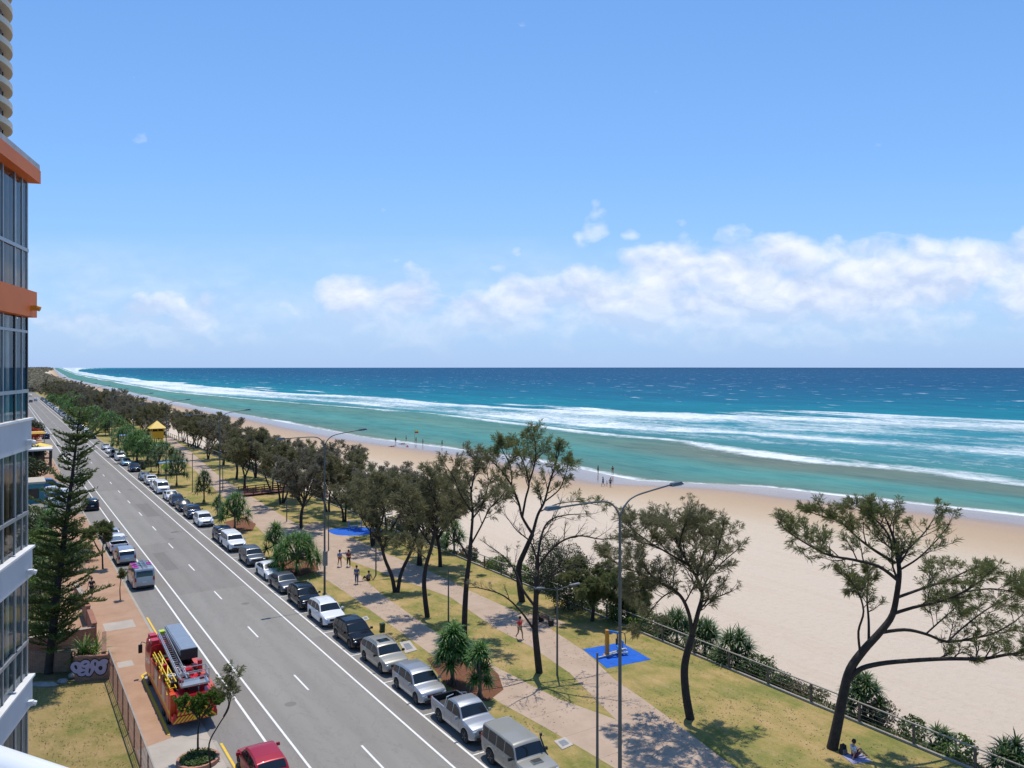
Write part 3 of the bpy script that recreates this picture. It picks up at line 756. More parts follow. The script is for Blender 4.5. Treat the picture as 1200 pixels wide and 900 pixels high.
        if detail:
            for fr in ([T['pil'][0] - .03] + ([T['pil'][1] - .03] if len(T['pil']) > 1 and kind != 'van' else [])):
                x = L / 2 - fr * L; hd = MB(); hd.beam((x + .09, sg * side_pt(x, .93, .018), T['B'] - .10), (x - .09, sg * side_pt(x, .93, .018), T['B'] - .10), .025, .035); hd.build('door_handle', body_m, root)
    g = MB(); g.box((L / 2 - .015, 0, zf - .06), (.07, W * 1.05, .17), 0, 0); g.build('grille', M_blackp, root)
    g = MB(); g.box((L / 2 - .01, 0, T['sill'] + .12), (.09, W * 1.45, .14), 0, 0); g.build('bumper_trim', M_blackp, root)
    g = MB(); g.box((-L / 2 + .01, 0, T['sill'] + .10), (.09, W * 1.5, .15), 0, 0); g.build('bumper_trim', M_blackp, root)
    g = MB(); g.box((L / 2 + .04, 0, T['sill'] + .21), (.012, .37, .12)); g.build('number_plate', M_plate, root)
    g = MB(); g.box((-L / 2 - .012, 0, .78), (.012, .37, .12)); g.build('number_plate', M_plate, root)
    if 'chrome' in extra or colname in ('silver', 'beige'):
        g = MB(); g.box((L / 2 + .025, 0, zf - .03), (.02, W * .85, .03)); g.box((L / 2 + .025, 0, zf - .09), (.02, W * .85, .02)); g.build('grille_bar', M_chrome, root)
    if 'rails' in extra:
        for sg in (1, -1):
            g = MB(); pts = []
            for i in range(7):
                fr = lerp(.42, .87, i / 6); x = L / 2 - fr * L; zt, zb, Wb, wt = sect(x); pts.append((x, sg * (wt - .09), zt + (.055 if 0 < i < 6 else .0)))
            g.tube(pts, .02, 6); g.build('roof_rail', M_chrome, root)
    if 'sunroof' in extra:
        glass_top('sunroof', .46, .60, .6)
    if 'scoop' in extra:
        g = MB(); x = L / 2 - .17 * L; z = top(.17); g.box((x, 0, z + .045), (.42, .62, .07), 0, 0, top=.85); g.build('bonnet_scoop', body_m, root)
        g = MB(); g.box((x, 0, z + .085), (.30, .50, .02), 0, 0); g.build('scoop_grille', M_blackp, root)
        g = MB(); g.tube([(L / 2 - .24 * L, W - .02, 1.10), (L / 2 - .27 * L, W - .03, 1.2), (L / 2 - .33 * L, W - .16, 1.86), (L / 2 - .33 * L, W - .16, 2.0)], .04, 8); g.box((L / 2 - .325 * L, W - .16, 2.03), (.12, .1, .13)); g.build('snorkel', M_blackp, root)
    if kind == 'ute':
        g = MB(); x0, x1 = L / 2 - .65 * L, L / 2 - .97 * L
        g.box(((x0 + x1) / 2, 0, .80), (abs(x1 - x0) - .03, 2 * W - .30, .02))
        for sg in (1, -1): g.box(((x0 + x1) / 2, sg * (W - .13), .97), (abs(x1 - x0) - .03, .02, .34)); g.box((lerp(x0, x1, .5), sg * (W - .19), 1.0), (.03, .03, .3)); g.box((xr, sg * (W - .28), .88), (.7, .22, .16), top=.85)
        g.box((x0 - .03, 0, .97), (.02, 2 * W - .34, .34)); g.box((x1 + .03, 0, .97), (.02, 2 * W - .34, .34)); g.build('tray_liner', M_blackp, root)
        if 'sportsbar' in extra:
            for sg in (1, -1):
                g = MB(); g.tube([(x0 - .1, sg * (W - .16), 1.15), (x0 - .12, sg * (W - .30), 1.62), (x0 - .12, sg * .2, 1.68)], .03, 8); g.build('sports_bar', M_chrome, root)
    if 'rack' in extra:
        g = MB()
        for fx in (.40, .56, .72): g.beam((L / 2 - fx * L, -W + .22, 2.05), (L / 2 - fx * L, W - .22, 2.05), .05, .04); 
        for sg in (1, -1):
            for fx in (.40, .56, .72): g.beam((L / 2 - fx * L, sg * (W - .22), 1.96), (L / 2 - fx * L, sg * (W - .22), 2.06), .05, .05)
        g.build('roof_rack', M_blackp, root)
        g = MB()
        for yy_ in (-.28, .12): g.beam((L / 2 - .30 * L, yy_, 2.12), (L / 2 - .93 * L, yy_, 2.12), .05, .07)
        for q in range(9): x = L / 2 - lerp(.32, .91, q / 8) * L; g.beam((x, -.28, 2.12), (x, .12, 2.12), .035, .035)
        g.build('ladder', M_chrome, root)
        mg = mat('magenta_vinyl', (.45, .03, .30), .4)
        for sg, f0, f1 in ((1, .36, .52), (1, .60, .80), (-1, .45, .6)):
            g = MB(); g.add([(L / 2 - f0 * L, sg * .88, 1.975), (L / 2 - f1 * L, sg * .88, 1.975), (L / 2 - (f1 + .08) * L, sg * .42, 1.995), (L / 2 - f0 * L, sg * .45, 1.995)], [(0, 1, 2, 3) if sg < 0 else (3, 2, 1, 0)]); g.v = [(a, b, c + .025 - .05 * max(0, abs(b) - .5)) for a, b, c in g.v]; g.build('roof_stripe', mg, root)
    return root
def place(root, s, t, toward=True, jitter=0, z=0.0):
    root.location = ST(s, t, z); root.rotation_euler = (0, 0, ANG_D + (PI if toward else 0) + jitter)
RG = 'cars parked nose towards the camera along the park kerb'
def s_from(px, py, z=.75): return toST(P(px, py, z))[0]
rr = random.Random(4)
RIGHT = [ # kind, colour, s or pixel, label, extras
 ('wagon4x4', 'beige', 34.5, 'boxy beige four-wheel-drive wagon with bonnet scoop and snorkel, frontmost of the kerb row', ('scoop', 'chrome')),
 ('ute', 'silver', 40.35, 'silver ute with an open black-lined tray parked behind the beige four-wheel-drive', ('sportsbar', 'chrome')),
 ('suv', 'silver', 46.2, 'silver SUV parked just behind the open-tray silver ute', ('chrome',)),
 ('suv', 'beige', 52.0, 'champagne SUV with sunroof and roof rails in front of a black SUV', ('sunroof', 'rails')),
 ('suv', 'black', (409.6, 741), 'black SUV parked between the champagne SUV and a white SUV', ()),
 ('suv', 'white', (383.6, 716), 'white SUV with dark windows parked between two black SUVs', ('rails',)),
 ('suv', 'black', (355, 698), 'tall black SUV parked behind the white SUV by the tall lamp post', ('rails',)),
 ('sedan', 'grey', (333, 680), 'dark grey sedan parked behind the black SUV nearest the tall lamp', ()),
 ('sedan', 'white', (316.5, 666), 'white sedan parked beside the big round pandanus', ()),
 ('suv', 'grey', (293, 651), 'charcoal SUV parked behind the white sedan by the big pandanus', ()),
 ('canopy', 'white', (277.5, 634), 'white dual-cab ute with a closed rear canopy', ()),
 ('suv', 'navy', (262.5, 626), 'very dark blue SUV parked behind the canopied white ute', ()),
 ('suv', 'white', (238, 608), 'white SUV parked alone in front of a gap and ahead of four dark cars', ()),
 ('suv', 'navy', (226.3, 599), 'dark navy SUV, nearest of the dark cars behind the lone white SUV', ()),
 ('sedan', 'black', (218, 591), 'black sedan, second of the dark cars behind the lone white SUV', ()),
 ('hatch', 'navy', (210, 585), 'dark blue hatchback parked in front of a white sedan and white van', ()),
 ('sedan', 'white', (202.5, 579.5), 'white sedan parked directly in front of the nearest white van', ()),
 ('van', 'white', (197, 571), 'white van towering over its neighbours, nearest van in the kerb row', ()),
 ('hatch', 'white', (183.5, 567), 'white hatchback parked behind the nearest white van', ()),
 ('suv', 'silver', (178, 562), 'silver SUV parked two cars behind the nearest white van', ()),
 ('sedan', 'bluegrey', (171.7, 557), 'blue-grey sedan parked across from the yellow-green sign', ()),
 ('suv', 'navy', (159, 547.5), 'dark navy SUV parked beside the dark litter bin', ()),
 ('hatch', 'lightblue', (147.5, 541), 'light blue hatchback with pale roof, under the broad pandanus clump', ()),
 ('van', 'white', (143.5, 535), 'white van parked behind the light blue hatchback', ()),
 ('suv', 'grey', (136.5, 531), 'grey SUV parked behind the far white van', ()),
 ('sedan', 'white', (131, 527), 'white sedan parked two cars behind the far white van', ()),
 ('sedan', 'silver', (124, 523), 'silver sedan at the end of the kerb row before the gap', ()),
 ('sedan', 'white', (107, 508), 'pale sedan standing alone after the long gap in the kerb row', ()),
]
CARS = []
for i, (k, c, pos, lab, ex) in enumerate(RIGHT):
    s = pos if not isinstance(pos, tuple) else s_from(*pos)
    car = make_car(k, c, lab, RG, extra=ex, detail=s < 130)
    place(car, s, 22.72 + rr.uniform(-.08, .08), True, rr.uniform(-.012, .012)); CARS.append(car)
s = 262; q = 0
while s < 600:
    k, c = rr.choice([('sedan', 'white'), ('suv', 'grey'), ('suv', 'white'), ('hatch', 'navy'), ('sedan', 'silver'), ('suv', 'black')])
    src = next((o for o in CARS if o.get('kc') == k + c), None)
    lab = 'far parked %s %s in the tiny distant stretch of the kerb row' % ({'white': 'white', 'grey': 'grey', 'navy': 'navy', 'silver': 'silver', 'black': 'black'}[c], {'suv': 'SUV', 'hatch': 'hatchback', 'sedan': 'sedan'}[k])
    grp = 'distant %s %ss at the far end of the kerb row' % (c, {'suv': 'SUV', 'hatch': 'hatchback', 'sedan': 'sedan'}[k])
    if src is None: o = make_car(k, c, lab, grp, detail=False); o['kc'] = k + c; CARS.append(o)
    else: o = copy_tree(src); o['label'] = lab; o['group'] = grp
    place(o, s, 22.75, True); s += rr.choice([5.87, 5.87, 5.87, 11.7])
for o in CARS:
    if 'kc' in o: del o['kc']
for o in list(S.objects):
    if 'kc' in o: del o['kc']
LG = 'cars parked or driving on the left side of the road'
def left(k, c, s, t, lab, ex=(), away=True, det=True, grp=LG, cat='car', name='parked_car'):
    o = make_car(k, c, lab, grp, extra=ex, detail=det, name=name, cat=cat); place(o, s, t, not away); return o
left('hatch', 'red', 41.3, 11.35, 'red hatchback at the bottom edge with a pinkish sunlit roof', ())
left('van', 'silver', s_from(160, 673, 1.0), 11.45, 'silver van with roof ladder and magenta roof stripes', ('rack',), cat='van', name='parked_van')
left('suv', 'silver', s_from(142, 650), 11.3, 'silver SUV parked directly ahead of the laddered van', ())
left('ute', 'white', s_from(135.5, 637), 11.3, 'white open-tray ute parked second ahead of the laddered van', ('sportsbar',))
left('sedan', 'silver', s_from(128, 625), 11.3, 'silver sedan parked third ahead of the laddered van', ())
left('suv', 'black', s_from(113, 590), 11.3, 'black SUV half hidden behind the tall pine, beside the driveway', (), det=False)
left('suv', 'navy', s_from(53, 511), 11.3, 'dark navy SUV parked by the yellow awning at the far left kerb', (), det=False)
left('sedan', 'white', s_from(49, 505), 11.3, 'white sedan parked ahead of the far navy SUV', (), det=False)
left('suv', 'grey', s_from(38, 470), 15.3, 'dark grey SUV driving away far down the left lane', (), det=False, name='moving_car')
left('sedan', 'blue', s_from(45.5, 468.5), 18.4, 'blue sedan coming towards us far down the right lane', (), away=False, det=False, name='moving_car')
left('van', 'white', s_from(46, 463), 18.2, 'white van coming towards us at the far end of the road', (), away=False, det=False, cat='van', name='moving_van')
left('sedan', 'silver', s_from(42.5, 465), 15.2, 'silver sedan driving away at the far end of the road', (), det=False, name='moving_car')
CP = 'cars in the small car park behind the pine'
for (k, c, s_, t_, lab) in (('sedan', 'white', 150, 7.4, 'white sedan in the roadside car park, farthest of the row seen through the pine'), ('suv', 'silver', 146.8, 7.3, 'silver SUV in the roadside car park, second from far seen through the pine'), ('sedan', 'bluegrey', 143.4, 7.5, 'blue-grey sedan in the middle of the roadside car park row'), ('hatch', 'white', 137, 7.6, 'white hatchback in the roadside car park, nearest car behind the pine'), ('van', 'blue', 156.5, 6.2, 'blue van parked at the back of the roadside car park')):
    o = make_car(k, c, lab, CP, detail=False); o.location = ST(s_, t_, .05 + .01); o.rotation_euler = (0, 0, ANG_D - PI / 2)

# ---------------------------------------------------------------- fire truck
def box_part(name, boxes, m, parent, smooth=False):
    g = MB()
    for b in boxes:
        if len(b) == 2: g.box(b[0], b[1])
        elif b[2] == 'beam': g.beam(b[0], b[1], b[3], b[4])
        else: g.box(b[0], b[1], top=b[2])
    return g.build(name, m, parent, smooth)
M_fred = paint('fire_engine_red', (.50, .012, .022), 0); M_forange = paint('fire_engine_orange', (.62, .085, .022), 0)
M_fyel = mat('fluoro_yellow', (.72, .50, .015), .5, 0, .06); M_flime = mat('fluoro_lime', (.45, .62, .04), .5, 0, .05)
M_boom = mat('boom_grey', (.26, .30, .36), .4, .3, .06); M_alu = mat('aluminium', (.48, .50, .52), .35, .7, .06); M_wht = mat('white_panel', (.72, .72, .70), .5, 0, .05)
ft = thing('fire_truck', 'red ladder fire truck with grey boom on its roof and striped rear', 'fire truck', (0, 0, 0))
g = MB(); sec = [(-1.22, .55), (1.22, .55), (1.25, .9), (1.25, 2.1), (1.17, 2.72), (1.0, 2.82), (-1.0, 2.82), (-1.17, 2.72), (-1.25, 2.1), (-1.25, .9)]
b0 = []
for x, k in ((5.0, .96), (4.93, 1.0), (3.2, 1.0), (2.75, 1.0)):
    b0.append(len(g.v)); g.v += [(x if z < 1.3 else x - (z - 1.3) * (.10 if x > 4 else 0), y * k, z) for y, z in sec]
for a, b in zip(b0, b0[1:]):
    for k in range(10): g.f.append((a + k, a + (k + 1) % 10, b + (k + 1) % 10, b + k)[::-1]); g.m.append(0)
g.f += [tuple(range(b0[0], b0[0] + 10)), tuple(reversed(range(b0[-1], b0[-1] + 10)))]; g.m += [0, 0]
cab = g.build('cab', M_fred, ft)
g = MB(); g.add([(4.99, -1.05, 1.5), (4.99, 1.05, 1.5), (4.89, 1.0, 2.45), (4.89, -1.0, 2.45)], [(0, 1, 2, 3)]); g.build('windscreen', M_glass, ft)
for sg in (1, -1):
    for x0, x1 in ((3.95, 4.75), (2.95, 3.8)):
        g = MB(); q = [(x1, sg * 1.262, 1.45), (x0, sg * 1.262, 1.45), (x0, sg * 1.22, 2.3), (x1, sg * 1.22, 2.3)]; g.add(q, [(0, 1, 2, 3) if sg > 0 else (3, 2, 1, 0)]); g.build('side_window', M_glass, ft)
    g = MB(); g.tube([(4.8, sg * 1.2, 2.4), (5.1, sg * 1.42, 2.45), (5.1, sg * 1.5, 2.3)], .025, 6); g.box((5.1, sg * 1.52, 2.0), (.14, .24, .55)); g.build('mirror', M_blackp, ft)
    box_part('headlight', [((5.0, sg * .95, .95), (.08, .35, .22))], M_lamp, ft)
    box_part('tail_light', [((-5.03, sg * 1.1, 1.0), (.05, .16, .4))], M_red, ft)
    box_part('roof_pod', [((4.35, sg * .86, 2.95), (.75, .5, .26), .85), ((3.2, sg * .92, 2.95), (.7, .48, .26), .9)], M_fred, ft)
    box_part('roof_panel', [((3.78, sg * .90, 2.86), (.40, .52, .07))], M_wht, ft)
    # body side: shutters and compartments
    box_part('side_body', [((-.9, sg * 1.10, 1.35), (7.1, .29, 1.5))], M_forange, ft)
    sb = box_part('side_stripe', [((-.9, sg * 1.255, 1.05), (7.0, .02, .22))], M_fyel, ft)
    for k in range(5): box_part('locker_shutter', [((1.75 - k * 1.32, sg * 1.256, 1.55), (1.12, .025, .95))], M_alu if k % 2 else M_fred, ft)
    box_part('outrigger', [((.6, sg * 1.08, .62), (.5, .3, .4))], M_blackp, ft)
for xw in (3.6, -1.9, -3.15):
    for sg in (1, -1):
        g = MB(); g.lathe((xw, sg * 1.08, .5), [(.3, -.14), (.48, -.15), (.5, -.1), (.5, .1), (.48, .15), (.3, .14)], 20, 0, 'Y'); wv_ = g.build('wheel', M_tyre, ft, True, R(40))
        g = MB(); g.lathe((xw, sg * 1.08, .5), [(.06, sg * .13), (.28, sg * .10), (.32, sg * .14)], 16, 0, 'Y'); g.build('rim', M_alu, wv_)
box_part('chassis', [((0, 0, .62), (9.6, 1.2, .3)), ((-.9, 0, 1.0), (7.1, 1.9, .5))], M_blackp, ft)
box_part('deck', [((-.9, 0, 1.72), (7.1, 1.9, .1)), ((2.1, 0, 1.9), (1.0, 2.3, .5))], M_blackp, ft)
# rear face with chevrons
g = MB(); g.box((-4.5, 0, 1.35), (1.0, 1.90, 1.45)); g.box((-4.72, 0, .8), (.66, 2.44, .35)); g.build('rear_body', M_fred, ft)
g = MB()
for sg in (1, -1):
    for k in range(6):
        y0 = k * .22; g.add([(-5.06 - .0, sg * y0, .66 + .0), (-5.06, sg * (y0 + .12), .66), (-5.06, sg * (y0 - .33 + .12) if y0 > .3 else sg * .0, 1.0), (-5.06, sg * (y0 - .33) if y0 > .3 else 0, 1.0 if y0 > .3 else .9)], [(0, 1, 2, 3) if sg < 0 else (3, 2, 1, 0)])
        g.add([(-5.01, sg * y0, 1.05), (-5.01, sg * (y0 + .11), 1.05), (-5.01, sg * max(0, y0 - .35), 1.95 if y0 > .3 else 1.5), (-5.01, sg * max(0, y0 - .46), 1.95 if y0 > .45 else 1.4)], [(0, 1, 2, 3) if sg < 0 else (3, 2, 1, 0)]) if k < 5 else None
g.build('rear_chevrons', M_fyel, ft)
# turntable, boom, rescue basket
g = MB(); g.lathe((-1.6, 0, 1.77), [(.85, 0), (.85, .25), (.6, .3), (.5, .75), (.001, .75)], 20); g.build('turntable', M_fred, ft, True, R(35))
boom = box_part('boom', [((1.75, -.42, 3.24), (5.6, 1.0, .40)), ((1.75, -.42, 3.45), (5.5, .86, .05)), ((1.75, -.93, 3.30), (5.4, .05, .1)), ((1.75, .09, 3.30), (5.4, .05, .1))], M_boom, ft)
box_part('boom_end_cap', [((-1.06, -.42, 3.16), (.12, 1.0, .62))], M_blackp, boom)
g = MB(); g.lathe((-1.09, -.42, 3.2), [(.001, 0), (.19, .0), (.19, .03), (.10, .035), (.001, .035)], 16); g.v = [(-1.06 - (z - 3.2), y, 3.2 + (x + 1.09)) for x, y, z in g.v]; g.build('end_disc', M_forange, boom)
box_part('warning_light_bar', [((4.2, .1, 3.12), (.55, .9, .28), .85)], M_flime, ft)
g = MB()
for yy_ in (.18, .58): g.beam((-3.6, yy_, 2.55), (4.2, yy_, 3.12), .06, .12); g.beam((-3.6, yy_, 2.80), (4.0, yy_, 3.37), .04, .05)
for k in range(24): f_ = k / 23; x = lerp(-3.5, 4.0, f_); z = lerp(2.56, 3.12, f_); g.beam((x, .18, z), (x, .58, z), .04, .04)
g.build('ladder', M_alu, ft)
g = MB()
for yy_ in (.82, 1.14): g.beam((-3.9, yy_, 2.25), (2.4, yy_, 2.35), .05, .07); g.beam((-3.9, yy_, 2.62), (1.9, yy_, 2.65), .05, .05)
for k in range(11): x = -3.8 + k * .56; g.beam((x, .82, 2.27), (x, 1.14, 2.27), .04, .04); g.beam((x, 1.14, 2.27), (x, 1.14, 2.63), .035, .035)
g.beam((-1.2, .84, 2.7), (-3.8, 1.3, 1.9), .06, .06); g.beam((.4, .84, 2.7), (-1.2, 1.3, 2.0), .06, .06)
g.build('handrail_frame', M_fyel, ft)
g = MB(); rf = random.Random(2)
for k in range(16):
    g.box((rf.uniform(-4.2, 2.1), rf.uniform(-1.05, 1.05), rf.uniform(1.95, 2.25)), (rf.uniform(.25, .7), rf.uniform(.2, .5), rf.uniform(.25, .5)), rz=rf.uniform(-.2, .2))
g.build('deck_equipment', M_blackp, ft)
g = MB()
for k in range(9): g.box((rf.uniform(-4.2, 1.8), rf.uniform(-1.0, 1.0), rf.uniform(2.15, 2.4)), (rf.uniform(.2, .5), rf.uniform(.15, .4), rf.uniform(.1, .3)))
g.build('red_locker', M_fred, ft)
g = MB()
for k in range(7):
    c = (rf.uniform(-3.8, 1.6), rf.uniform(.0, .95), 2.35 + rf.uniform(0, .2)); g.tube([(c[0] + .22 * math.cos(a), c[1] + .22 * math.sin(a), c[2] + .01 * a) for a in [i * PI / 6 for i in range(20)]], .035, 6)
g.build('hose_coil', M_wht, ft)
for (x, y) in ((-3.9, -.6), (-3.9, .55), (-1.25, -1.02), (-.9, .95)):
    box_part('red_post', [((x, y, 2.35), (.3, .26, .75), .85)], M_fred, ft)
g = MB(); g.box((-4.2, -.1, 2.5), (.9, 1.6, .10)); 
for x in (-4.62, -3.78):
    for y in (-.85, .65): g.beam((x, y, 2.5), (x, y, 3.3), .04, .04)
for z in (2.9, 3.3):
    g.beam((-4.62, -.85, z), (-4.62, .65, z), .04, .04); g.beam((-3.78, -.85, z), (-3.78, .65, z), .04, .04); g.beam((-4.62, -.85, z), (-3.78, -.85, z), .04, .04); g.beam((-4.62, .65, z), (-3.78, .65, z), .04, .04)
g.build('rescue_basket', M_alu, ft)
place(ft, 53.45, 9.47, False)
# ================================================================== TREES
M_bark = mat('dark_bark', (.042, .032, .026), .9, 0, .25, 3, bump=.5, bscale=14)
M_barkg = mat('grey_bark', (.17, .145, .125), .9, 0, .25, 3, bump=.4, bscale=14)
M_she = leafmat('she_oak_needles', (.135, .140, .055), (.185, .178, .085), (.28, .25, .15), .7, .45, .35)
M_sheg = leafmat('she_oak_needles_green', (.100, .140, .038), (.155, .175, .058), (.26, .24, .11), .7, .45, .35)
M_shed = leafmat('she_oak_needles_grey', (.150, .142, .090), (.205, .185, .130), (.30, .265, .20), .75, .45, .35)
M_pand = leafmat('pandanus_leaf', (.050, .150, .026), (.085, .200, .040), (.22, .30, .09), .45, .22, .8)
M_panc = leafmat('coast_screw_leaf', (.035, .088, .020), (.060, .122, .034), (.18, .21, .09), .5, .22, .8)
M_pine = leafmat('pine_needles', (.045, .085, .020), (.085, .125, .030), (.17, .19, .05), .6, .35, .5)
M_bush = leafmat('shrub_leaf', (.030, .070, .014), (.065, .110, .025), (.13, .17, .04), .55, .22, .7)
M_bushd = leafmat('dark_shrub_leaf', (.020, .040, .012), (.036, .062, .018), (.085, .10, .035), .55, .2, .7)
M_brt = leafmat('bright_shrub_leaf', (.075, .150, .020), (.12, .20, .03), (.22, .30, .06), .55, .25, .7)
M_flow = leafmat('red_flower', (.42, .045, .035), (.50, .09, .045), (.30, .04, .03), .6, .25, 2)
M_drys = leafmat('dry_scrub', (.17, .125, .075), (.22, .16, .09), (.28, .21, .14), .8, .2, .9)

def rvec(rg): return Vector((rg.gauss(0, 1), rg.gauss(0, 1), rg.gauss(0, 1))).normalized()
class Foliage:
    def __init__(s): s.v = []; s.f = []
    def tri(s, p, d, L, wd, rg, droop=.3):
        side = d.cross(rvec(rg))
        if side.length < 1e-3: side = Vector((1, 0, 0))
        side = side.normalized() * wd * .5
        n = len(s.v); m_ = p + d * L * .5; e = p + d * L; e.z -= droop * L
        m_.z -= droop * L * .2
        s.v += [tuple(p - side * .3), tuple(m_ - side), tuple(e), tuple(m_ + side)]
        s.f.append((n, n + 1, n + 2, n + 3))
    def tuft(s, p, d, n, L, wd, rg, spread=.8, droop=.3):
        for _ in range(n):
            q = (d + rvec(rg) * spread).normalized()
            s.tri(p + rvec(rg) * L * .18, q, L * rg.uniform(.6, 1.2), wd * rg.uniform(.7, 1.3), rg, droop)
    def leaf(s, p, nrm, L, wd, rg):
        a = nrm.orthogonal().normalized(); a.rotate(Matrix.Rotation(rg.uniform(0, 2 * PI), 3, nrm)); b = nrm.cross(a)
        n = len(s.v); s.v += [tuple(p - a * L * .5), tuple(p + b * wd * .5), tuple(p + a * L * .5), tuple(p - b * wd * .5)]; s.f.append((n, n + 1, n + 2, n + 3))
    def build(s, name, m, parent=None):
        me = bpy.data.meshes.new(name); me.from_pydata(s.v, [], s.f); me.materials.append(m); me.update()
        o = bpy.data.objects.new(name, me); COL.objects.link(o)
        if parent: o.parent = parent
        return o
class Tree:
    def __init__(s, seed, q=1.0, needle=.34, wd=.032, ntuft=13, dens=1.0, seg=6):
        s.rg = random.Random(seed); s.w = MB(); s.fo = Foliage(); s.q = q; s.needle = needle; s.wd = wd; s.nt = ntuft; s.dens = dens; s.seg = seg
        s.up = .10; s.droop = .25; s.lean = Vector((0, 0, 0)); s.maxl = 3; s.bare = 0.0; s.wig = .16
    def limb(s, p, d, L, r, lvl, leafy=1.0):
        rg = s.rg; n = max(3, int(L / (.45 if lvl < 3 else .3))); n = min(n, 8)
        pts = [Vector(p)]; d = d.normalized(); rads = [r]
        for i in range(n):
            d = (d + rvec(rg) * s.wig + Vector((0, 0, s.up)) + s.lean * .05).normalized()
            pts.append(pts[-1] + d * L / n); rads.append(r * lerp(1, .38, (i + 1) / n))
        s.w.tube(pts, rads, [8, 6, 5, 4, 3][min(lvl, 4)], 0, False)
        s.sprout(pts, rads, L, lvl, leafy)
    def sprout(s, pts, rads, L, lvl, leafy=1.0, start=.3, count=None):
        rg = s.rg; n = len(pts) - 1
        if lvl >= s.maxl:
            if rg.random() > leafy: return
            for i in range(1, n + 1):
                if rg.random() < s.dens:
                    d = (pts[i] - pts[i - 1]).normalized()
                    s.fo.tuft(pts[i], (d + Vector((0, 0, .15))).normalized(), s.nt, s.needle, s.wd, rg, .75, s.droop)
            return
        k = count or max(3, int([7, 6, 5, 4][min(lvl, 3)] * s.q + rg.uniform(-.5, 1)))
        for j in range(k):
            f = lerp(start, 1.0, (j + rg.random() * .8) / k); f = min(f, .999); i = int(f * n); q = pts[i].lerp(pts[i + 1], f * n - i)
            d0 = (pts[i + 1] - pts[i]).normalized(); sd_ = (rvec(rg) - d0 * .2); sd_ = (sd_ - d0 * sd_.dot(d0) * .7).normalized()
            sd_.z *= .6
            d = (d0 * rg.uniform(.35, .8) + sd_ * rg.uniform(.5, .95) + Vector((0, 0, .12))).normalized()
            s.limb(q, d, L * rg.uniform(.38, .62) * (1.15 - .4 * f), rads[i] * .55, lvl + 1, leafy)
        s.limb(pts[-1], (pts[-1] - pts[-2]).normalized(), L * .35, rads[-1] * .9, lvl + 1, leafy)
    def spine(s, pts, rads, lvl=1, leafy=1.0, start=.35, count=None, Lb=None):
        """a main limb given by its bends; smoothed, then sprouting"""
        P_ = [Vector(p) for p in pts]; out = []; ro = []
        for i in range(len(P_) - 1):
            p0 = P_[max(i - 1, 0)]; p1 = P_[i]; p2 = P_[i + 1]; p3 = P_[min(i + 2, len(P_) - 1)]
            for q in range(4):
                t = q / 4; out.append(.5 * ((2 * p1) + (p2 - p0) * t + (2 * p0 - 5 * p1 + 4 * p2 - p3) * t * t + (3 * p1 - p0 - 3 * p2 + p3) * t ** 3)); ro.append(lerp(rads[i], rads[i + 1], t))
        out.append(P_[-1]); ro.append(rads[-1])
        s.w.tube(out, ro, 10 if lvl <= 1 else 7, 0, False)
        if leafy >= 0: s.sprout(out, ro, Lb or sum((b - a).length for a, b in zip(out, out[1:])) * .6, lvl, leafy, start, count)
    def done(s, root, bark, leaf, wname='trunk'):
        a = s.w.build(wname, bark, root, True)
        if s.fo.f: s.fo.build('crown', leaf, root)
        return root

# ---- the near she-oaks: limbs measured off the photograph, depth added
def px_limb(base_py, base_px, root_loc):
    Y0 = P(base_px, base_py, Z1).y; k = Y0 / F
    def f(pts, dy=0.0):
        out = []; n = len(pts) - 1
        for i, q in enumerate(pts):
            y = Y0 + (dy * i / max(1, n) if len(q) == 2 else q[2]); kk = y / F
            out.append(Vector(((q[0] - 600) * kk, y, H - (q[1] - 430) * kk)) - root_loc)
        return out
    return f
TG = 'she-oaks standing on the park lawn'
def near_tree(base, label, limbs, seed, bark=M_bark, leaf=M_she, **kw):
    loc = P(base[0], base[1], Z1 - .02); root = thing('she_oak', label, 'tree', loc, 0, TG)
    T = Tree(seed, **{k: v for k, v in kw.items() if k in ('q', 'needle', 'wd', 'ntuft', 'dens')})
    for k in ('up', 'droop', 'wig', 'maxl'):
        if k in kw: setattr(T, k, kw[k])
    pl = px_limb(base[1], base[0], loc)
    for (pts, r0, r1, dy, leafy, start, cnt, lb) in limbs:
        w_ = pl(pts, dy); rads = [lerp(r0, r1, i / (len(w_) - 1)) for i in range(len(w_))]
        T.spine(w_, rads, 1, leafy, start, cnt and int(cnt * 1.2), lb and lb * 1.12)
    T.done(root, bark, leaf); return root
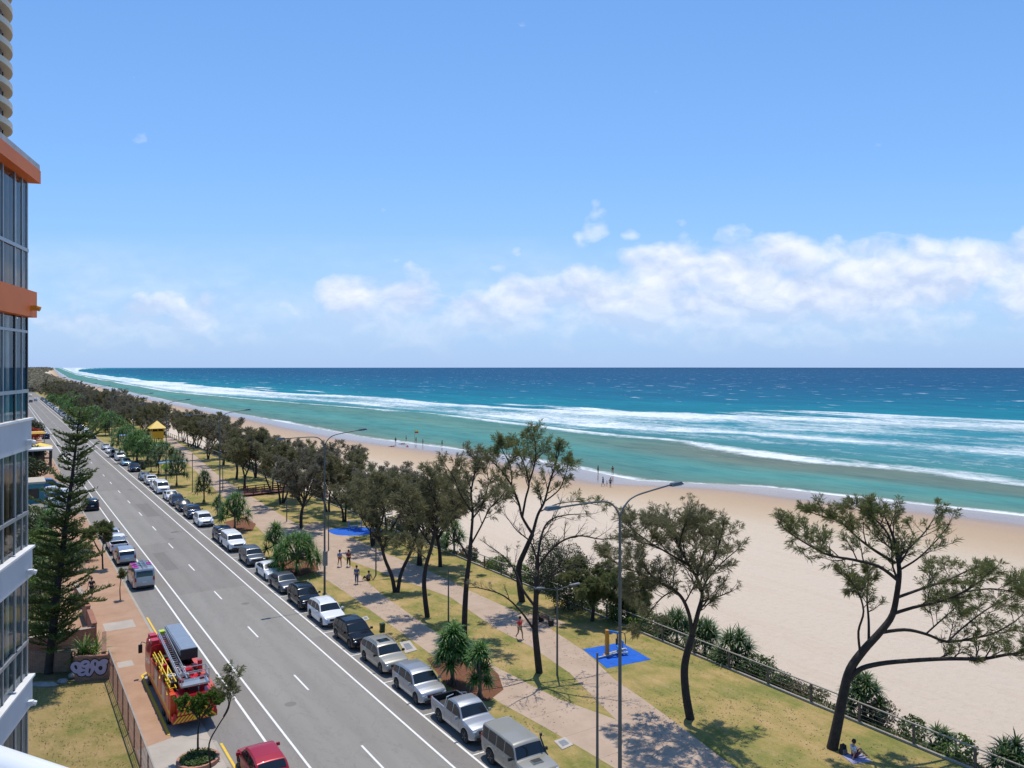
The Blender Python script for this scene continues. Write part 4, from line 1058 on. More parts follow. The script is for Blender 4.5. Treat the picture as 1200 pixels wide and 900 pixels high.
# big leaning tree on the right
near_tree((975, 877), 'large wind-bent she-oak leaning right over the fence with a long low limb', [
 ([(975, 878), (981, 850), (988, 815), (996, 785), (1012, 762), (1032, 740), (1046, 720), (1052, 690)], .30, .14, 0, -1, 0, 0, 0),
 ([(1052, 690), (1054, 670), (1051, 650), (1047, 630), (1040, 612)], .15, .05, .6, 1.0, .1, 9, 3.0),
 ([(988, 806), (1005, 786), (1030, 778), (1070, 774), (1110, 772), (1150, 772), (1175, 768), (1200, 763), (1220, 752)], .15, .05, -1.5, .75, .45, 11, 2.0),
 ([(1028, 742), (1060, 738), (1085, 743), (1110, 752), (1140, 748), (1165, 742), (1190, 728)], .10, .04, 2.2, .8, .4, 9, 2.6),
 ([(1044, 720), (1070, 712), (1100, 705), (1128, 694), (1150, 680)], .10, .035, -2.5, .9, .3, 8, 2.6),
 ([(1052, 700), (1080, 690), (1110, 680), (1135, 668)], .09, .035, 2.8, 1.0, .3, 8, 2.6),
 ([(1052, 680), (1030, 664), (1000, 656), (970, 650), (940, 634), (922, 622)], .10, .03, -2.4, 1.0, .3, 10, 2.6),
 ([(1050, 660), (1025, 645), (1005, 630), (985, 612), (960, 604)], .09, .03, 2.2, 1.0, .35, 9, 2.4),
 ([(1047, 645), (1040, 625), (1025, 608), (1010, 598)], .07, .03, -1, 1.0, .3, 7, 2.0),
 ([(1050, 655), (1068, 640), (1085, 622), (1095, 606)], .07, .02, 1.8, .35, .3, 7, 2.2),
 ([(1054, 668), (1075, 655), (1095, 636), (1110, 618)], .06, .02, -1.5, .3, .3, 6, 2.0),
 ([(1018, 758), (1018, 728), (1016, 700), (1018, 676)], .08, .03, 1.8, .7, .45, 6, 1.8),
 ([(1008, 765), (1006, 740), (1012, 716), (1004, 690), (992, 678)], .07, .03, -1.8, .8, .5, 6, 1.8),
 ([(1110, 752), (1135, 730), (1160, 712), (1185, 700), (1198, 690)], .05, .02, 1.0, 1.0, .2, 8, 2.4),
 ([(1085, 743), (1105, 725), (1120, 712)], .05, .02, 2.0, 1.0, .2, 6, 2.0),
 ([(1128, 694), (1160, 690), (1190, 694), (1205, 702)], .05, .02, -1.0, 1.0, .2, 7, 2.0),
 ], 11, leaf=M_sheg, q=1.55, dens=.9, ntuft=12, needle=.36, wd=.036)
near_tree((808, 842), 'forked she-oak with spreading crown behind the tall double-arm lamp', [
 ([(809, 843), (804, 815), (802, 785), (806, 762), (811, 745)], .27, .19, 0, -1, 0, 0, 0),
 ([(811, 745), (808, 722), (800, 702), (788, 690), (772, 682), (757, 668)], .13, .05, -1.5, .9, .3, 9, 2.6),
 ([(811, 745), (818, 718), (823, 696), (816, 676), (806, 660), (796, 640)], .15, .06, .8, 1.0, .3, 10, 2.9),
 ([(822, 700), (826, 684), (838, 668), (850, 656), (862, 646)], .07, .025, 1.5, .4, .3, 6, 1.9),
 ([(816, 676), (822, 656), (826, 640), (822, 624)], .08, .03, 2.2, .9, .3, 8, 2.3),
 ([(804, 660), (786, 650), (768, 640), (752, 636)], .07, .03, -2.0, 1.0, .2, 8, 2.6),
 ([(800, 650), (792, 632), (780, 618), (772, 610)], .07, .03, 1.8, 1.0, .2, 8, 2.4),
 ([(772, 682), (758, 690), (742, 694)], .05, .03, -1.0, .9, .2, 6, 2.2),
 ([(796, 640), (800, 622), (806, 612)], .05, .03, -1.0, 1.0, .2, 7, 2.2),
 ([(790, 692), (776, 700), (764, 714), (752, 730)], .05, .02, 1.5, .9, .2, 7, 2.0),
 ([(772, 682), (750, 672), (730, 664), (716, 656)], .06, .03, 1.5, 1.0, .2, 9, 2.6),
 ([(768, 640), (748, 626), (738, 618)], .05, .03, -2.0, 1.0, .2, 8, 2.4),
 ([(816, 676), (834, 660), (842, 640), (846, 624)], .06, .03, -2.0, .9, .2, 8, 2.3),
 ([(806, 660), (816, 644), (812, 628), (820, 614)], .06, .03, 2.5, 1.0, .2, 8, 2.4),
 ([(811, 740), (820, 716), (830, 700), (826, 680)], .07, .03, -2.2, .6, .3, 6, 2.0)], 23, q=1.5, dens=.8, ntuft=12, needle=.38, wd=.036)
near_tree((632, 788), 'nearly bare she-oak with dark trunk beside the twin-arm path light', [
 ([(632, 789), (629, 760), (627, 735), (628, 705), (629, 680), (630, 655)], .25, .14, 0, -1, 0, 0, 0),
 ([(630, 655), (634, 630), (642, 612), (660, 604), (690, 602)], .10, .02, 1.5, .10, .2, 8, 2.4),
 ([(630, 665), (650, 640), (676, 628), (706, 632), (730, 628)], .09, .02, -1.8, .12, .2, 8, 2.4),
 ([(629, 690), (650, 672), (680, 660), (706, 664)], .07, .02, 2.0, .10, .2, 7, 2.2),
 ([(628, 712), (612, 690), (603, 668), (590, 652), (574, 640)], .10, .02, 1.8, .12, .3, 8, 2.2),
 ([(627, 740), (610, 716), (590, 698), (566, 690), (548, 688)], .08, .02, -1.4, .08, .4, 6, 1.8),
 ([(630, 660), (622, 636), (606, 622), (594, 606)], .07, .02, -2.0, .15, .2, 7, 2.4),
 ([(629, 700), (640, 680), (655, 664), (664, 648)], .06, .02, -2.0, .1, .2, 7, 2.2)], 31, leaf=M_shed, q=1.5, dens=.6, ntuft=8, needle=.3, wd=.03)
near_tree((612, 705), 'tall she-oak with flat leafy top rising above the sea line', [
 ([(612, 706), (609, 685), (608, 664), (616, 644), (624, 626)], .30, .20, 0, -1, 0, 0, 0),
 ([(624, 626), (630, 604), (638, 588), (644, 566), (650, 548), (652, 534)], .14, .05, 1.5, 1.0, .3, 9, 2.9),
 ([(624, 626), (612, 606), (608, 590), (600, 570), (588, 552), (576, 540)], .13, .05, -1.5, 1.0, .35, 9, 2.8),
 ([(612, 606), (616, 584), (620, 566), (614, 544), (606, 526)], .11, .05, 2.5, 1.0, .4, 8, 2.8),
 ([(620, 566), (626, 546), (628, 528), (626, 514)], .08, .04, -2.0, 1.0, .3, 8, 2.8),
 ([(638, 588), (655, 574), (662, 558), (666, 544)], .07, .03, 2.2, .9, .3, 6, 2.4),
 ([(600, 570), (598, 546), (590, 530), (586, 522)], .06, .03, -1.0, 1.0, .3, 7, 2.4),
 ([(632, 600), (655, 590), (680, 588), (700, 592)], .06, .02, -2, .35, .4, 6, 2.4)], 41, leaf=M_sheg, q=1.5, dens=.75, ntuft=10, needle=.50, wd=.048)
near_tree((544, 741), 'tall straight-trunked she-oak between the two park paths, right of its twin', [
 ([(544, 742), (545, 710), (547, 680), (550, 655), (552, 630)], .24, .14, 0, -1, 0, 0, 0),
 ([(552, 630), (554, 600), (552, 578), (556, 556), (558, 540)], .12, .04, 1.0, 1.0, .2, 10, 2.6),
 ([(551, 640), (564, 616), (574, 596), (586, 584)], .08, .03, -2.0, .8, .3, 8, 2.4),
 ([(550, 655), (536, 630), (528, 606), (530, 588)], .08, .03, 2.0, .9, .3, 8, 2.4),
 ([(553, 600), (540, 580), (532, 560), (524, 548)], .07, .03, -1.5, 1.0, .3, 8, 2.4),
 ([(552, 610), (566, 590), (572, 566), (570, 548)], .07, .03, 2.0, .9, .3, 8, 2.4)], 52, leaf=M_she, q=1.45, dens=.7, ntuft=11, needle=.45, wd=.045)
near_tree((500, 723), 'slim she-oak with a dense dark crown between the park paths', [
 ([(501, 724), (498, 700), (497, 680), (500, 660), (506, 640), (510, 618)], .22, .12, 0, -1, 0, 0, 0),
 ([(510, 618), (512, 596), (506, 576), (500, 562)], .10, .04, 1.0, 1.0, .1, 10, 2.6),
 ([(506, 640), (492, 620), (484, 600), (478, 586)], .08, .03, -1.5, 1.0, .2, 9, 2.6),
 ([(508, 628), (524, 610), (530, 590), (526, 574)], .08, .03, 1.5, 1.0, .2, 9, 2.6),
 ([(500, 655), (486, 645), (474, 640)], .05, .03, 1.5, .9, .2, 7, 2.2)], 61, leaf=M_she, q=1.45, dens=.75, ntuft=11, needle=.5, wd=.05)
near_tree((463, 694), 'double-stemmed she-oak at the fork of the park paths', [
 ([(463, 695), (459, 675), (451, 655), (446, 635), (442, 618)], .20, .09, 0, 1.0, .55, 8, 2.6),
 ([(466, 694), (470, 672), (480, 650), (487, 632), (490, 616)], .19, .09, 1.5, 1.0, .55, 8, 2.6),
 ([(446, 636), (430, 618), (420, 600), (412, 584)], .08, .03, -1.5, 1.0, .2, 10, 3.0),
 ([(444, 622), (450, 600), (444, 580), (440, 566)], .08, .03, 1.5, 1.0, .2, 10, 3.0),
 ([(490, 618), (484, 600), (476, 586), (470, 572)], .07, .03, 2.5, 1.0, .2, 9, 2.8)], 71, leaf=M_she, q=1.45, dens=.75, ntuft=11, needle=.5, wd=.055)

# ---- she-oak kinds that are copied along the park
def generic_tree(seed, h, spread, leaf, label, cat='tree', name='she_oak', **kw):
    root = thing(name, label, cat, (0, 0, 0), 0, 'she-oaks behind the park path')
    T = Tree(seed, q=kw.get('q', 1.1), needle=kw.get('needle', .60), wd=kw.get('wd', .075), ntuft=kw.get('ntuft', 9), dens=kw.get('dens', .8)); T.up = .06
    rg = T.rg; nst = kw.get('stems', 2)
    for st_ in range(nst):
        a = rg.uniform(0, 2 * PI); l = rg.uniform(.05, .22) if nst > 1 else .05
        p0 = Vector((.25 * math.cos(a), .25 * math.sin(a), 0)) * (nst > 1); top = Vector((math.cos(a) * l * h, math.sin(a) * l * h, h * .34))
        mid = p0.lerp(top, .5) + Vector((rg.uniform(-.4, .4), rg.uniform(-.4, .4), 0))
        r0 = .24 if nst == 1 else .17
        T.spine([p0, mid, top], [r0, r0 * .8, r0 * .62], 1, -1)
        nb = 9 if nst == 1 else (6 if nst == 2 else 4)
        for b in range(nb):
            a2 = b * 2 * PI / nb + rg.uniform(-.5, .5); sp_ = spread * rg.uniform(.35, .98)
            q = mid.lerp(top, rg.uniform(.4, 1.0)); e = q + Vector((math.cos(a2) * sp_, math.sin(a2) * sp_, h * (.60 - .30 * (sp_ / spread) ** 2) * rg.uniform(.75, 1.0)))
            m_ = q.lerp(e, .5) + Vector((rg.uniform(-.5, .5), rg.uniform(-.5, .5), h * .03))
            T.spine([q, m_, e], [r0 * .45, r0 * .26, r0 * .12], 1, 1.0, .25, 9, spread * .46)
    return T.done(root, M_bark, leaf)
kinds = [generic_tree(101, 11, 5.6, M_she, 'broad brown-green she-oak behind the park path', stems=2),
         generic_tree(102, 12, 5.0, M_shed, 'grey-brown she-oak behind the park path', stems=1),
         generic_tree(103, 10.5, 6.2, M_she, 'many-stemmed she-oak behind the park path', stems=3),
         generic_tree(104, 12, 6.0, M_shed, 'tall grey she-oak behind the park path', stems=2, dens=.8)]
used = [False] * 4
def put_tree(ki, px, py, sc, rz, label, group='she-oaks behind the park path', loc=None):
    k = kinds[ki]; o = k if not used[ki] else copy_tree(k); used[ki] = True
    p = G(px, py) if loc is None else loc
    o.location = (p.x, p.y, p.z - .05); o.rotation_euler = (0, 0, rz); o.scale = (sc, sc, sc * (1.0))
    o['label'] = label; o['group'] = group; return o
MID = [ # base pixel, kind, scale, turn, label
 (492, 662, 0, 1.0, .3, 'she-oak behind the double-stemmed one, beside the dark pandanus by the fence'),
 (516, 664, 1, .95, 2.2, 'she-oak by the fence behind the slim path-side one'),
 (436, 640, 2, .85, 1.0, 'she-oak overhanging the right edge of the oval blue mat'),
 (404, 612, 0, .95, 4.0, 'she-oak rising directly behind the oval blue mat'),
 (353, 619, 1, .95, 5.1, 'she-oak whose trunk stands left of the second tall lamp from the camera'),
 (384, 600, 3, .95, 2.6, 'broad grey she-oak behind the second tall lamp'),
 (330, 590, 2, 1.0, .5, 'she-oak just right of the maroon timber boardwalk'),
 (286, 574, 0, 1.05, 3.3, 'she-oak leaning over the left end of the maroon boardwalk'),
 (277, 562, 1, 1.0, 1.4, 'she-oak with dark trunk left of the maroon boardwalk'),
 (262, 545, 3, .95, 5.6, 'she-oak between the boardwalk and the small timber shelter lawn'),
 (243, 538, 0, 1.0, 2.0, 'she-oak standing alone on the sunny lawn right of the yellow tower'),
 (300, 560, 2, .9, 4.4, 'she-oak on the dune directly behind the boardwalk'),
 (222, 524, 3, .9, .9, 'she-oak on the dune immediately right of the yellow lifeguard tower'),
 (318, 574, 3, .85, 2.9, 'grey she-oak on the dune right of the boardwalk steps'),
 (350, 586, 2, .85, 1.9, 'low she-oak on the dune behind the second tall lamp'),
 (455, 622, 3, .8, .2, 'grey she-oak on the dune right behind the oval blue mat'),
]
for (px, py, k, sc, rz, lab) in MID: put_tree(k, px, py, sc, rz, lab)
rg = random.Random(77)
s = 205
FL = {0: 'broad brown-green she-oak in the far belt beyond the yellow lifeguard tower', 1: 'narrow grey-brown she-oak in the far belt beyond the yellow lifeguard tower', 2: 'low many-stemmed she-oak in the far belt beyond the yellow lifeguard tower', 3: 'wide-topped grey she-oak in the far belt beyond the yellow lifeguard tower'}
while s < 780:
    for t in ((37.5, 42.5) if s < 330 else (31, 38, 45)):
        if rg.random() < .74:
            k = rg.choice([0, 1, 3, 3, 2]); p = ST(s + rg.uniform(-3, 3), min(t + rg.uniform(-2.5, 2.5), tdune(s) + 1), 0.05)
            put_tree(k, 0, 0, rg.uniform(.58, 1.05), rg.uniform(0, 6.28), FL[k], 'far belt of %s' % {0: 'broad brown-green she-oaks', 1: 'narrow grey-brown she-oaks', 2: 'low many-stemmed she-oaks', 3: 'wide-topped grey she-oaks'}[k], p)
    s += 9.5 if s < 400 else 13
# far-off wood that reads as one mass
fo = Foliage()
s = 640
while s < 9000:
    st_ = max(5, s * .012)
    t = -60 - s * .05
    while t < tdune(s) - 2:
        if not (s < 780 and 0 < t < 30):
            h = rg.uniform(5, 12) * (1 if s < 3000 else 1.3); c = ST(s + rg.uniform(-2, 2), t, 0)
            for q in range(26):
                d = rvec(rg); d.z = abs(d.z); r_ = rg.uniform(.6, 1.0); pq = c + Vector((d.x * 6 * st_ / 10, d.y * 6 * st_ / 10, d.z * h * r_)); fo.leaf(pq, (d + rvec(rg) * .5).normalized(), st_ * .34, st_ * .26, rg)
        t += st_ * rg.uniform(.8, 1.2)
    s += st_
tag(fo.build('far_woodland', M_shed), kind='stuff')

# ---- pandanus
def rosette(fo, c, d, n, L, wd, rg):
    """long arching strap leaves around a growing tip"""
    a0 = rg.uniform(0, 6.28); u = d.orthogonal().normalized(); v_ = d.cross(u)
    for k in range(n):
        a = a0 + k * 2.4; el = lerp(1.25, -.35, k / n) + rg.uniform(-.15, .15)
        dirv = (u * math.cos(a) + v_ * math.sin(a)) * math.cos(el) + d * math.sin(el)
        LL = L * rg.uniform(.8, 1.1); side = dirv.cross(Vector((0, 0, 1)))
        if side.length < .05: side = u.copy()
        side = side.normalized() * wd * .5; p = c.copy(); b = len(fo.v); dd = dirv.copy()
        for q in range(5):
            w_ = [.8, 1, .85, .5, .08][q]
            up_ = Vector((0, 0, .0))
            fo.v += [tuple(p - side * w_), tuple(p + side * w_)]
            p = p + dd * LL / 4; dd = (dd + Vector((0, 0, -.26 - .05 * q))).normalized()
        for q in range(4): fo.f.append((b + 2 * q, b + 2 * q + 1, b + 2 * q + 3, b + 2 * q + 2))
def pandanus(loc, label, heads, h, spread, seed, leaf=M_pand, L=1.0, n=46, wd=.085, group='pandanus clumps', rz=0, name='pandanus', trunk_r=.11):
    rg = random.Random(seed); root = thing(name, label, 'pandanus', loc, rz, group)
    w_ = MB(); fo = Foliage(); base = Vector((0, 0, h * .38))
    w_.tube([(0, 0, -.05), (.03, 0, h * .2), base], [trunk_r * 1.35, trunk_r, trunk_r], 8)
    for k in range(6):
        a = k * PI / 3; w_.tube([(math.cos(a) * .35, math.sin(a) * .35, -.05), (0, 0, h * .16)], [.03, .035], 5)
    heads = int(heads * 1.9); spread *= 1.12
    for k in range(heads):
        a = k * 2.4 + rg.uniform(-.3, .3); f_ = math.sqrt((k + .5) / heads); rr_ = spread * min(1, f_ * 1.15) * rg.uniform(.8, 1.0); z = h * (.96 - .58 * f_ ** 2.2) - L * .38 + rg.uniform(-.2, .2)
        e = Vector((math.cos(a) * rr_, math.sin(a) * rr_, max(h * .24, z))); m_ = base.lerp(e, .5) + Vector((0, 0, -.06))
        w_.tube([base, m_, e], [trunk_r * .8, trunk_r * .6, trunk_r * .55], 6, 0, False)
        rosette(fo, e, (e - base + Vector((0, 0, h * .35))).normalized(), n, L, wd * 1.15, rg)
    w_.build('trunk', M_barkg, root, True); fo.build('crown', leaf, root); return root
def Pz(px, py): 
    v = G(px, py); return v
pandanus(Pz(530, 803), 'wide pandanus in the mulch bed beside the silver SUV', 9, 4.1, .85, 1, L=.92, n=54, wd=.10)
pandanus(Pz(562, 820), 'narrow-trunked pandanus at the right end of the mulch bed by the silver ute', 5, 3.9, .50, 2, L=.78, n=54, wd=.10)
pandanus(Pz(348, 672), 'big round bright green pandanus behind the white sedan', 16, 4.2, 2.0, 3, L=1.2, n=50)
pandanus(Pz(322, 654), 'smaller pandanus growing against the left side of the big round one', 7, 4.0, .9, 4, L=1.1)
pandanus(Pz(275, 622), 'tall leafy pandanus ahead of the lone white SUV', 12, 5.0, 1.5, 5, L=1.2)
pandanus(Pz(255, 606), 'small pandanus beside the pole left of the tall leafy pandanus', 4, 3.2, .6, 6, L=.9)
pandanus(Pz(239, 590), 'dark upright pandanus behind the four dark cars', 8, 5.2, 1.1, 7, L=1.1, leaf=M_panc)
pandanus(Pz(207, 570), 'round dark pandanus beside the nearest white van', 9, 5.6, 1.7, 8, leaf=M_panc, L=1.2)
pandanus(Pz(186, 556), 'slim-trunked pandanus next to the yellow-green sign', 6, 6.0, 1.2, 9, L=1.2, leaf=M_panc)
pandanus(Pz(160, 541), 'wide pandanus spreading over the light blue hatchback', 15, 7.2, 3.1, 10, L=1.5, n=44, wd=.12)
pandanus(Pz(146, 534), 'pandanus at the left of the wide one, over the far white van', 10, 7.0, 2.4, 11, L=1.5, n=44, wd=.12)
pandanus(Pz(172, 546), 'pandanus at the right of the wide one, above the navy SUV', 9, 6.5, 2.0, 16, L=1.4, n=44, wd=.12)
pandanus(Pz(128, 510), 'pale green pandanus clump by the gap in the parked cars', 14, 7.5, 4.0, 12, L=1.8, n=40, wd=.16)
pandanus(Pz(110, 500), 'pandanus clump left of the pale green one, behind the lone pale sedan', 14, 7.5, 4.0, 13, L=1.8, n=40, wd=.16)
pandanus(Pz(181, 519), 'dark pandanus at the foot of the yellow lifeguard tower', 10, 6.0, 2.6, 17, leaf=M_panc, L=1.5, wd=.13)
pandanus(Pz(92, 487), 'far pandanus clump where the row of cars turns tiny', 12, 9, 5.0, 14, L=2.2, n=36, wd=.22)
pandanus(Pz(84, 480), 'farthest pandanus clump at the end of the visible kerb', 12, 9, 5.0, 15, L=2.2, n=36, wd=.24)
pk = [o for o in S.objects if o.parent is None and o.name.startswith('pandanus')]
rg = random.Random(44); s = 170
src = [pk[9], pk[12], pk[6], pk[7]]
while s < 560:
    for t in ((26.5, 30.5) if s < 300 else (26, 30, 34.5)):
        if rg.random() < .62:
            k = rg.choice([0, 0, 1, 2, 3]); o = copy_tree(src[k]); o.location = ST(s + rg.uniform(-4, 4), t + rg.uniform(-1.6, 1.6), Z1); o.rotation_euler = (0, 0, rg.uniform(0, 6.28)); q = rg.uniform(.6, .85) if k != 1 else rg.uniform(.45, .65); o.scale = (q, q, q)
            o['label'] = ('wide bright green pandanus in the distant planting strip between parked cars and she-oaks' if k < 2 else 'narrow dark pandanus in the distant planting strip between parked cars and she-oaks'); o['group'] = 'wide pandanus of the distant planting strip' if k < 2 else 'narrow dark pandanus of the distant planting strip'
    s += 11
DG = 'pandanus behind the lawn fence'
def dpos(px, t): # on the dune strip at lateral distance t, at image column px
    lo, hi = 431.0, 1500.0; base = None
    for py in [440 + i for i in range(0, 700, 1)]:
        z = ground_z(0, t); v = P(px, py, z)
        if toST(v)[1] < t: return v
    return v
def on_dune(px, t):
    z = ground_z(0, t); X0 = None
    # line of constant t seen at column px
    k = (px - 600) / F; Y = t / (k * NX + NY); return Vector((k * Y, Y, z))
pandanus(on_dune(863, 43.9), 'spiky pandanus on the sand behind the fence, between the two large she-oaks', 7, 2.9, 1.0, 21, leaf=M_panc, L=1.15, n=44, group=DG)
pandanus(on_dune(826, 44.0), 'pandanus behind the fence just right of the forked trunk', 7, 2.9, .9, 22, leaf=M_panc, L=1.1, group=DG)
pandanus(on_dune(793, 44.2), 'pandanus behind the fence just left of the forked trunk', 8, 2.6, 1.1, 23, leaf=M_panc, L=1.1, group=DG)
pandanus(on_dune(1012, 44.0), 'dense dark pandanus behind the trunk of the leaning she-oak', 8, 3.0, .9, 24, leaf=M_panc, L=.85, group=DG)
pandanus(on_dune(1186, 43.5), 'pandanus in the bottom right corner by the fence', 6, 2.3, .8, 25, leaf=M_panc, L=.95, group=DG)
pandanus(on_dune(1103, 44.2), 'low pandanus behind the fence right of the picnic spot', 3, 1.5, .5, 26, leaf=M_panc, L=.75, group=DG)
pandanus(on_dune(532, 43.0), 'bright-leaved pandanus by the fence behind the twin straight she-oaks', 7, 3.8, .9, 27, leaf=M_pand, L=1.1, group=DG)
pandanus(on_dune(343, 42.8), 'pandanus behind the fence left of the lone trunk near the second lamp', 8, 4, 1.4, 28, leaf=M_panc, L=1.2, group=DG)

# ---- shrubs and dune cover
def shrub(loc, rx, ry, h, n, L, leaf, label, seed, name='shrub', group=None, rz=0, stems=7, cat='shrub', wdf=.6):
    rg = random.Random(seed); root = thing(name, label, cat, loc, rz, group); fo = Foliage(); w_ = MB()
    for k in range(n):
        d = rvec(rg); r_ = rg.uniform(.55, 1.0) ** .6
        bump_ = 1 + .35 * noise.noise(Vector((d.x * 2.1 + seed, d.y * 2.1, d.z * 2.1)))
        z = h * .5 + d.z * h * .5 * r_ * bump_; x = d.x * rx * r_ * bump_; y = d.y * ry * r_ * bump_
        if z < .02: z = rg.uniform(.02, .3 * h)
        fo.leaf(Vector((x, y, z)), (d + rvec(rg) * .9).normalized(), L * rg.uniform(.7, 1.3), L * wdf * rg.uniform(.7, 1.3), rg)
    for k in range(stems):
        a = rg.uniform(0, 6.28); q = rg.uniform(.3, .8); w_.tube([(0, 0, -.05), (math.cos(a) * rx * q * .5, math.sin(a) * ry * q * .5, h * .4), (math.cos(a) * rx * q, math.sin(a) * ry * q, h * .85)], [.04, .025, .01], 5, 0, False)
    w_.build('stem', M_barkg, root); fo.build('foliage', leaf, root); return root
shrub(P(666, 716, .0), 2.6, 2.0, 5.6, 9000, .15, M_bushd, 'tall dark bush by the fence behind the bare she-oak', 5, group='bushes along the fence', rz=.6)
shrub(on_dune(640, 43.6), 2.0, 1.8, 5.4, 6000, .15, M_bushd, 'darkest tall bush left of the broad one, by the fence', 6, group='bushes along the fence')
def droop_tree(loc, h, spread, seed, label, leaf=M_sheg):
    root = thing('she_oak', label, 'tree', loc, 0, TG); T = Tree(seed, q=1.5, needle=.42, wd=.045, ntuft=11, dens=.85); T.droop = .5; rg = T.rg; T.up = .02
    T.spine([(0, 0, 0), (.1, .1, h * .2), (0, .2, h * .42)], [.16, .13, .10], 1, -1)
    for b in range(11):
        a = b * 2.4; sp_ = spread * rg.uniform(.4, 1); q = Vector((0, .1, h * rg.uniform(.15, .42))); e = q + Vector((math.cos(a) * sp_, math.sin(a) * sp_, h * .52 * rg.uniform(.25, 1.1)))
        T.spine([q, q.lerp(e, .5) + Vector((0, 0, .3)), e], [.06, .04, .02], 1, 1.0, .1, 10, spread * .55)
    T.done(root, M_bark, leaf)
droop_tree(P(694, 728, .1), 5.2, 2.3, 301, 'low drooping olive-green she-oak beside the fence, left of the nearest tall lamp')
droop_tree(on_dune(735, 43.6), 5.0, 2.0, 302, 'drooping olive she-oak on the dune directly behind the nearest tall lamp pole')
shrub(on_dune(757, 43.3), 1.6, 1.0, 1.7, 1300, .20, M_brt, 'bright green low bush behind the fence by the tall lamp post', 8, group='bushes along the fence')
shrub(on_dune(735, 43.3), 1.6, 1.0, 1.8, 1300, .20, M_bush, 'mid green low bush behind the fence, left of the bright one', 9, group='bushes along the fence')
shrub(on_dune(884, 43.9), 1.6, 1.0, 1.6, 1500, .17, M_bush, 'rounded green shrub behind the fence beside the spiky pandanus', 10, group='bushes along the fence')
shrub(on_dune(845, 43.4), .9, .7, 1.2, 700, .16, M_brt, 'small bright shrub tucked between two pandanus at the fence', 12, group='bushes along the fence')
shrub(on_dune(903, 44.0), 1.9, .9, 1.1, 1500, .16, M_bush, 'long low clipped-looking shrub behind the fence', 11, group='bushes along the fence', rz=TH + PI / 2)
shrub(on_dune(925, 44.4), 1.5, .8, .8, 900, .15, M_drys, 'dry brownish low shrub at the end of the clipped-looking one', 15, group='bushes along the fence', rz=TH + PI / 2)
shrub(on_dune(1032, 44.4), 1.0, .9, 1.9, 700, .16, M_drys, 'grey dry bush right of the dense dark pandanus', 13, group='bushes along the fence')
rg = random.Random(9)
LM = ['low green shrub in the dune belt right of the leaning she-oak', 'scrubby shrub in the dune belt under the near trees', 'shrub in the dune belt behind the oval blue mat and boardwalk']
s = 12
while s < 210:
    t = rg.uniform(43.2, 45.4); p = ST(s, t, ground_z(s, t)); px = 600 + p.x / p.y * F if p.y > 1 else 9999
    k = 0 if px > 940 else (1 if px > 470 else 2)
    if not (780 < px < 985) or rg.random() < .15:
        lf, nm = rg.choice([(M_bush, 0), (M_bushd, 0), (M_drys, 1), (M_brt, 0), (M_she, 1)])
        h = rg.uniform(.6, 1.4) * (1 if k < 1 else 1.7)
        shrub(p, rg.uniform(.8, 1.6), rg.uniform(.6, 1.1), h, int(500 + 200 * h), .17 + s * .0008, lf, LM[k], int(s * 10), group=('low shrubs of the dune belt right of the leaning she-oak', 'scrub of the dune belt under the near trees', 'shrubs of the dune belt behind the oval mat and boardwalk')[k], rz=rg.uniform(0, 3), stems=4)
    s += rg.uniform(2.2, 4.6)
# grasses and creeping plants on the dune strip
fo = Foliage()
for k in range(15000):
    s = 8 + (rg.random() ** 1.4) * 230; t = rg.uniform(42.6, 47.2); z = ground_z(s, t)
    if noise.noise(Vector((s * .22, t * .5, 5))) < -.05 + .12 * (t - 44): continue
    for q in range(3): fo.tri(ST(s + rg.uniform(-.2, .2), t + rg.uniform(-.2, .2), z), (Vector((0, 0, 1)) + rvec(rg) * .7).normalized(), rg.uniform(.2, .55), .05 + s * .0005, rg, .3)
tag(fo.build('dune_grass', M_bush), 'creeping grass and low plants on the dune slope', 'grass', kind='stuff')

# fallen leaves and rough tufts
fo = Foliage(); rg = random.Random(19)
k = 0
while k < 9000:
    s = 14 + (rg.random() ** 1.3) * 120; t = rg.uniform(24.2, 42.2)
    if noise.noise(Vector((s * .16, t * .22, 2))) < rg.uniform(-.25, .35): continue
    L_ = rg.uniform(.06, .15); fo.leaf(ST(s, t, Z1 + .022), (Vector((0, 0, 1)) + rvec(rg) * .25).normalized(), L_, L_ * .5, rg); k += 1
tag(fo.build('leaf_litter', M_drys), 'fallen leaves scattered over the lawn and paths', 'leaf litter', kind='stuff')
fo = Foliage()
for k in range(9000):
    s = rg.uniform(26, 60); t = rg.uniform(-9, 6.0)
    if noise.noise(Vector((s * .5, t * .5, 8))) < -.1: continue
    p_ = ST(s, t, .08); fo.tri(p_, (Vector((0, 0, .6)) + rvec(rg) * .8).normalized(), rg.uniform(.07, .20), .04, rg, .2)
tag(fo.build('dry_grass_tufts', M_drys), 'dry grass tufts on the vacant lot', 'grass', kind='stuff')
# ================================================================== STREET AND PARK FURNITURE
M_galv = mat('galvanised_steel', (.24, .255, .27), .5, .5, .1, 2)
M_pole = mat('lamp_pole_grey', (.13, .14, .145), .5, .4, .1, 2)
M_head = mat('lamp_head', (.10, .11, .12), .4, .2, .05)
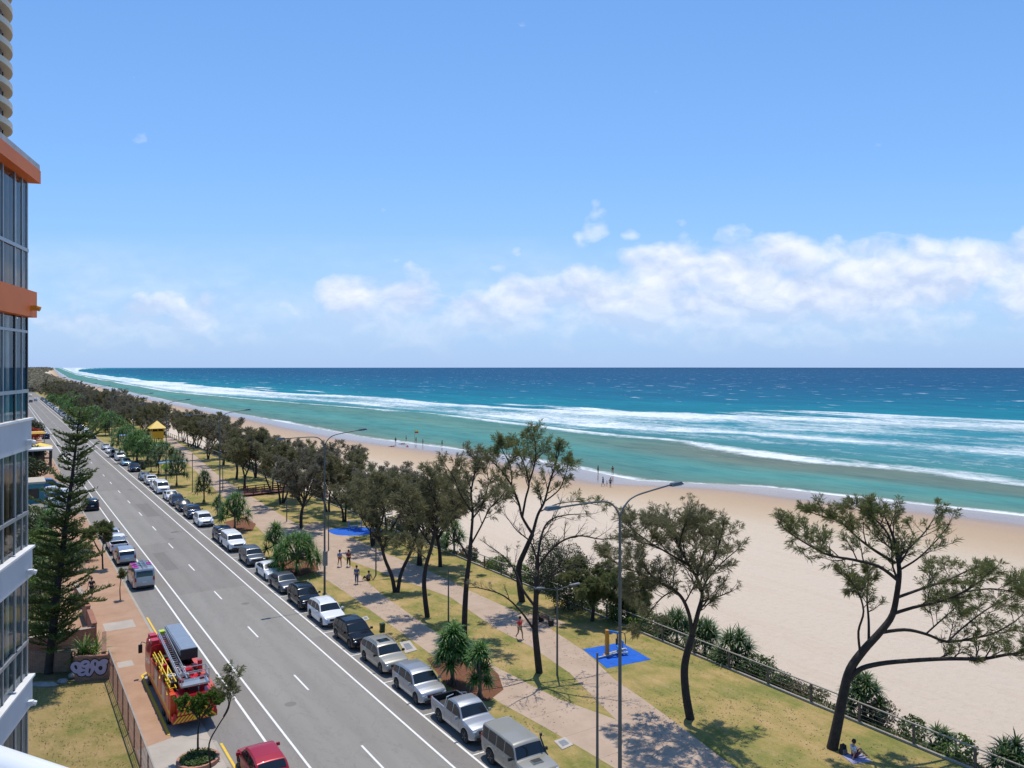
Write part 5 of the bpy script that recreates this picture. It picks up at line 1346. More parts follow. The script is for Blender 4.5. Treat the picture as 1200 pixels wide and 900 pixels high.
# tall double-arm street lamps
ARM = Vector((NX, NY, 0))
def tall_lamp(label, s, t=25.1, hh=13.7, box=False):
    root = thing('street_lamp', label, 'street lamp', ST(s, t, Z1), TH, 'tall double-arm street lamps along the park kerb')
    g = MB(); g.tube([(0, 0, 0), (0, 0, .6), (0, 0, hh)], [.11, .10, .06], 12); g.lathe((0, 0, 0), [(.22, 0), (.22, .04), (.001, .04)], 12); g.build('pole', M_pole, root, True, R(40))
    for sg in (1, -1):
        g = MB(); L = 3.4; pts = [(0, 0, hh - .05)]
        if sg > 0: prof = [(.22, .38), (.6, .74), (1.1, .92), (2.2, 1.08), (L, 1.24)]
        else: prof = [(.22, .38), (.6, .70), (1.1, .80), (2.2, .80), (L + .3, .76)]
        pts += [(sg * x, 0, hh + z) for x, z in prof]
        P_ = []
        for i in range(len(pts) - 1):
            for q in range(3): P_.append(Vector(pts[i]).lerp(Vector(pts[i + 1]), q / 3))
        P_.append(Vector(pts[-1])); P_ = [P_[0]] + [(P_[i - 1] + P_[i] * 2 + P_[i + 1]) / 4 for i in range(1, len(P_) - 1)] + [P_[-1]]
        g.tube(P_, [.045] * len(P_), 8); g.build('arm', M_pole, root, True)
        e = P_[-1]; g = MB(); g.box((e.x + sg * .32, 0, e.z + .02), (.80, .34, .15), 0, 0, ry=(-.08 if sg > 0 else -.02), top=.7)
        hd = g.build('lamp_head', M_head, root); g = MB(); g.box((e.x + sg * .36, 0, e.z - .075), (.5, .26, .04)); g.build('lamp_glass', M_lamp, hd)
    if box: g = MB(); g.box((-.02, -.22, 3.3), (.36, .28, 1.3)); g.build('control_box', M_galv, root)
    return root
base_s = toST(P(379.4, 697.6))[0]
for i, (lab, bx) in enumerate((('nearest tall double-arm lamp, its pole cut by the bottom of the picture', False), ('second tall double-arm lamp from the camera, with a grey box on its pole', True), ('third tall double-arm lamp from the camera, among the young pandanus', False), ('fourth tall double-arm lamp from the camera, right of the lifeguard tower', False), ('fifth tall double-arm lamp from the camera, beyond the lifeguard tower', False), ('sixth tall double-arm lamp from the camera, against the surf', False), ('seventh tall double-arm lamp from the camera, beyond the gap in the cars', False), ('eighth and farthest double-arm lamp, a thin line on the sand', False))):
    tall_lamp(lab, base_s + 41.4 * (i - 1), box=bx)
# short path lights
def path_light(p, hh, label, twin=True):
    root = thing('path_light', label, 'path light', p, .35, 'slim grey path lights in the park')
    g = MB(); g.tube([(0, 0, 0), (0, 0, hh)], [.075, .05], 10); g.build('pole', M_pole, root, True, R(40))
    for sg in ((1, -1) if twin else ()):
        g = MB(); g.tube([(0, 0, hh - .25), (sg * .5, 0, hh - .12), (sg * 1.0, 0, hh - .02)], .035, 6); g.build('arm', M_pole, root)
        g = MB(); g.box((sg * 1.3, 0, hh + .02), (.75, .24, .09), 0, 0, ry=-sg * .08); g.build('lamp_head', M_galv, root)
    return root
path_light(P(653, 791, Z1), 6.0, 'twin-arm path light right of the nearly bare she-oak')
path_light(P(700, 913, Z1), 6.4, 'plain grey pole standing left of the nearest tall lamp', False)
path_light(P(525.5, 730, Z1), 4.4, 'thin grey pole between the slim she-oak and its straight-trunked neighbour', False)
path_light(P(440.5, 674, Z1), 6.0, 'twin-arm path light just left of the double-stemmed she-oak')
path_light(P(385, 645, Z1), 4.4, 'short pole beside the path left of the oval blue mat', False)
path_light(P(336, 611, Z1), 5.5, 'twin-arm path light near the foot of the boardwalk')
path_light(P(225.5, 577, Z1), 6.5, 'twin-arm path light among the young pandanus', True)
path_light(P(261, 575, Z1), 6.0, 'twin-arm path light on the lawn left of the boardwalk', True)
# fence along the lawn edge
fe = thing('park_fence', 'low timber post fence with a pale top rail and wires along the dune', 'fence', ST(0, 42.42, Z1), TH)
M_timb = mat('weathered_timber', (.16, .125, .10), .85, 0, .2, 3); M_rail = mat('pale_rail', (.30, .265, .225), .6, .1, .1, 2)
s0 = toST(P(901, 804))[0]; k0 = -int((s0 - 4) / 3.3); np_ = 0
for k in range(k0, 86):
    s = s0 + 3.3 * k; g = MB(); g.box((0, s, .55), (.11, .11, 1.18)); np_ += 1
    g.build('post', M_timb, fe)
sa, sb = s0 + 3.3 * k0, s0 + 3.3 * 85
g = MB(); g.beam((-.0, sa - .1, 1.17), (0, sb, 1.17), .10, .055); g.build('top_rail', M_rail, fe)
g = MB()
for z in (.25, .5, .75, .97): g.tube([(0, sa, z), (0, sb, z)], .008, 4)
g.build('wires', M_galv, fe)
# outdoor exercise machine on the square blue mat
M_eor = mat('equipment_orange', (.60, .24, .02), .4, 0, .04); M_ebl = mat('equipment_blue', (.03, .22, .62), .35, 0, .04); M_egr = mat('equipment_grey', (.45, .48, .52), .45, .3, .05)
ep = P(711.4, 768, Z1 + .01)
ex = thing('exercise_machine', 'outdoor exercise machine with orange post and blue arm on the blue mat', 'gym equipment', ep, .25)
g = MB(); g.box((0, 0, .92), (.24, .30, 1.84), 0, 0, top=.92); g.box((0, 0, .02), (.5, .5, .04)); g.build('post', M_eor, ex)
g = MB(); g.beam((.05, 0, 1.78), (.85, 0, 1.55), .16, .12); g.beam((.05, 0, 1.74), (.5, .25, 1.5), .1, .1); g.build('upper_arm', M_ebl, ex)
g = MB(); g.tube([(.78, 0, 1.55), (.80, 0, 1.2), (.72, -.05, .7)], .05, 8); g.box((.74, -.03, .95), (.12, .16, .4)); g.build('hanging_grip', M_blackp, ex)
g = MB(); g.tube([(1.0, .15, .75), (1.05, .15, 1.3), (1.2, .15, 1.52), (1.42, .15, 1.42), (1.5, .15, 1.0), (1.46, .15, .6)], .035, 8); g.build('handle_hoop', M_blackp, ex)
g = MB(); g.box((1.0, .1, .5), (.42, .4, .08)); g.box((1.2, .1, .72), (.07, .4, .4), ry=.2); g.build('seat', M_ebl, ex)
g = MB(); g.beam((0, 0, .08), (1.5, .2, .28), .14, .1); g.beam((-.9, -.5, .08), (1.3, .1, .14), .12, .08); g.box((1.35, .35, .2), (.6, .3, .08)); g.box((1.25, -.25, .18), (.5, .22, .08)); g.beam((1.0, .1, .1), (1.0, .1, .5), .1, .1); g.build('base_frame', M_egr, ex)
ex2 = thing('exercise_machine', 'grey and blue exercise frame on the oval blue mat', 'gym equipment', P(416, 621, Z1 + .01), .3)
for x in (-.8, .8): g = MB(); g.tube([(x, 0, 0), (x, 0, 1.25)], .05, 8); g.build('post', M_ebl, ex2)
g = MB(); g.beam((-.8, 0, 1.2), (.8, 0, 1.2), .07, .07); g.build('bar', M_egr, ex2)
g = MB(); g.box((0, .6, .4), (1.1, .35, .07)); g.box((-.4, .6, .2), (.07, .3, .38)); g.box((.4, .6, .2), (.07, .3, .38)); g.build('bench_board', M_egr, ex2)
# picnic bench on the path spur
M_pbench = mat('bench_timber', (.12, .085, .06), .8, 0, .15, 4)
pb = thing('park_bench', 'dark slatted park bench on the path spur behind the bare she-oak', 'bench', P(640, 731, Z1), 2.2)
g = MB()
for k in range(4): g.box((0, -.2 + k * .12, .45), (1.6, .09, .04))
g.build('seat', M_pbench, pb); g = MB()
for k in range(3): g.box((0, .28 + k * .02, .60 + k * .13), (1.6, .03, .09))
g.build('backrest', M_pbench, pb)
for x in (-.65, .65): g = MB(); g.box((x, 0, .22), (.06, .5, .43)); g.box((x, .27, .55), (.06, .05, .7)); g.build('leg', M_blackp, pb)
# litter bin, utility pits
M_grn = mat('bin_green', (.012, .05, .025), .5, 0, .05)
def litter_bin(p, label, m=M_grn, sc=1.0, grp=None):
    r_ = thing('litter_bin', label, 'bin', p, .5, grp, sc); g = MB(); g.box((0, 0, .48), (.50, .52, .94), 0, 0); g.v = [(x * (1 + .12 * (z > .5)), y * (1 + .12 * (z > .5)), z) for x, y, z in g.v]; g.build('body', m, r_)
    g = MB(); g.box((0, 0, 1.0), (.6, .64, .09), 0, 0, top=.9); g.box((0, .34, .98), (.5, .05, .05)); g.build('lid', m, r_)
    for x in (-.24, .24): g = MB(); g.tube([(x - .03, .24, .1), (x + .03, .24, .1)], .1, 10); g.build('wheel', M_tyre, r_)
litter_bin(P(448, 740, Z1), 'small dark green bin on the verge behind the black SUV', sc=.62)
litter_bin(P(168, 550, Z1), 'tall dark bin beside the kerb next to the dark navy SUV', M_blackp, 1.6)
def pit(pts, label):
    c = sum((P(x, y, Z1) for x, y in pts), Vector()) / len(pts); root = thing('utility_pit', label, 'pit cover', (c.x, c.y, Z1), 0, 'concrete utility pit surrounds in the verge')
    q = [P(x, y, Z1) - Vector((c.x, c.y, Z1)) for x, y in pts]; g = MB(); g.prism([(v.x, v.y) for v in q], -.02, .035); g.build('surround', mat('pit_concrete', (.46, .41, .36), .85, 0, .1, 2), root)
    g = MB(); g.prism([(v.x * .55, v.y * .55) for v in q], .03, .045); g.build('lid', M_galv, root)
pit([(649, 869), (662, 864), (672, 873), (659, 879)], 'concrete pit surround with grey lid beside the lower path edge')
pit([(468, 753), (480, 751), (489, 762), (475, 766)], 'concrete pit surround in the verge beside the wide pandanus')
pit([(424, 724), (430, 722), (433, 726), (427, 728)], 'small pale pit cover in the verge beyond the small green bin')
# maroon timber boardwalk and steps over the dune
M_mar = mat('maroon_timber', (.13, .035, .030), .7, 0, .15, 4)
bwp = P(286, 581, Z1); bw = thing('boardwalk', 'maroon timber beach boardwalk with railings and steps down to the sand', 'boardwalk', bwp, TH + .15)
g = MB(); g.box((3.2, 0, .25), (7.5, 2.4, .12)); 
for k in range(7): g.box((7.4 + k * .55, 0, .10 - k * .26), (.6, 2.4, .08))
g.build('deck', M_mar, bw)
for sg in (1, -1):
    g = MB()
    for k in range(6): g.box((-.4 + k * 1.45, sg * 1.2, .75), (.12, .12, 1.3))
    for z in (.65, .95, 1.3): g.beam((-.4, sg * 1.2, z), (6.9, sg * 1.2, z), .05, .12); g.beam((6.9, sg * 1.2, z), (11.2, sg * 1.2, z - 1.95), .05, .12)
    for k in range(1, 4): g.box((6.9 + k * 1.4, sg * 1.2, .7 - k * .63), (.12, .12, 1.3))
    g.build('railing', M_mar, bw)
# yellow lifeguard tower
M_ysh = mat('tower_yellow', (.75, .43, .03), .5, 0, .05); M_yro = mat('tower_roof_yellow', (.85, .55, .05), .5, 0, .04)
lg = thing('lifeguard_tower', 'yellow lifeguard tower with pyramid roof and open lookout windows', 'lifeguard tower', ST(208, 41.5, .3), TH)
tz = toST(P(184, 510, 3.0)); lgp = P(184, 508, 3.3); lg.location = (lgp.x, lgp.y, 0.1); lg.scale = (.72, .72, .82)
g = MB(); g.box((0, 0, 3.6), (4.0, 4.0, 2.2), 0, 0); g.build('cabin', M_ysh, lg)
g = MB(); g.box((0, 0, 5.2), (3.7, 3.7, 1.0)); g.build('lookout_glass', M_glass, lg)
for x in (-1.9, 0, 1.9):
    for y in (-1.9, 1.9): g = MB(); g.box((x, y, 5.2), (.16, .16, 1.0)); g.build('window_post', M_ysh, lg)
for x in (-1.7, 1.7):
    for y in (-1.7, 1.7): g = MB(); g.box((x, y, 1.25), (.3, .3, 2.6)); g.build('leg', M_ysh, lg)
g = MB(); g.add([(-2.9, -2.9, 5.7), (2.9, -2.9, 5.7), (2.9, 2.9, 5.7), (-2.9, 2.9, 5.7), (0, 0, 8.1), (-2.9, -2.9, 5.55), (2.9, -2.9, 5.55), (2.9, 2.9, 5.55), (-2.9, 2.9, 5.55)], [(0, 1, 4), (1, 2, 4), (2, 3, 4), (3, 0, 4), (8, 7, 6, 5), (5, 6, 1, 0), (6, 7, 2, 1), (7, 8, 3, 2), (8, 5, 0, 3)]); g.build('roof', M_yro, lg)
# blue shade shelters
M_bsh = mat('shelter_blue', (.10, .26, .42), .6, 0, .08)
for (px, py, w_, lab) in ((201, 541, 5.0, 'pale blue flat-roofed picnic shelter behind the young pandanus'), (185, 522, 4, 'small blue shelter roof below the yellow lifeguard tower'), (148, 510, 4.5, 'blue shelter roof left of the lifeguard tower')):
    c = P(px, py, 2.6); r_ = thing('picnic_shelter', lab, 'shelter', (c.x, c.y, Z1), TH, 'blue picnic shelters')
    g = MB(); g.box((0, 0, 2.55), (w_, w_ * .7, .14), 0, 0, top=.9); g.build('roof', M_bsh, r_)
    for x in (-1, 1):
        for y in (-1, 1): g = MB(); g.box((x * w_ * .42, y * w_ * .28, 1.24), (.12, .12, 2.48)); g.build('post', M_galv, r_)
    g = MB(); g.box((0, 0, .74), (1.8, .8, .06)); g.box((0, .7, .44), (1.8, .3, .05)); g.box((0, -.7, .44), (1.8, .3, .05)); g.box((0, 0, .37), (.3, 1.4, .70)); g.build('table', M_pbench, r_)
# yellow-green pedestrian sign
sg_ = thing('road_sign', 'fluorescent yellow-green diamond road sign on a grey post by the kerb', 'road sign', P(194, 564, Z1), .0)
g = MB(); g.tube([(0, 0, 0), (0, 0, 3.0)], .04, 8); g.build('post', M_galv, sg_)
g = MB(); g.add([(-.85, -.05, 2.6), (0, -.05, 1.75), (.85, -.05, 2.6), (0, -.05, 3.45), (-.85, -.03, 2.6), (0, -.03, 1.75), (.85, -.03, 2.6), (0, -.03, 3.45)], [(0, 1, 2, 3), (7, 6, 5, 4), (0, 4, 5, 1), (1, 5, 6, 2), (2, 6, 7, 3), (3, 7, 4, 0)]); g.build('sign_plate', M_flime, sg_)
# red and yellow beach flag
fp = G(486, 519); fl = thing('beach_flag', 'red and yellow swimming flag on a pole at the water edge', 'flag', fp, 0)
g = MB(); g.tube([(0, 0, 0), (0, 0, 4.2)], .05, 6); g.build('pole', M_rail, fl)
g = MB(); g.box((.62, 0, 3.85), (1.2, .02, .42)); g.build('cloth', M_yro, fl); g = MB(); g.box((.62, 0, 3.43), (1.2, .02, .42)); g.build('cloth', mat('flag_red', (.6, .03, .02), .6), fl)

# ================================================================== LEFT SIDE: FENCE, WALLS, GARDENS
M_rust = mat('brown_fence_metal', (.26, .14, .105), .6, .2, .1, 3)
fs0, fs1 = toST(P(128, 796))[0], 14.0
pf = thing('pool_fence', 'brown metal mesh fence with posts along the footpath', 'fence', ST(fs0, 6.15, Z1), TH)
n_ = int((fs0 - fs1) / 2.4)
for k in range(n_ + 1): g = MB(); g.box((0, -k * 2.4, .93), (.06, .06, 1.9)); g.build('post', M_rust, pf)
g = MB(); Lf = n_ * 2.4
g.beam((0, .05, 1.86), (0, -Lf, 1.86), .07, .06); g.build('top_rail', M_rail, pf)
g = MB(); g.beam((0, 0, .12), (0, -Lf, .12), .04, .04); g.build('bottom_rail', M_rust, pf)
g = MB(); k = 0
while k * .12 < Lf: g.box((0, -k * .12 - .05, .97), (.008, .012, 1.7)); k += 1
g.tube([(0, 0, .7), (0, -Lf, .7)], .012, 4); g.tube([(0, 0, 1.3), (0, -Lf, 1.3)], .012, 4)
g.build('mesh_panel', M_rust, pf)
# brick material
def brickmat(name, c1, c2, mortar, sc=1.0):
    if name in MATS: return MATS[name]
    m, nt, b = newmat(name); tc = nt.new('ShaderNodeTexCoord').outputs['Object']
    br = nt.new('ShaderNodeTexBrick'); br.inputs['Color1'].default_value = (*c1, 1); br.inputs['Color2'].default_value = (*c2, 1); br.inputs['Mortar'].default_value = (*mortar, 1)
    br.inputs['Scale'].default_value = 1.0; br.inputs['Brick Width'].default_value = .23 * sc; br.inputs['Row Height'].default_value = .085 * sc; br.inputs['Mortar Size'].default_value = .008
    cm_ = nt.new('ShaderNodeCombineXYZ'); sp_ = nt.new('ShaderNodeSeparateXYZ'); nt.link(tc, sp_.inputs[0])
    nt.link(nt.math('ADD', sp_.outputs[0], sp_.outputs[1]), cm_.inputs[0]); nt.link(sp_.outputs[2], cm_.inputs[1]); nt.link(cm_.outputs[0], br.inputs['Vector'])
    nz = nt.noise(tc, 1.5, 5, .6); nt.link(nt.mix(nt.ramp(nz, [(.4, 0.0), (.75, .4)]), br.outputs[0], tuple(x * .5 for x in c1)), b.inputs['Base Color']); b.inputs['Roughness'].default_value = .85
    MATS[name] = m; return m
M_brick = brickmat('red_brick', (.27, .10, .055), (.34, .14, .08), (.36, .30, .25)); M_brown = brickmat('brown_brick', (.20, .095, .055), (.26, .13, .08), (.30, .25, .20))
a = P(88, 798, .1); b_ = P(128.5, 795, .1); mid = (a + b_) / 2; Lw = (b_ - a).length; ang = math.atan2(b_.y - a.y, b_.x - a.x)
gw = thing('graffiti_wall', 'low brown brick wall painted with lilac bubble graffiti', 'wall', (mid.x, mid.y, .08), ang)
g = MB(); g.box((0, 0, .78), (Lw, .22, 1.56)); g.build('brickwork', M_brown, gw)
g = MB(); g.box((0, 0, 1.60), (Lw + .06, .28, .09)); g.build('coping', M_brick, gw)
M_lil = mat('lilac_spray_paint', (.42, .36, .50), .7, 0, .08, 3); M_blk = mat('black_spray_paint', (.02, .018, .022), .7)
def blob(parts, y, m, name, grow):
    g = MB()
    for q, (cx, cz, rx, rz_, rot) in enumerate(parts):
        n0 = len(g.v); ring = []
        for i in range(20):
            an = i * PI / 10; x = (rx + grow) * math.cos(an) * (1 + .07 * math.sin(3 * an)); z = (rz_ + grow) * math.sin(an)
            g.v.append((cx + x * math.cos(rot) - z * math.sin(rot), y - q * .0006, cz + x * math.sin(rot) + z * math.cos(rot))); ring.append(n0 + i)
        g.f.append(tuple(ring)); g.m.append(0)
    g.build(name, m, gw)
letters = [(-.95, .95, .34, .40, .3), (-.62, .60, .30, .26, -.3), (-.42, 1.15, .30, .26, .2), (-.15, .72, .28, .42, -.2), (.18, 1.08, .26, .34, .1), (.52, .82, .40, .46, .15), (.75, 1.2, .26, .2, 0)]
blob(letters, -.113, M_blk, 'graffiti_outline', .07); blob(letters, -.120, M_lil, 'graffiti_fill', 0.0)
blob([(-.98, .98, .08, .16, .4), (-.55, .6, .14, .05, .2), (-.40, 1.14, .12, .05, .3), (-.14, .68, .06, .18, -.2), (.2, 1.1, .06, .14, 0), (.53, .80, .13, .15, .2)], -.126, M_blk, 'graffiti_counter', 0.0)
blob([(1.20, .95, .05, .22, .6), (1.35, .9, .04, .18, -.5), (1.28, 1.15, .1, .03, 0)], -.114, M_blk, 'graffiti_tag', 0.0)
def wall(pa, pb, h, th, m, label, name='brick_wall', z0=.08, cap=None, grp='brick garden walls by the footpath'):
    mid = (pa + pb) / 2; L_ = (Vector((pb.x, pb.y)) - Vector((pa.x, pa.y))).length; an = math.atan2(pb.y - pa.y, pb.x - pa.x)
    r_ = thing(name, label, 'wall', (mid.x, mid.y, z0), an, grp); g = MB(); g.box((0, 0, h / 2), (L_, th, h)); g.build('brickwork', m, r_)
    g = MB(); g.box((0, 0, h + .035), (L_ + .06, th + .07, .07)); g.build('coping', cap or m, r_); return r_
wall(P(20, 787, .1), P(84, 786, .1), 1.25, .25, M_brown, 'shaded brown brick wall behind the base of the tall pine')
wall(P(122, 790, .1), P(122, 765, .1), 1.5, .22, M_brown, 'short dark brick wall returning behind the graffiti wall, right of the palm planter')
wall(ST(67.5, 6.0), ST(71.5, 6.0), 1.5, .3, M_brick, 'nearest red brick pier wall left of the footpath', cap=M_brick)
wall(ST(72.6, 6.0), ST(76.4, 6.0), 1.5, .3, M_brick, 'middle red brick pier wall left of the footpath, by the walking person', cap=M_brick)
wall(ST(77.8, 6.0), ST(82, 5.8), 1.2, .3, M_brick, 'farthest red brick pier wall left of the footpath', cap=M_brick)
wall(ST(67.5, 6.0), ST(67.5, 1.0), 1.2, .25, M_brick, 'red brick wall running left from the nearest pier, behind the terrace', cap=M_brick)
# grassy palm behind the graffiti wall
def strappy(loc, label, h, n, seed, leaf, L=None, group=None, name='grass_plant'):
    rg = random.Random(seed); r_ = thing(name, label, 'plant', loc, 0, group); fo = Foliage()
    for k in range(3 + n // 40):
        c = Vector((rg.uniform(-.6, .6), rg.uniform(-.4, .4), .15)); rosette(fo, c + Vector((0, 0, h * .25)), Vector((rg.uniform(-.2, .2), rg.uniform(-.2, .2), 1)).normalized(), 34, L or h, .07, rg)
    fo.build('foliage', leaf, r_); g = MB(); g.tube([(0, 0, -.05), (0, 0, h * .3)], .12, 7); g.build('stem', M_barkg, r_); return r_
strappy(P(104, 778, .3), 'bright green strap-leaved plant behind the graffiti wall', 1.9, 120, 3, M_brt)
strappy(P(97, 782, .1), 'lower green strap-leaved plant at the left end of the graffiti wall', 1.3, 60, 4, M_bush)
# round planter and the two slim street trees by the truck
rp = P(232, 893, Z1)
pl = thing('round_planter', 'round terracotta-edged planting ring with green groundcover', 'planter', rp, 0)
g = MB(); g.lathe((0, 0, 0), [(1.08, -.02), (1.08, .22), (.92, .22), (.92, .10)], 28); g.build('rim', mat('terracotta_rim', (.40, .20, .13), .8), pl, True, R(35))
g = MB(); g.lathe((0, 0, .08), [(.92, 0), (.5, .05), (.001, .06)], 24); g.build('soil', M_bark, pl)
fo = Foliage(); rg = random.Random(5)
for k in range(1500):
    a = rg.uniform(0, 6.28); r_ = math.sqrt(rg.random()) * .9; fo.leaf(Vector((r_ * math.cos(a), r_ * math.sin(a), .14 + rg.random() * .22)), (Vector((0, 0, 1)) + rvec(rg) * .8).normalized(), .12, .09, rg)
fo.build('groundcover', M_bush, pl)
def slim_tree(base, stems, label, seed, leaf, needle=.15, wd=.07, q=1.1, group=None, r=.05, n=12, zb=Z1, dens=.9, lb=1.2):
    loc = P(base[0], base[1], zb); root = thing('street_tree', label, 'tree', loc, 0, group); T = Tree(seed, q=q, needle=needle, wd=wd, ntuft=n, dens=dens); T.maxl = 3
    Y0 = loc.y
    for pts, dy, cnt in stems:
        w_ = [Vector(((x - 600) * (Y0 + dy * i / (len(pts) - 1)) / F, Y0 + dy * i / (len(pts) - 1), H - (y - 430) * (Y0 + dy * i / (len(pts) - 1)) / F)) - loc for i, (x, y) in enumerate(pts)]
        T.spine(w_, [lerp(r, r * .35, i / (len(pts) - 1)) for i in range(len(pts))], 1, 1.0, .62, cnt, lb)
    return T.done(root, M_bark, leaf)
slim_tree((232, 886), [([(232, 886), (232, 860), (234, 842), (234, 826)], .3, 12), ([(234, 845), (226, 834), (216, 828)], -.4, 7), ([(234, 845), (242, 832), (248, 822)], .4, 7)], 'slim street tree with round green crown in front of the fire truck rear', 5, M_brt, r=.06, lb=1.3, needle=.15, wd=.07, n=16)
slim_tree((247, 900), [([(247, 901), (245, 872), (256, 850), (268, 830), (270, 808), (271, 792)], .3, 16), ([(262, 840), (268, 826), (266, 812)], .5, 8)], 'slim leaning street tree with sparse grey-green crown over the road edge', 6, M_sheg, r=.045, lb=1.5, needle=.2, wd=.04, n=6, dens=.7)
slim_tree((141, 703), [([(141, 703), (140.5, 690), (141.5, 680), (142, 672)], .2, 9)], 'thin sapling standing on the paving beside the laddered van', 7, M_sheg, r=.05, lb=.9, needle=.25, wd=.05, n=7)
slim_tree((120.5, 667), [([(120.5, 667), (120, 650), (121, 636), (122, 622)], .3, 12), ([(120, 652), (112, 638), (108, 628)], .5, 9)], 'leafy street tree beside the shrub bed on the footpath', 8, M_sheg, r=.09, lb=2.0, needle=.4, wd=.09, n=12)
# tall pine by the building
pr = P(57, 787, .1); pine = thing('pine_tree', 'tall pine with tiered see-through branches at the left edge', 'tree', pr, 0)
g = MB(); top_ = P(93, 790, .1); HT = 17.9; lean = Vector((2.0, .3, HT))
g.tube([(0, 0, -.1), lean * .3 + Vector((-.1, 0, 0)), lean * .65, lean], [.30, .24, .14, .03], 10, 0, False)
fo = Foliage(); rg = random.Random(12); z = 1.8
while z < HT - .3:
    f_ = z / HT; c = lean * f_; bl = (3.1 * (1 - f_) ** .60 + .45) * rg.uniform(.6, 1.15) * (1.0 if f_ > .25 else .9); nb = rg.choice([5, 6, 6, 7]); a0 = rg.uniform(0, 6.28)
    for k in range(nb):
        if rg.random() < .24: continue
        a = a0 + k * 2 * PI / nb + rg.uniform(-.2, .2); L_ = bl * rg.uniform(.5, 1.25); d = Vector((math.cos(a), math.sin(a), 0)); tl_ = rg.uniform(-.25, .38); pts = [c + d * L_ * q / 5 + Vector((0, 0, tl_ * q * L_ / 5 + .022 * q * q)) for q in range(6)]
        g.tube(pts, [.045, .04, .032, .025, .018, .01], 4, 0, False)
        sd_ = Vector((-d.y, d.x, 0)); nf = max(3, int(L_ / .16))
        for q in range(nf):
            t_ = lerp(.22, 1, q / nf); i = min(4, int(t_ * 5)); p = pts[i].lerp(pts[i + 1], t_ * 5 - i)
            for sg in (1, -1):
                fl_ = .42 * (1.15 - t_ * .55) * (1 - f_ * .3); dd = (sd_ * sg * .8 + d * .55 + Vector((0, 0, .45))).normalized()
                fl_ *= rg.uniform(.6, 1.5)
                for u in range(5): fo.tri(p + dd * fl_ * .28 * u + rvec(rg) * .04, (dd + rvec(rg) * .45).normalized(), fl_ * .6, .085, rg, -.1)
                fo.tri(p, (d + rvec(rg) * .5 + Vector((0, 0, .5))).normalized(), .3, .10, rg, 0)
    z += rg.uniform(.26, .52)
g.build('trunk', M_bark, pine, True); fo.build('crown', M_pine, pine)
# gardens behind the pine: shrubs, flowers, small palms
LS = 'garden shrubs left of the footpath'
for (s_, t_, rx, ry, h, n, L_, m_, lab, sd_) in (
    (71, 2.0, 2.0, 1.6, 2.4, 1800, .24, M_bush, 'green garden shrub directly behind the terrace wall', 31), (76, .5, 1.6, 1.4, 1.6, 1300, .22, M_flow, 'red-orange flowering shrub behind the pine, nearest the building', 32),
    (80, 3.0, 1.8, 1.5, 2.2, 1600, .24, M_bushd, 'dark shrub left of the farthest brick pier', 33), (85, 1.2, 2.0, 1.6, 2.0, 1600, .25, M_brt, 'bright lime shrub behind the pine', 34),
    (90, 3.6, 2.2, 1.6, 2.6, 1900, .26, M_bush, 'big green shrub at the rear of the garden behind the pine', 35), (88, -1.5, 1.6, 1.4, 1.5, 1200, .24, M_flow, 'second red flowering shrub, farther back behind the pine', 36),
    (97, 2.0, 2.4, 1.8, 3.0, 1900, .28, M_bush, 'tall shrub in front of the roadside car park', 37), (104, 3.6, 2.4, 1.8, 2.6, 1800, .28, M_brt, 'lime green hedge bush before the car park', 38),
    (112, 2.5, 2.6, 2.0, 3.2, 1800, .3, M_bushd, 'dark hedge bush before the car park', 39), (121, 3.0, 2.8, 2.0, 3.0, 1800, .3, M_bush, 'hedge bush at the near corner of the car park', 40),
    (96.5, 7.0, 1.9, 1.2, 1.5, 1500, .22, M_bushd, 'dark shrub bed island in the middle of the footpath', 41), (101, 7.6, 1.4, 1.0, 1.3, 1100, .22, M_sheg, 'greyish shrub at the far end of the footpath shrub bed', 42),
    (172, 4, 4, 3, 4.2, 2200, .42, M_bushd, 'dark bush in front of the white-roofed kiosk', 43), (205, 5, 4, 3, 4.0, 2000, .45, M_bush, 'green bush between the kiosk and the yellow awning', 44),
    (262, 6.5, 4, 2, 4.0, 1800, .5, M_flow, 'reddish bush beyond the yellow awning', 45), (280, 6.5, 5, 2, 4.5, 2000, .55, M_bushd, 'dark green bush beyond the reddish one', 46), (305, 6.0, 6, 2.5, 4, 1800, .6, M_shed, 'brownish bush at the far left kerb', 47)):
    shrub(ST(s_, t_, .05), rx, ry, h, n, L_, m_, lab, sd_, 'garden_shrub', LS, TH)
pandanus(ST(92, 5.8, .1), 'dark cordyline-like palm beside the leafy street tree', 5, 3.4, .9, 51, leaf=M_panc, L=1.0, group=LS)
pandanus(ST(108, 5.0, .1), 'bright palm rising above the lime green hedge', 6, 4.6, 1.1, 52, leaf=M_pand, L=1.2, group=LS)
# little garden rocks in the pine's shade
rg = random.Random(3)
for k, (px, py, lab) in enumerate(((50, 804, 'long pale slab lying in the shade of the pine'), (73, 800, 'rounded grey rock in the shade left of the graffiti wall'), (85, 793, 'small pale rock touching the graffiti wall'))):
    r_ = bpy.data.objects; g = MB(); g.lathe((0, 0, 0), [(.35, -.05), (.42, .08), (.28, .22), (.001, .26)], 9); g.v = [(x * (2.4 if k == 0 else 1.3 - .3 * k) * (1 + .2 * math.sin(x * 7 + k)), y * .7 * (1 + .2 * math.cos(y * 9)), z) for x, y, z in g.v]
    o = g.build('garden_rock', mat('grey_rock', (.30, .29, .28), .9, 0, .2, 3), None); o.location = P(px, py, .08); tag(o, lab, 'rock')
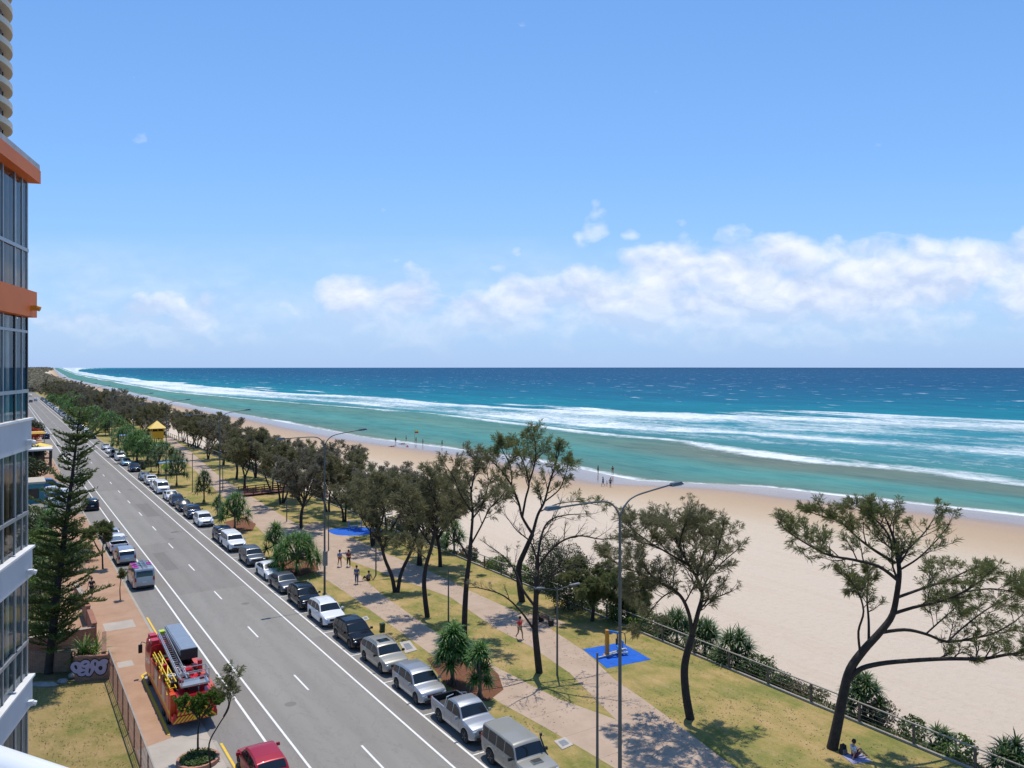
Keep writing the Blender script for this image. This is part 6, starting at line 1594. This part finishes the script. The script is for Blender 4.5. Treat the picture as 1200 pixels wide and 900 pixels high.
# kiosk, teal building, yellow awning, sign
M_wroof = mat('white_roof', (.70, .70, .70), .6, 0, .06); M_teal = mat('teal_render', (.05, .22, .25), .6, 0, .08); M_darkc = mat('charcoal_frame', (.03, .03, .033), .5); M_rend = mat('cream_render', (.50, .44, .36), .8, 0, .1)
kc = P(38, 526, 4.2); kk = thing('kiosk', 'small glazed kiosk with a flat white roof and black columns', 'kiosk', (kc.x, kc.y, 0), TH)
g = MB(); g.box((0, 0, 4.1), (7, 5, .35)); g.build('roof', M_wroof, kk)
g = MB(); g.box((-.5, .2, 2.0), (5.2, 3.8, 3.8)); g.build('glazing', M_glass, kk)
for x in (-3.2, 0, 3.2):
    for y in (-2.2, 2.2): g = MB(); g.box((x, y, 1.96), (.3, .3, 3.92)); g.build('column', M_darkc, kk)
tb = P(34, 570, 2.5); te = thing('teal_building', 'low teal rendered building with a cream parapet', 'building', (tb.x - 3, tb.y, 0), TH)
g = MB(); g.box((0, 0, 1.5), (9, 6, 3.0)); g.build('wall', M_teal, te); g = MB(); g.box((0, 0, 3.15), (9.4, 6.4, .3)); g.build('parapet', M_rend, te)
for x in (-2.6, .2, 3.0): g = MB(); g.box((x, -3.01, 1.5), (1.6, .06, 1.5)); g.build('window', M_glass, te)
ya = P(52.5, 522, 3.0); yw = thing('yellow_awning', 'square yellow awning on posts beside the far left kerb', 'awning', (ya.x - 1, ya.y, 0), TH)
g = MB(); g.add([(-2.4, -2.4, 2.7), (2.4, -2.4, 2.7), (2.4, 2.4, 2.7), (-2.4, 2.4, 2.7), (-.1, -.1, 3.6), (.1, -.1, 3.6), (.1, .1, 3.6), (-.1, .1, 3.6)], [(0, 1, 5, 4), (1, 2, 6, 5), (2, 3, 7, 6), (3, 0, 4, 7), (4, 5, 6, 7), (3, 2, 1, 0)]); g.build('canopy', M_yro, yw)
for x in (-2.2, 2.2):
    for y in (-2.2, 2.2): g = MB(); g.tube([(x, y, 0), (x, y, 2.75)], .06, 6); g.build('post', M_galv, yw)
yb = P(39, 507, 3.0); yw2 = thing('yellow_awning', 'long yellow awning farther away, left of the white and navy cars', 'awning', (yb.x, yb.y, 0), TH)
g = MB(); g.box((0, 0, 3.0), (6, 4, .5), 0, 0, top=.8); g.build('canopy', M_ysh, yw2)
for x in (-2.6, 2.6): g = MB(); g.box((x, 0, 1.4), (.14, .14, 2.8)); g.build('post', M_galv, yw2)

# ================================================================== THE NEAR BUILDING
M_white = mat('white_render', (.50, .51, .55), .6, 0, .05, .8); M_or = mat('orange_render', (.72, .155, .018), .6, 0, .06, .8); M_alf = mat('window_aluminium', (.36, .37, .39), .4, .5, .04)
M_parap = mat('grey_parapet', (.42, .42, .43), .7, 0, .08); M_curt = mat('curtain', (.68, .66, .60), .9, 0, .12, 5); M_blind = mat('brown_curtain', (.30, .19, .11), .9, 0, .12, 5)
M_win, nt_, b_w = newmat('window_glass'); b_w.inputs['Base Color'].default_value = (.55, .62, .66, 1); b_w.inputs['Roughness'].default_value = .02; setin(b_w, 'Transmission Weight', 0.0)
tr_ = nt_.new('ShaderNodeBsdfTransparent'); tr_.inputs[0].default_value = (.88, .93, .92, 1); gl_ = nt_.new('ShaderNodeBsdfGlossy'); gl_.inputs['Roughness'].default_value = .02; gl_.inputs['Color'].default_value = (.8, .85, .9, 1)
fr_ = nt_.new('ShaderNodeFresnel'); fr_.inputs[0].default_value = 1.3; mx_ = nt_.new('ShaderNodeMixShader'); nt_.link(fr_.outputs[0], mx_.inputs[0]); nt_.link(tr_.outputs[0], mx_.inputs[1]); nt_.link(gl_.outputs[0], mx_.inputs[2]); nt_.link(mx_.outputs[0], M_win.node_tree.nodes['Material Output'].inputs[0])
YC = 18.6; XC = -567 / F * YC; kz = YC / F
def zc(py): return H - (py - 430) * kz
ang_b = math.atan2(-.959, .284)           # along the facade towards the camera side
bd = thing('apartment_building', 'near apartment building with orange and pale grey bands and tall windows', 'building', (XC, YC, 0), ang_b)
# local x runs along the facade towards the camera, local y points outwards (to the road)
FL_ = 5.5
bands = [(191, 198, M_parap, .20), (198, 213, M_or, .22), (342, 372, M_or, .16), (491.6, 526, M_white, .06), (641.7, 675, M_white, .08), (793, 826, M_white, .08), (944, 977, M_white, .08), (1095, 1128, M_white, .08), (1246, 1279, M_white, .08), (1397, 1480, M_white, .08)]
for (a_, c_, m_, pr_) in bands:
    z1, z0 = zc(a_), max(0.02, zc(c_)); g = MB(); xo = -.035 if pr_ < .1 else (-.09 if pr_ < .19 else -.17); g.box(((xo + FL_) / 2, (pr_ - 7) / 2, (z0 + z1) / 2), (FL_ - xo, pr_ + 7, z1 - z0)); g.build('facade_band', m_, bd)
    if m_ is M_white:
        g = MB(); g.box(((xo + FL_) / 2 - .02, (pr_ + .05 - 7) / 2, z1 + .02), (FL_ - xo + .04, pr_ + .05 + 7, .05)); g.build('sill', M_wroof, bd)
    if 300 < a_ < 900: g = MB(); xl = .35; zl_ = zc((a_ + c_) / 2 + (8 if a_ > 400 else 5)); g.box((xl, pr_ + .06, zl_), (.12, .12, .11)); g.tube([(xl, pr_ + .12, zl_), (xl, pr_ + .18, zl_ - .02)], .06, 8); g.build('wall_light', M_wroof if a_ > 400 else M_eor, bd)
M_room = [mat('room_wall_pale', (.62, .64, .64), .9, 0, .1), mat('room_wall_grey', (.42, .45, .46), .9, 0, .1), mat('room_wall_warm', (.44, .40, .34), .9, 0, .12)]
stor = [(213, 342, 294), (372, 491.6, 458), (526, 641.7, 600), (675, 793, 751), (826, 944, 902), (977, 1095, 1052), (1128, 1246, 1204), (1279, 1397, 1355)]
for si, (a_, c_, tr_y) in enumerate(stor):
    z1, z0, zt = zc(a_), zc(c_) + .045, zc(tr_y)
    xs_ = [.0, .42, .95, 1.75, 2.7, 3.7, 4.6, FL_]
    for x in xs_:
        g = MB(); wd_ = .07 if x == 0 else .05; g.box((x + (wd_ / 2 if x == 0 else 0), -.045, (z0 + z1) / 2), (wd_, .09, z1 - z0)); g.build('mullion', M_alf if si != 1 else (M_darkc if x in (0, .95) else M_alf), bd)
    g = MB(); g.box((FL_ / 2, -.035, zt), (FL_ - .02, .10, .08)); g.build('transom', M_alf, bd)
    if si == 1: g = MB(); g.box((FL_ / 2, -.04, zc(389)), (FL_ - .02, .09, .06)); g.build('transom', M_alf, bd)
    for x0, x1 in zip(xs_, xs_[1:]):
        for (q0, q1) in ((z0, zt - .045), (zt + .045, z1)):
            g = MB(); g.add([(x0 + .02, -.02, q0), (x1 - .02, -.02, q0), (x1 - .02, -.02, q1), (x0 + .02, -.02, q1)], [(3, 2, 1, 0)]); g.build('window_pane', M_win, bd)
    # corner return
    for y in (-.5, -2.0, -3.5, -5.5): g = MB(); g.box((-.0 + .05, y, (z0 + z1) / 2), (.08, .08, z1 - z0)); g.build('mullion', M_alf, bd)
    g = MB(); g.add([(.03, -.1, z0), (.03, -6.5, z0), (.03, -6.5, z1), (.03, -.1, z1)], [(3, 2, 1, 0)]); g.build('window_pane', M_win, bd)
    g = MB(); g.box((FL_ / 2 + .06, -.20, (z0 + z1) / 2), (FL_ - .24, .03, z1 - z0)); g.build('room_wall', M_room[si % 3], bd)
    g = MB(); g.box((.42, -3.4, (z0 + z1) / 2), (.04, 5.4, z1 - z0)); g.build('room_wall', M_room[si % 3], bd)
    # curtains behind the glass
    for (x0, x1, mm) in ((.20, .62, M_curt), (.80, 1.25, M_blind if si % 2 == 0 else M_curt), (1.9, 2.9, M_curt), (3.3, 4.2, M_blind)):
        g = MB(); n_ = 14
        for i in range(n_ + 1):
            x = lerp(x0, x1, i / n_); y = -.12 + .03 * math.sin(i * 1.9); g.v += [(x, y, z0), (x, y, z1 - .05)]
        for i in range(n_): g.f.append((2 * i, 2 * i + 2, 2 * i + 3, 2 * i + 1)); g.m.append(0)
        g.build('curtain', mm, bd)
g = MB(); g.box((FL_ / 2 + .3, -5.6, zc(191) / 2), (FL_ - .7, 2.4, zc(191) - .4)); g.build('core_wall', M_rend, bd)
# distant round tower
tx = -600 / F * 124; 
tw = thing('tall_tower', 'very tall round apartment tower with curved cream balconies and blue glass', 'tower', (-91.9, 124, 0), 0)
M_cream = mat('cream_balcony', (.60, .52, .42), .6, 0, .05); M_bgl = mat('blue_glazing', (.02, .05, .13), .12, .2, .1, .3, .3)
Rt = (17 - 600) / F * 124 + 89.5
g = MB(); g.lathe((0, 0, 0), [(Rt - 1.4, 0), (Rt - 1.4, 112), (.001, 112)], 48); g.build('glazing', M_bgl, tw, True, R(40))
for k in range(34):
    z = 6 + k * 3.15; g = MB(); g.lathe((0, 0, z), [(Rt - 1.45, 0), (Rt, 0), (Rt, 1.0), (Rt - .15, 1.0), (Rt - .15, .25), (Rt - 1.45, .25)], 48); g.build('balcony', M_cream, tw, True, R(35))
g = MB()
for k in range(24): a = k * PI / 12; g.box(((Rt - 1.35) * math.cos(a), (Rt - 1.35) * math.sin(a), 56), (.12, .12, 112), a)
g.build('mullions', M_darkc, tw)
# ================================================================== OUR BALCONY
bal = thing('balcony_rail', 'white balcony handrail of our own flat cutting the lower left corner', 'railing', (-.9, 1.48, 0), math.atan2(-.06, .125))
g = MB(); g.tube([(-2.5, 0, 20.232), (3.2, 0, 20.232)], .036, 16); g.build('handrail', mat('white_powder_coat', (.78, .79, .80), .35, 0, .02, 2, .2), bal, True)
for k in range(-4, 6): g = MB(); g.box((k * .55 + .1, -.035, 19.75), (.03, .03, .9)); g.build('baluster', M_wroof, bal)
g = MB(); g.box((.4, -1.4, 19.2), (5.8, 3.0, .2)); g.build('floor_slab', M_white, bal)

# ================================================================== PEOPLE
def skin_mesh(name, pts, edges, rads, m, parent, sub=2):
    me = bpy.data.meshes.new(name); me.from_pydata([tuple(p) for p in pts], edges, []); o = bpy.data.objects.new(name, me); COL.objects.link(o)
    sk = o.modifiers.new('s', 'SKIN'); sk.use_smooth_shade = True
    if not me.skin_vertices: me.skin_vertices.new(name='')
    for i, r_ in enumerate(rads):
        rr2 = (r_, r_) if isinstance(r_, (int, float)) else r_; me.skin_vertices[0].data[i].radius = rr2
    me.skin_vertices[0].data[0].use_root = True
    sb_ = o.modifiers.new('u', 'SUBSURF'); sb_.levels = sub; sb_.render_levels = sub
    bpy.context.view_layer.update(); dg = bpy.context.evaluated_depsgraph_get(); nm = bpy.data.meshes.new_from_object(o.evaluated_get(dg)); 
    bpy.data.objects.remove(o); nm.name = name; nm.materials.clear(); nm.materials.append(m)
    for p in nm.polygons: p.use_smooth = True
    o2 = bpy.data.objects.new(name, nm); COL.objects.link(o2); o2.parent = parent; return o2
M_skin = mat('skin', (.42, .24, .16), .6, 0, .05); M_skin2 = mat('tanned_skin', (.26, .14, .09), .6, 0, .05); M_hair = mat('dark_hair', (.03, .02, .015), .7)
def cloth(name, c): return mat('cloth_' + name, c, .85, 0, .1, 6)
def person(loc, rz, label, top, bottom, pose='walk', skin=M_skin, hair=M_hair, group=None, sc=1.0, long_legs=True, carry=None):
    root = thing('person', label, 'person', loc, rz, group, sc)
    st = .0
    if pose == 'walk': kn = [(.16, .09, .50), (-.10, .09, .50)]; ft_ = [(.30, .09, .07), (-.34, -.09, .10)]; 
    V_ = Vector
    if pose in ('walk', 'stand'):
        wl = pose == 'walk'
        pel = V_((0, 0, .95)); ch = V_((.02, 0, 1.22)); nk = V_((.02, 0, 1.46)); hd = V_((.05, 0, 1.62)); ht = V_((.05, 0, 1.70))
        hip = [V_((0, y, .90)) for y in (.09, -.09)]; knee = [V_((.20 if wl else .02, .10, .50)), V_((-.06 if wl else .02, -.10, .49))]; ank = [V_((.24 if wl else 0, .10, .08)), V_((-.36 if wl else 0, -.10, .14))]
        toe = [a + V_((.15, 0, -.03)) for a in ank]; sh = [V_((.01, .19, 1.40)), V_((.01, -.19, 1.40))]; el = [V_((-.12 if wl else -.02, .24, 1.14)), V_((.10 if wl else -.02, -.24, 1.14))]; ha = [V_((-.10 if wl else .04, .25, .88)), V_((.28 if wl else .04, -.24, .94))]
    elif pose == 'sit':
        pel = V_((0, 0, .13)); ch = V_((-.06, 0, .40)); nk = V_((-.05, 0, .64)); hd = V_((.0, 0, .80)); ht = V_((.0, 0, .88))
        hip = [V_((.05, y, .13)) for y in (.1, -.1)]; knee = [V_((.40, .14, .42)), V_((.38, -.12, .36))]; ank = [V_((.62, .12, .08)), V_((.68, -.10, .08))]; toe = [a + V_((.14, 0, -.02)) for a in ank]
        sh = [V_((-.05, .18, .58)), V_((-.05, -.18, .58))]; el = [V_((.10, .24, .38)), V_((-.12, -.26, .34))]; ha = [V_((.33, .16, .40)), V_((-.22, -.28, .08))]
    else: # lying face down on a towel
        pel = V_((0, 0, .13)); ch = V_((.28, 0, .16)); nk = V_((.52, 0, .20)); hd = V_((.68, 0, .24)); ht = V_((.76, 0, .25))
        hip = [V_((-.05, y, .12)) for y in (.09, -.09)]; knee = [V_((-.48, .12, .08)), V_((-.48, -.12, .08))]; ank = [V_((-.88, .13, .08)), V_((-.88, -.13, .08))]; toe = [a + V_((-.12, 0, -.03)) for a in ank]
        sh = [V_((.46, .18, .16)), V_((.46, -.18, .16))]; el = [V_((.62, .34, .06)), V_((.62, -.34, .06))]; ha = [V_((.80, .16, .05)), V_((.80, -.16, .05))]
    pts = [pel, ch, nk, hd, ht]; ed = [(0, 1), (1, 2), (2, 3), (3, 4)]; rd = [.125, .125, .055, .095, .07]
    for i in (0, 1):
        b = len(pts); pts += [hip[i], knee[i], ank[i], toe[i]]; ed += [(0, b), (b, b + 1), (b + 1, b + 2), (b + 2, b + 3)]; rd += [.085, .060, .042, .035]
        b = len(pts); pts += [sh[i], el[i], ha[i], ha[i] + (ha[i] - el[i]).normalized() * .12]; ed += [(1, b), (b, b + 1), (b + 1, b + 2), (b + 2, b + 3)]; rd += [.065, .042, .032, .022]
    skin_mesh('body', pts, ed, rd, skin, root)
    if top:
        q = [pel.lerp(ch, .2), ch, nk.lerp(ch, .25)]; e_ = [(0, 1), (1, 2)]; r_ = [.145, .150, .11]
        for i in (0, 1): b = len(q); q += [sh[i], sh[i].lerp(el[i], .75)]; e_ += [(1, b), (b, b + 1)]; r_ += [.085, .062]
        skin_mesh('shirt', q, e_, r_, top, root)
    if bottom:
        q = [pel + (ch - pel) * .12]; e_ = []; r_ = [.145]
        for i in (0, 1): b = len(q); lowp = hip[i].lerp(knee[i], .75) if not long_legs else knee[i].lerp(ank[i], .8); q += [hip[i], hip[i].lerp(knee[i], .95) if long_legs else hip[i].lerp(knee[i], .4), lowp]; e_ += [(0, b), (b, b + 1), (b + 1, b + 2)]; r_ += [.11, .08, .068 if long_legs else .085]
        skin_mesh('trousers' if long_legs else 'shorts', q, e_, r_, bottom, root)
    up = (hd - nk).normalized(); g = MB(); c = hd + up * .05 - (V_((.025, 0, 0)) if pose != 'lie' else V_((0, 0, -.02)))
    prof = [(.001, .125), (.07, .105), (.108, .05), (.115, -.01), (.10, -.07), (.07, -.10)]; g.lathe((0, 0, 0), prof, 12); qq = up.to_track_quat('Z', 'Y').to_matrix(); g.v = [tuple(qq @ Vector(v) + c) for v in g.v]; g.build('hair', hair, root, True)
    return root
def toward(px, py, px2, py2):
    a = P(px, py); b = P(px2, py2); return math.atan2(b.y - a.y, b.x - a.x)
blk = cloth('black', (.02, .02, .023)); blu = cloth('blue', (.06, .12, .30)); wht = cloth('white', (.65, .66, .72)); red = cloth('red', (.65, .03, .025)); gry = cloth('grey', (.16, .16, .17)); mar = cloth('maroon', (.20, .03, .035)); tan = cloth('tan', (.35, .24, .15)); den = cloth('denim', (.06, .10, .18))
person(P(398, 664, Z1), -1.1, 'person in light blue top and orange shorts walking on the path by the big pandanus', cloth('lightblue', (.25, .33, .55)), cloth('orange', (.5, .14, .06)), 'walk', long_legs=False)
person(P(408.5, 664, Z1), -1.2, 'person in dark maroon top and dark trousers walking beside the one in orange shorts', mar, blk, 'walk')
person(P(418, 684, Z1), -1.6, 'person in blue top and dark trousers standing where the park paths meet', blu, den, 'stand')
person(P(432, 680, Z1), 2.6, 'person in grey sitting on the grass edge near the path junction', gry, blk, 'sit')
person(P(609, 749, Z1), -.9, 'person in a red shirt running along the upper park path', red, tan, 'walk', long_legs=False)
person(P(107.5, 699, Z1), -1.4, 'person dressed in black walking on the left footpath by the brick piers', blk, blk, 'walk')
person(P(1001, 887, Z1 + .02), .1, 'woman in a white shirt sitting on a lilac blanket under the leaning she-oak', wht, mar, 'sit', long_legs=False)
g = MB(); g.box((0, 0, .012), (1.15, .95, .02), .2); o = g.build('picnic_blanket', cloth('lilac', (.30, .29, .45)), None); o.location = P(1004, 889, Z1); tag(o, 'lilac picnic blanket spread on the grass under the leaning she-oak', 'blanket')
bg_ = thing('backpack', 'black backpack leaning by the trunk next to the seated woman', 'bag', P(988, 883, Z1), .3)
g = MB(); g.box((0, 0, .24), (.34, .26, .48), 0, 0, top=.75); g.build('bag_body', blk, bg_); g = MB(); g.box((0, -.16, .16), (.26, .08, .24), 0, 0, top=.9); g.build('front_pocket', gry, bg_); g = MB(); g.tube([(-.06, 0, .47), (-.05, 0, .54), (.05, 0, .54), (.06, 0, .47)], .015, 6); g.build('handle', blk, bg_)
bp = [ # px, py(feet), pose, top, bottom, label
 (463.6, 519.5, 'stand', blk, blk, 'beachgoer in black, leftmost of those standing at the water edge'),
 (476, 517.5, 'stand', gry, blk, 'beachgoer in grey just left of the red and yellow flag'),
 (487.5, 519.5, 'stand', blk, den, 'dark-clothed beachgoer at the foot of the red and yellow flag'),
 (495.6, 521.5, 'stand', blu, blk, 'beachgoer in blue just right of the red and yellow flag'),
 (518, 523, 'stand', mar, blk, 'beachgoer in maroon standing alone at the shore right of the flag'),
 (543, 526, 'stand', tan, blk, 'beachgoer in tan at the shore behind the top of the she-oaks'),
 (547.5, 526.5, 'stand', blk, blk, 'beachgoer in black beside the one in tan at the shore'),
 (459, 523.5, 'lie', red, blk, 'sunbather in red lying on the sand left of the flag'),
 (471, 520.5, 'lie', None, gry, 'sunbather in grey shorts lying just below the flag group'),
 (477.5, 523.5, 'lie', red, red, 'sunbather in red swimwear lying nearest us on the sand'),
 (700.8, 555.5, 'stand', blk, blk, 'beachgoer in black standing in the wash above the nearest lamp arm'),
 (718, 556, 'walk', mar, tan, 'beachgoer walking in the wash right of the one in black'),
 (706.8, 570, 'walk', blk, den, 'beachgoer in black and denim walking on dry sand, left of a pair'),
 (715.3, 571, 'walk', gry, blk, 'taller beachgoer in grey walking on dry sand at the right of the group'),
 (711.3, 570, 'stand', red, gry, 'child in red between the two walkers on dry sand')]
for (px, py, pose, a_, b2, lab) in bp:
    p = G(px, py); person(p, random.Random(px).uniform(0, 6.28), lab, a_, b2, pose, M_skin2, group='people on the beach', sc=.66 if 'child' in lab else 1.12, long_legs=False)
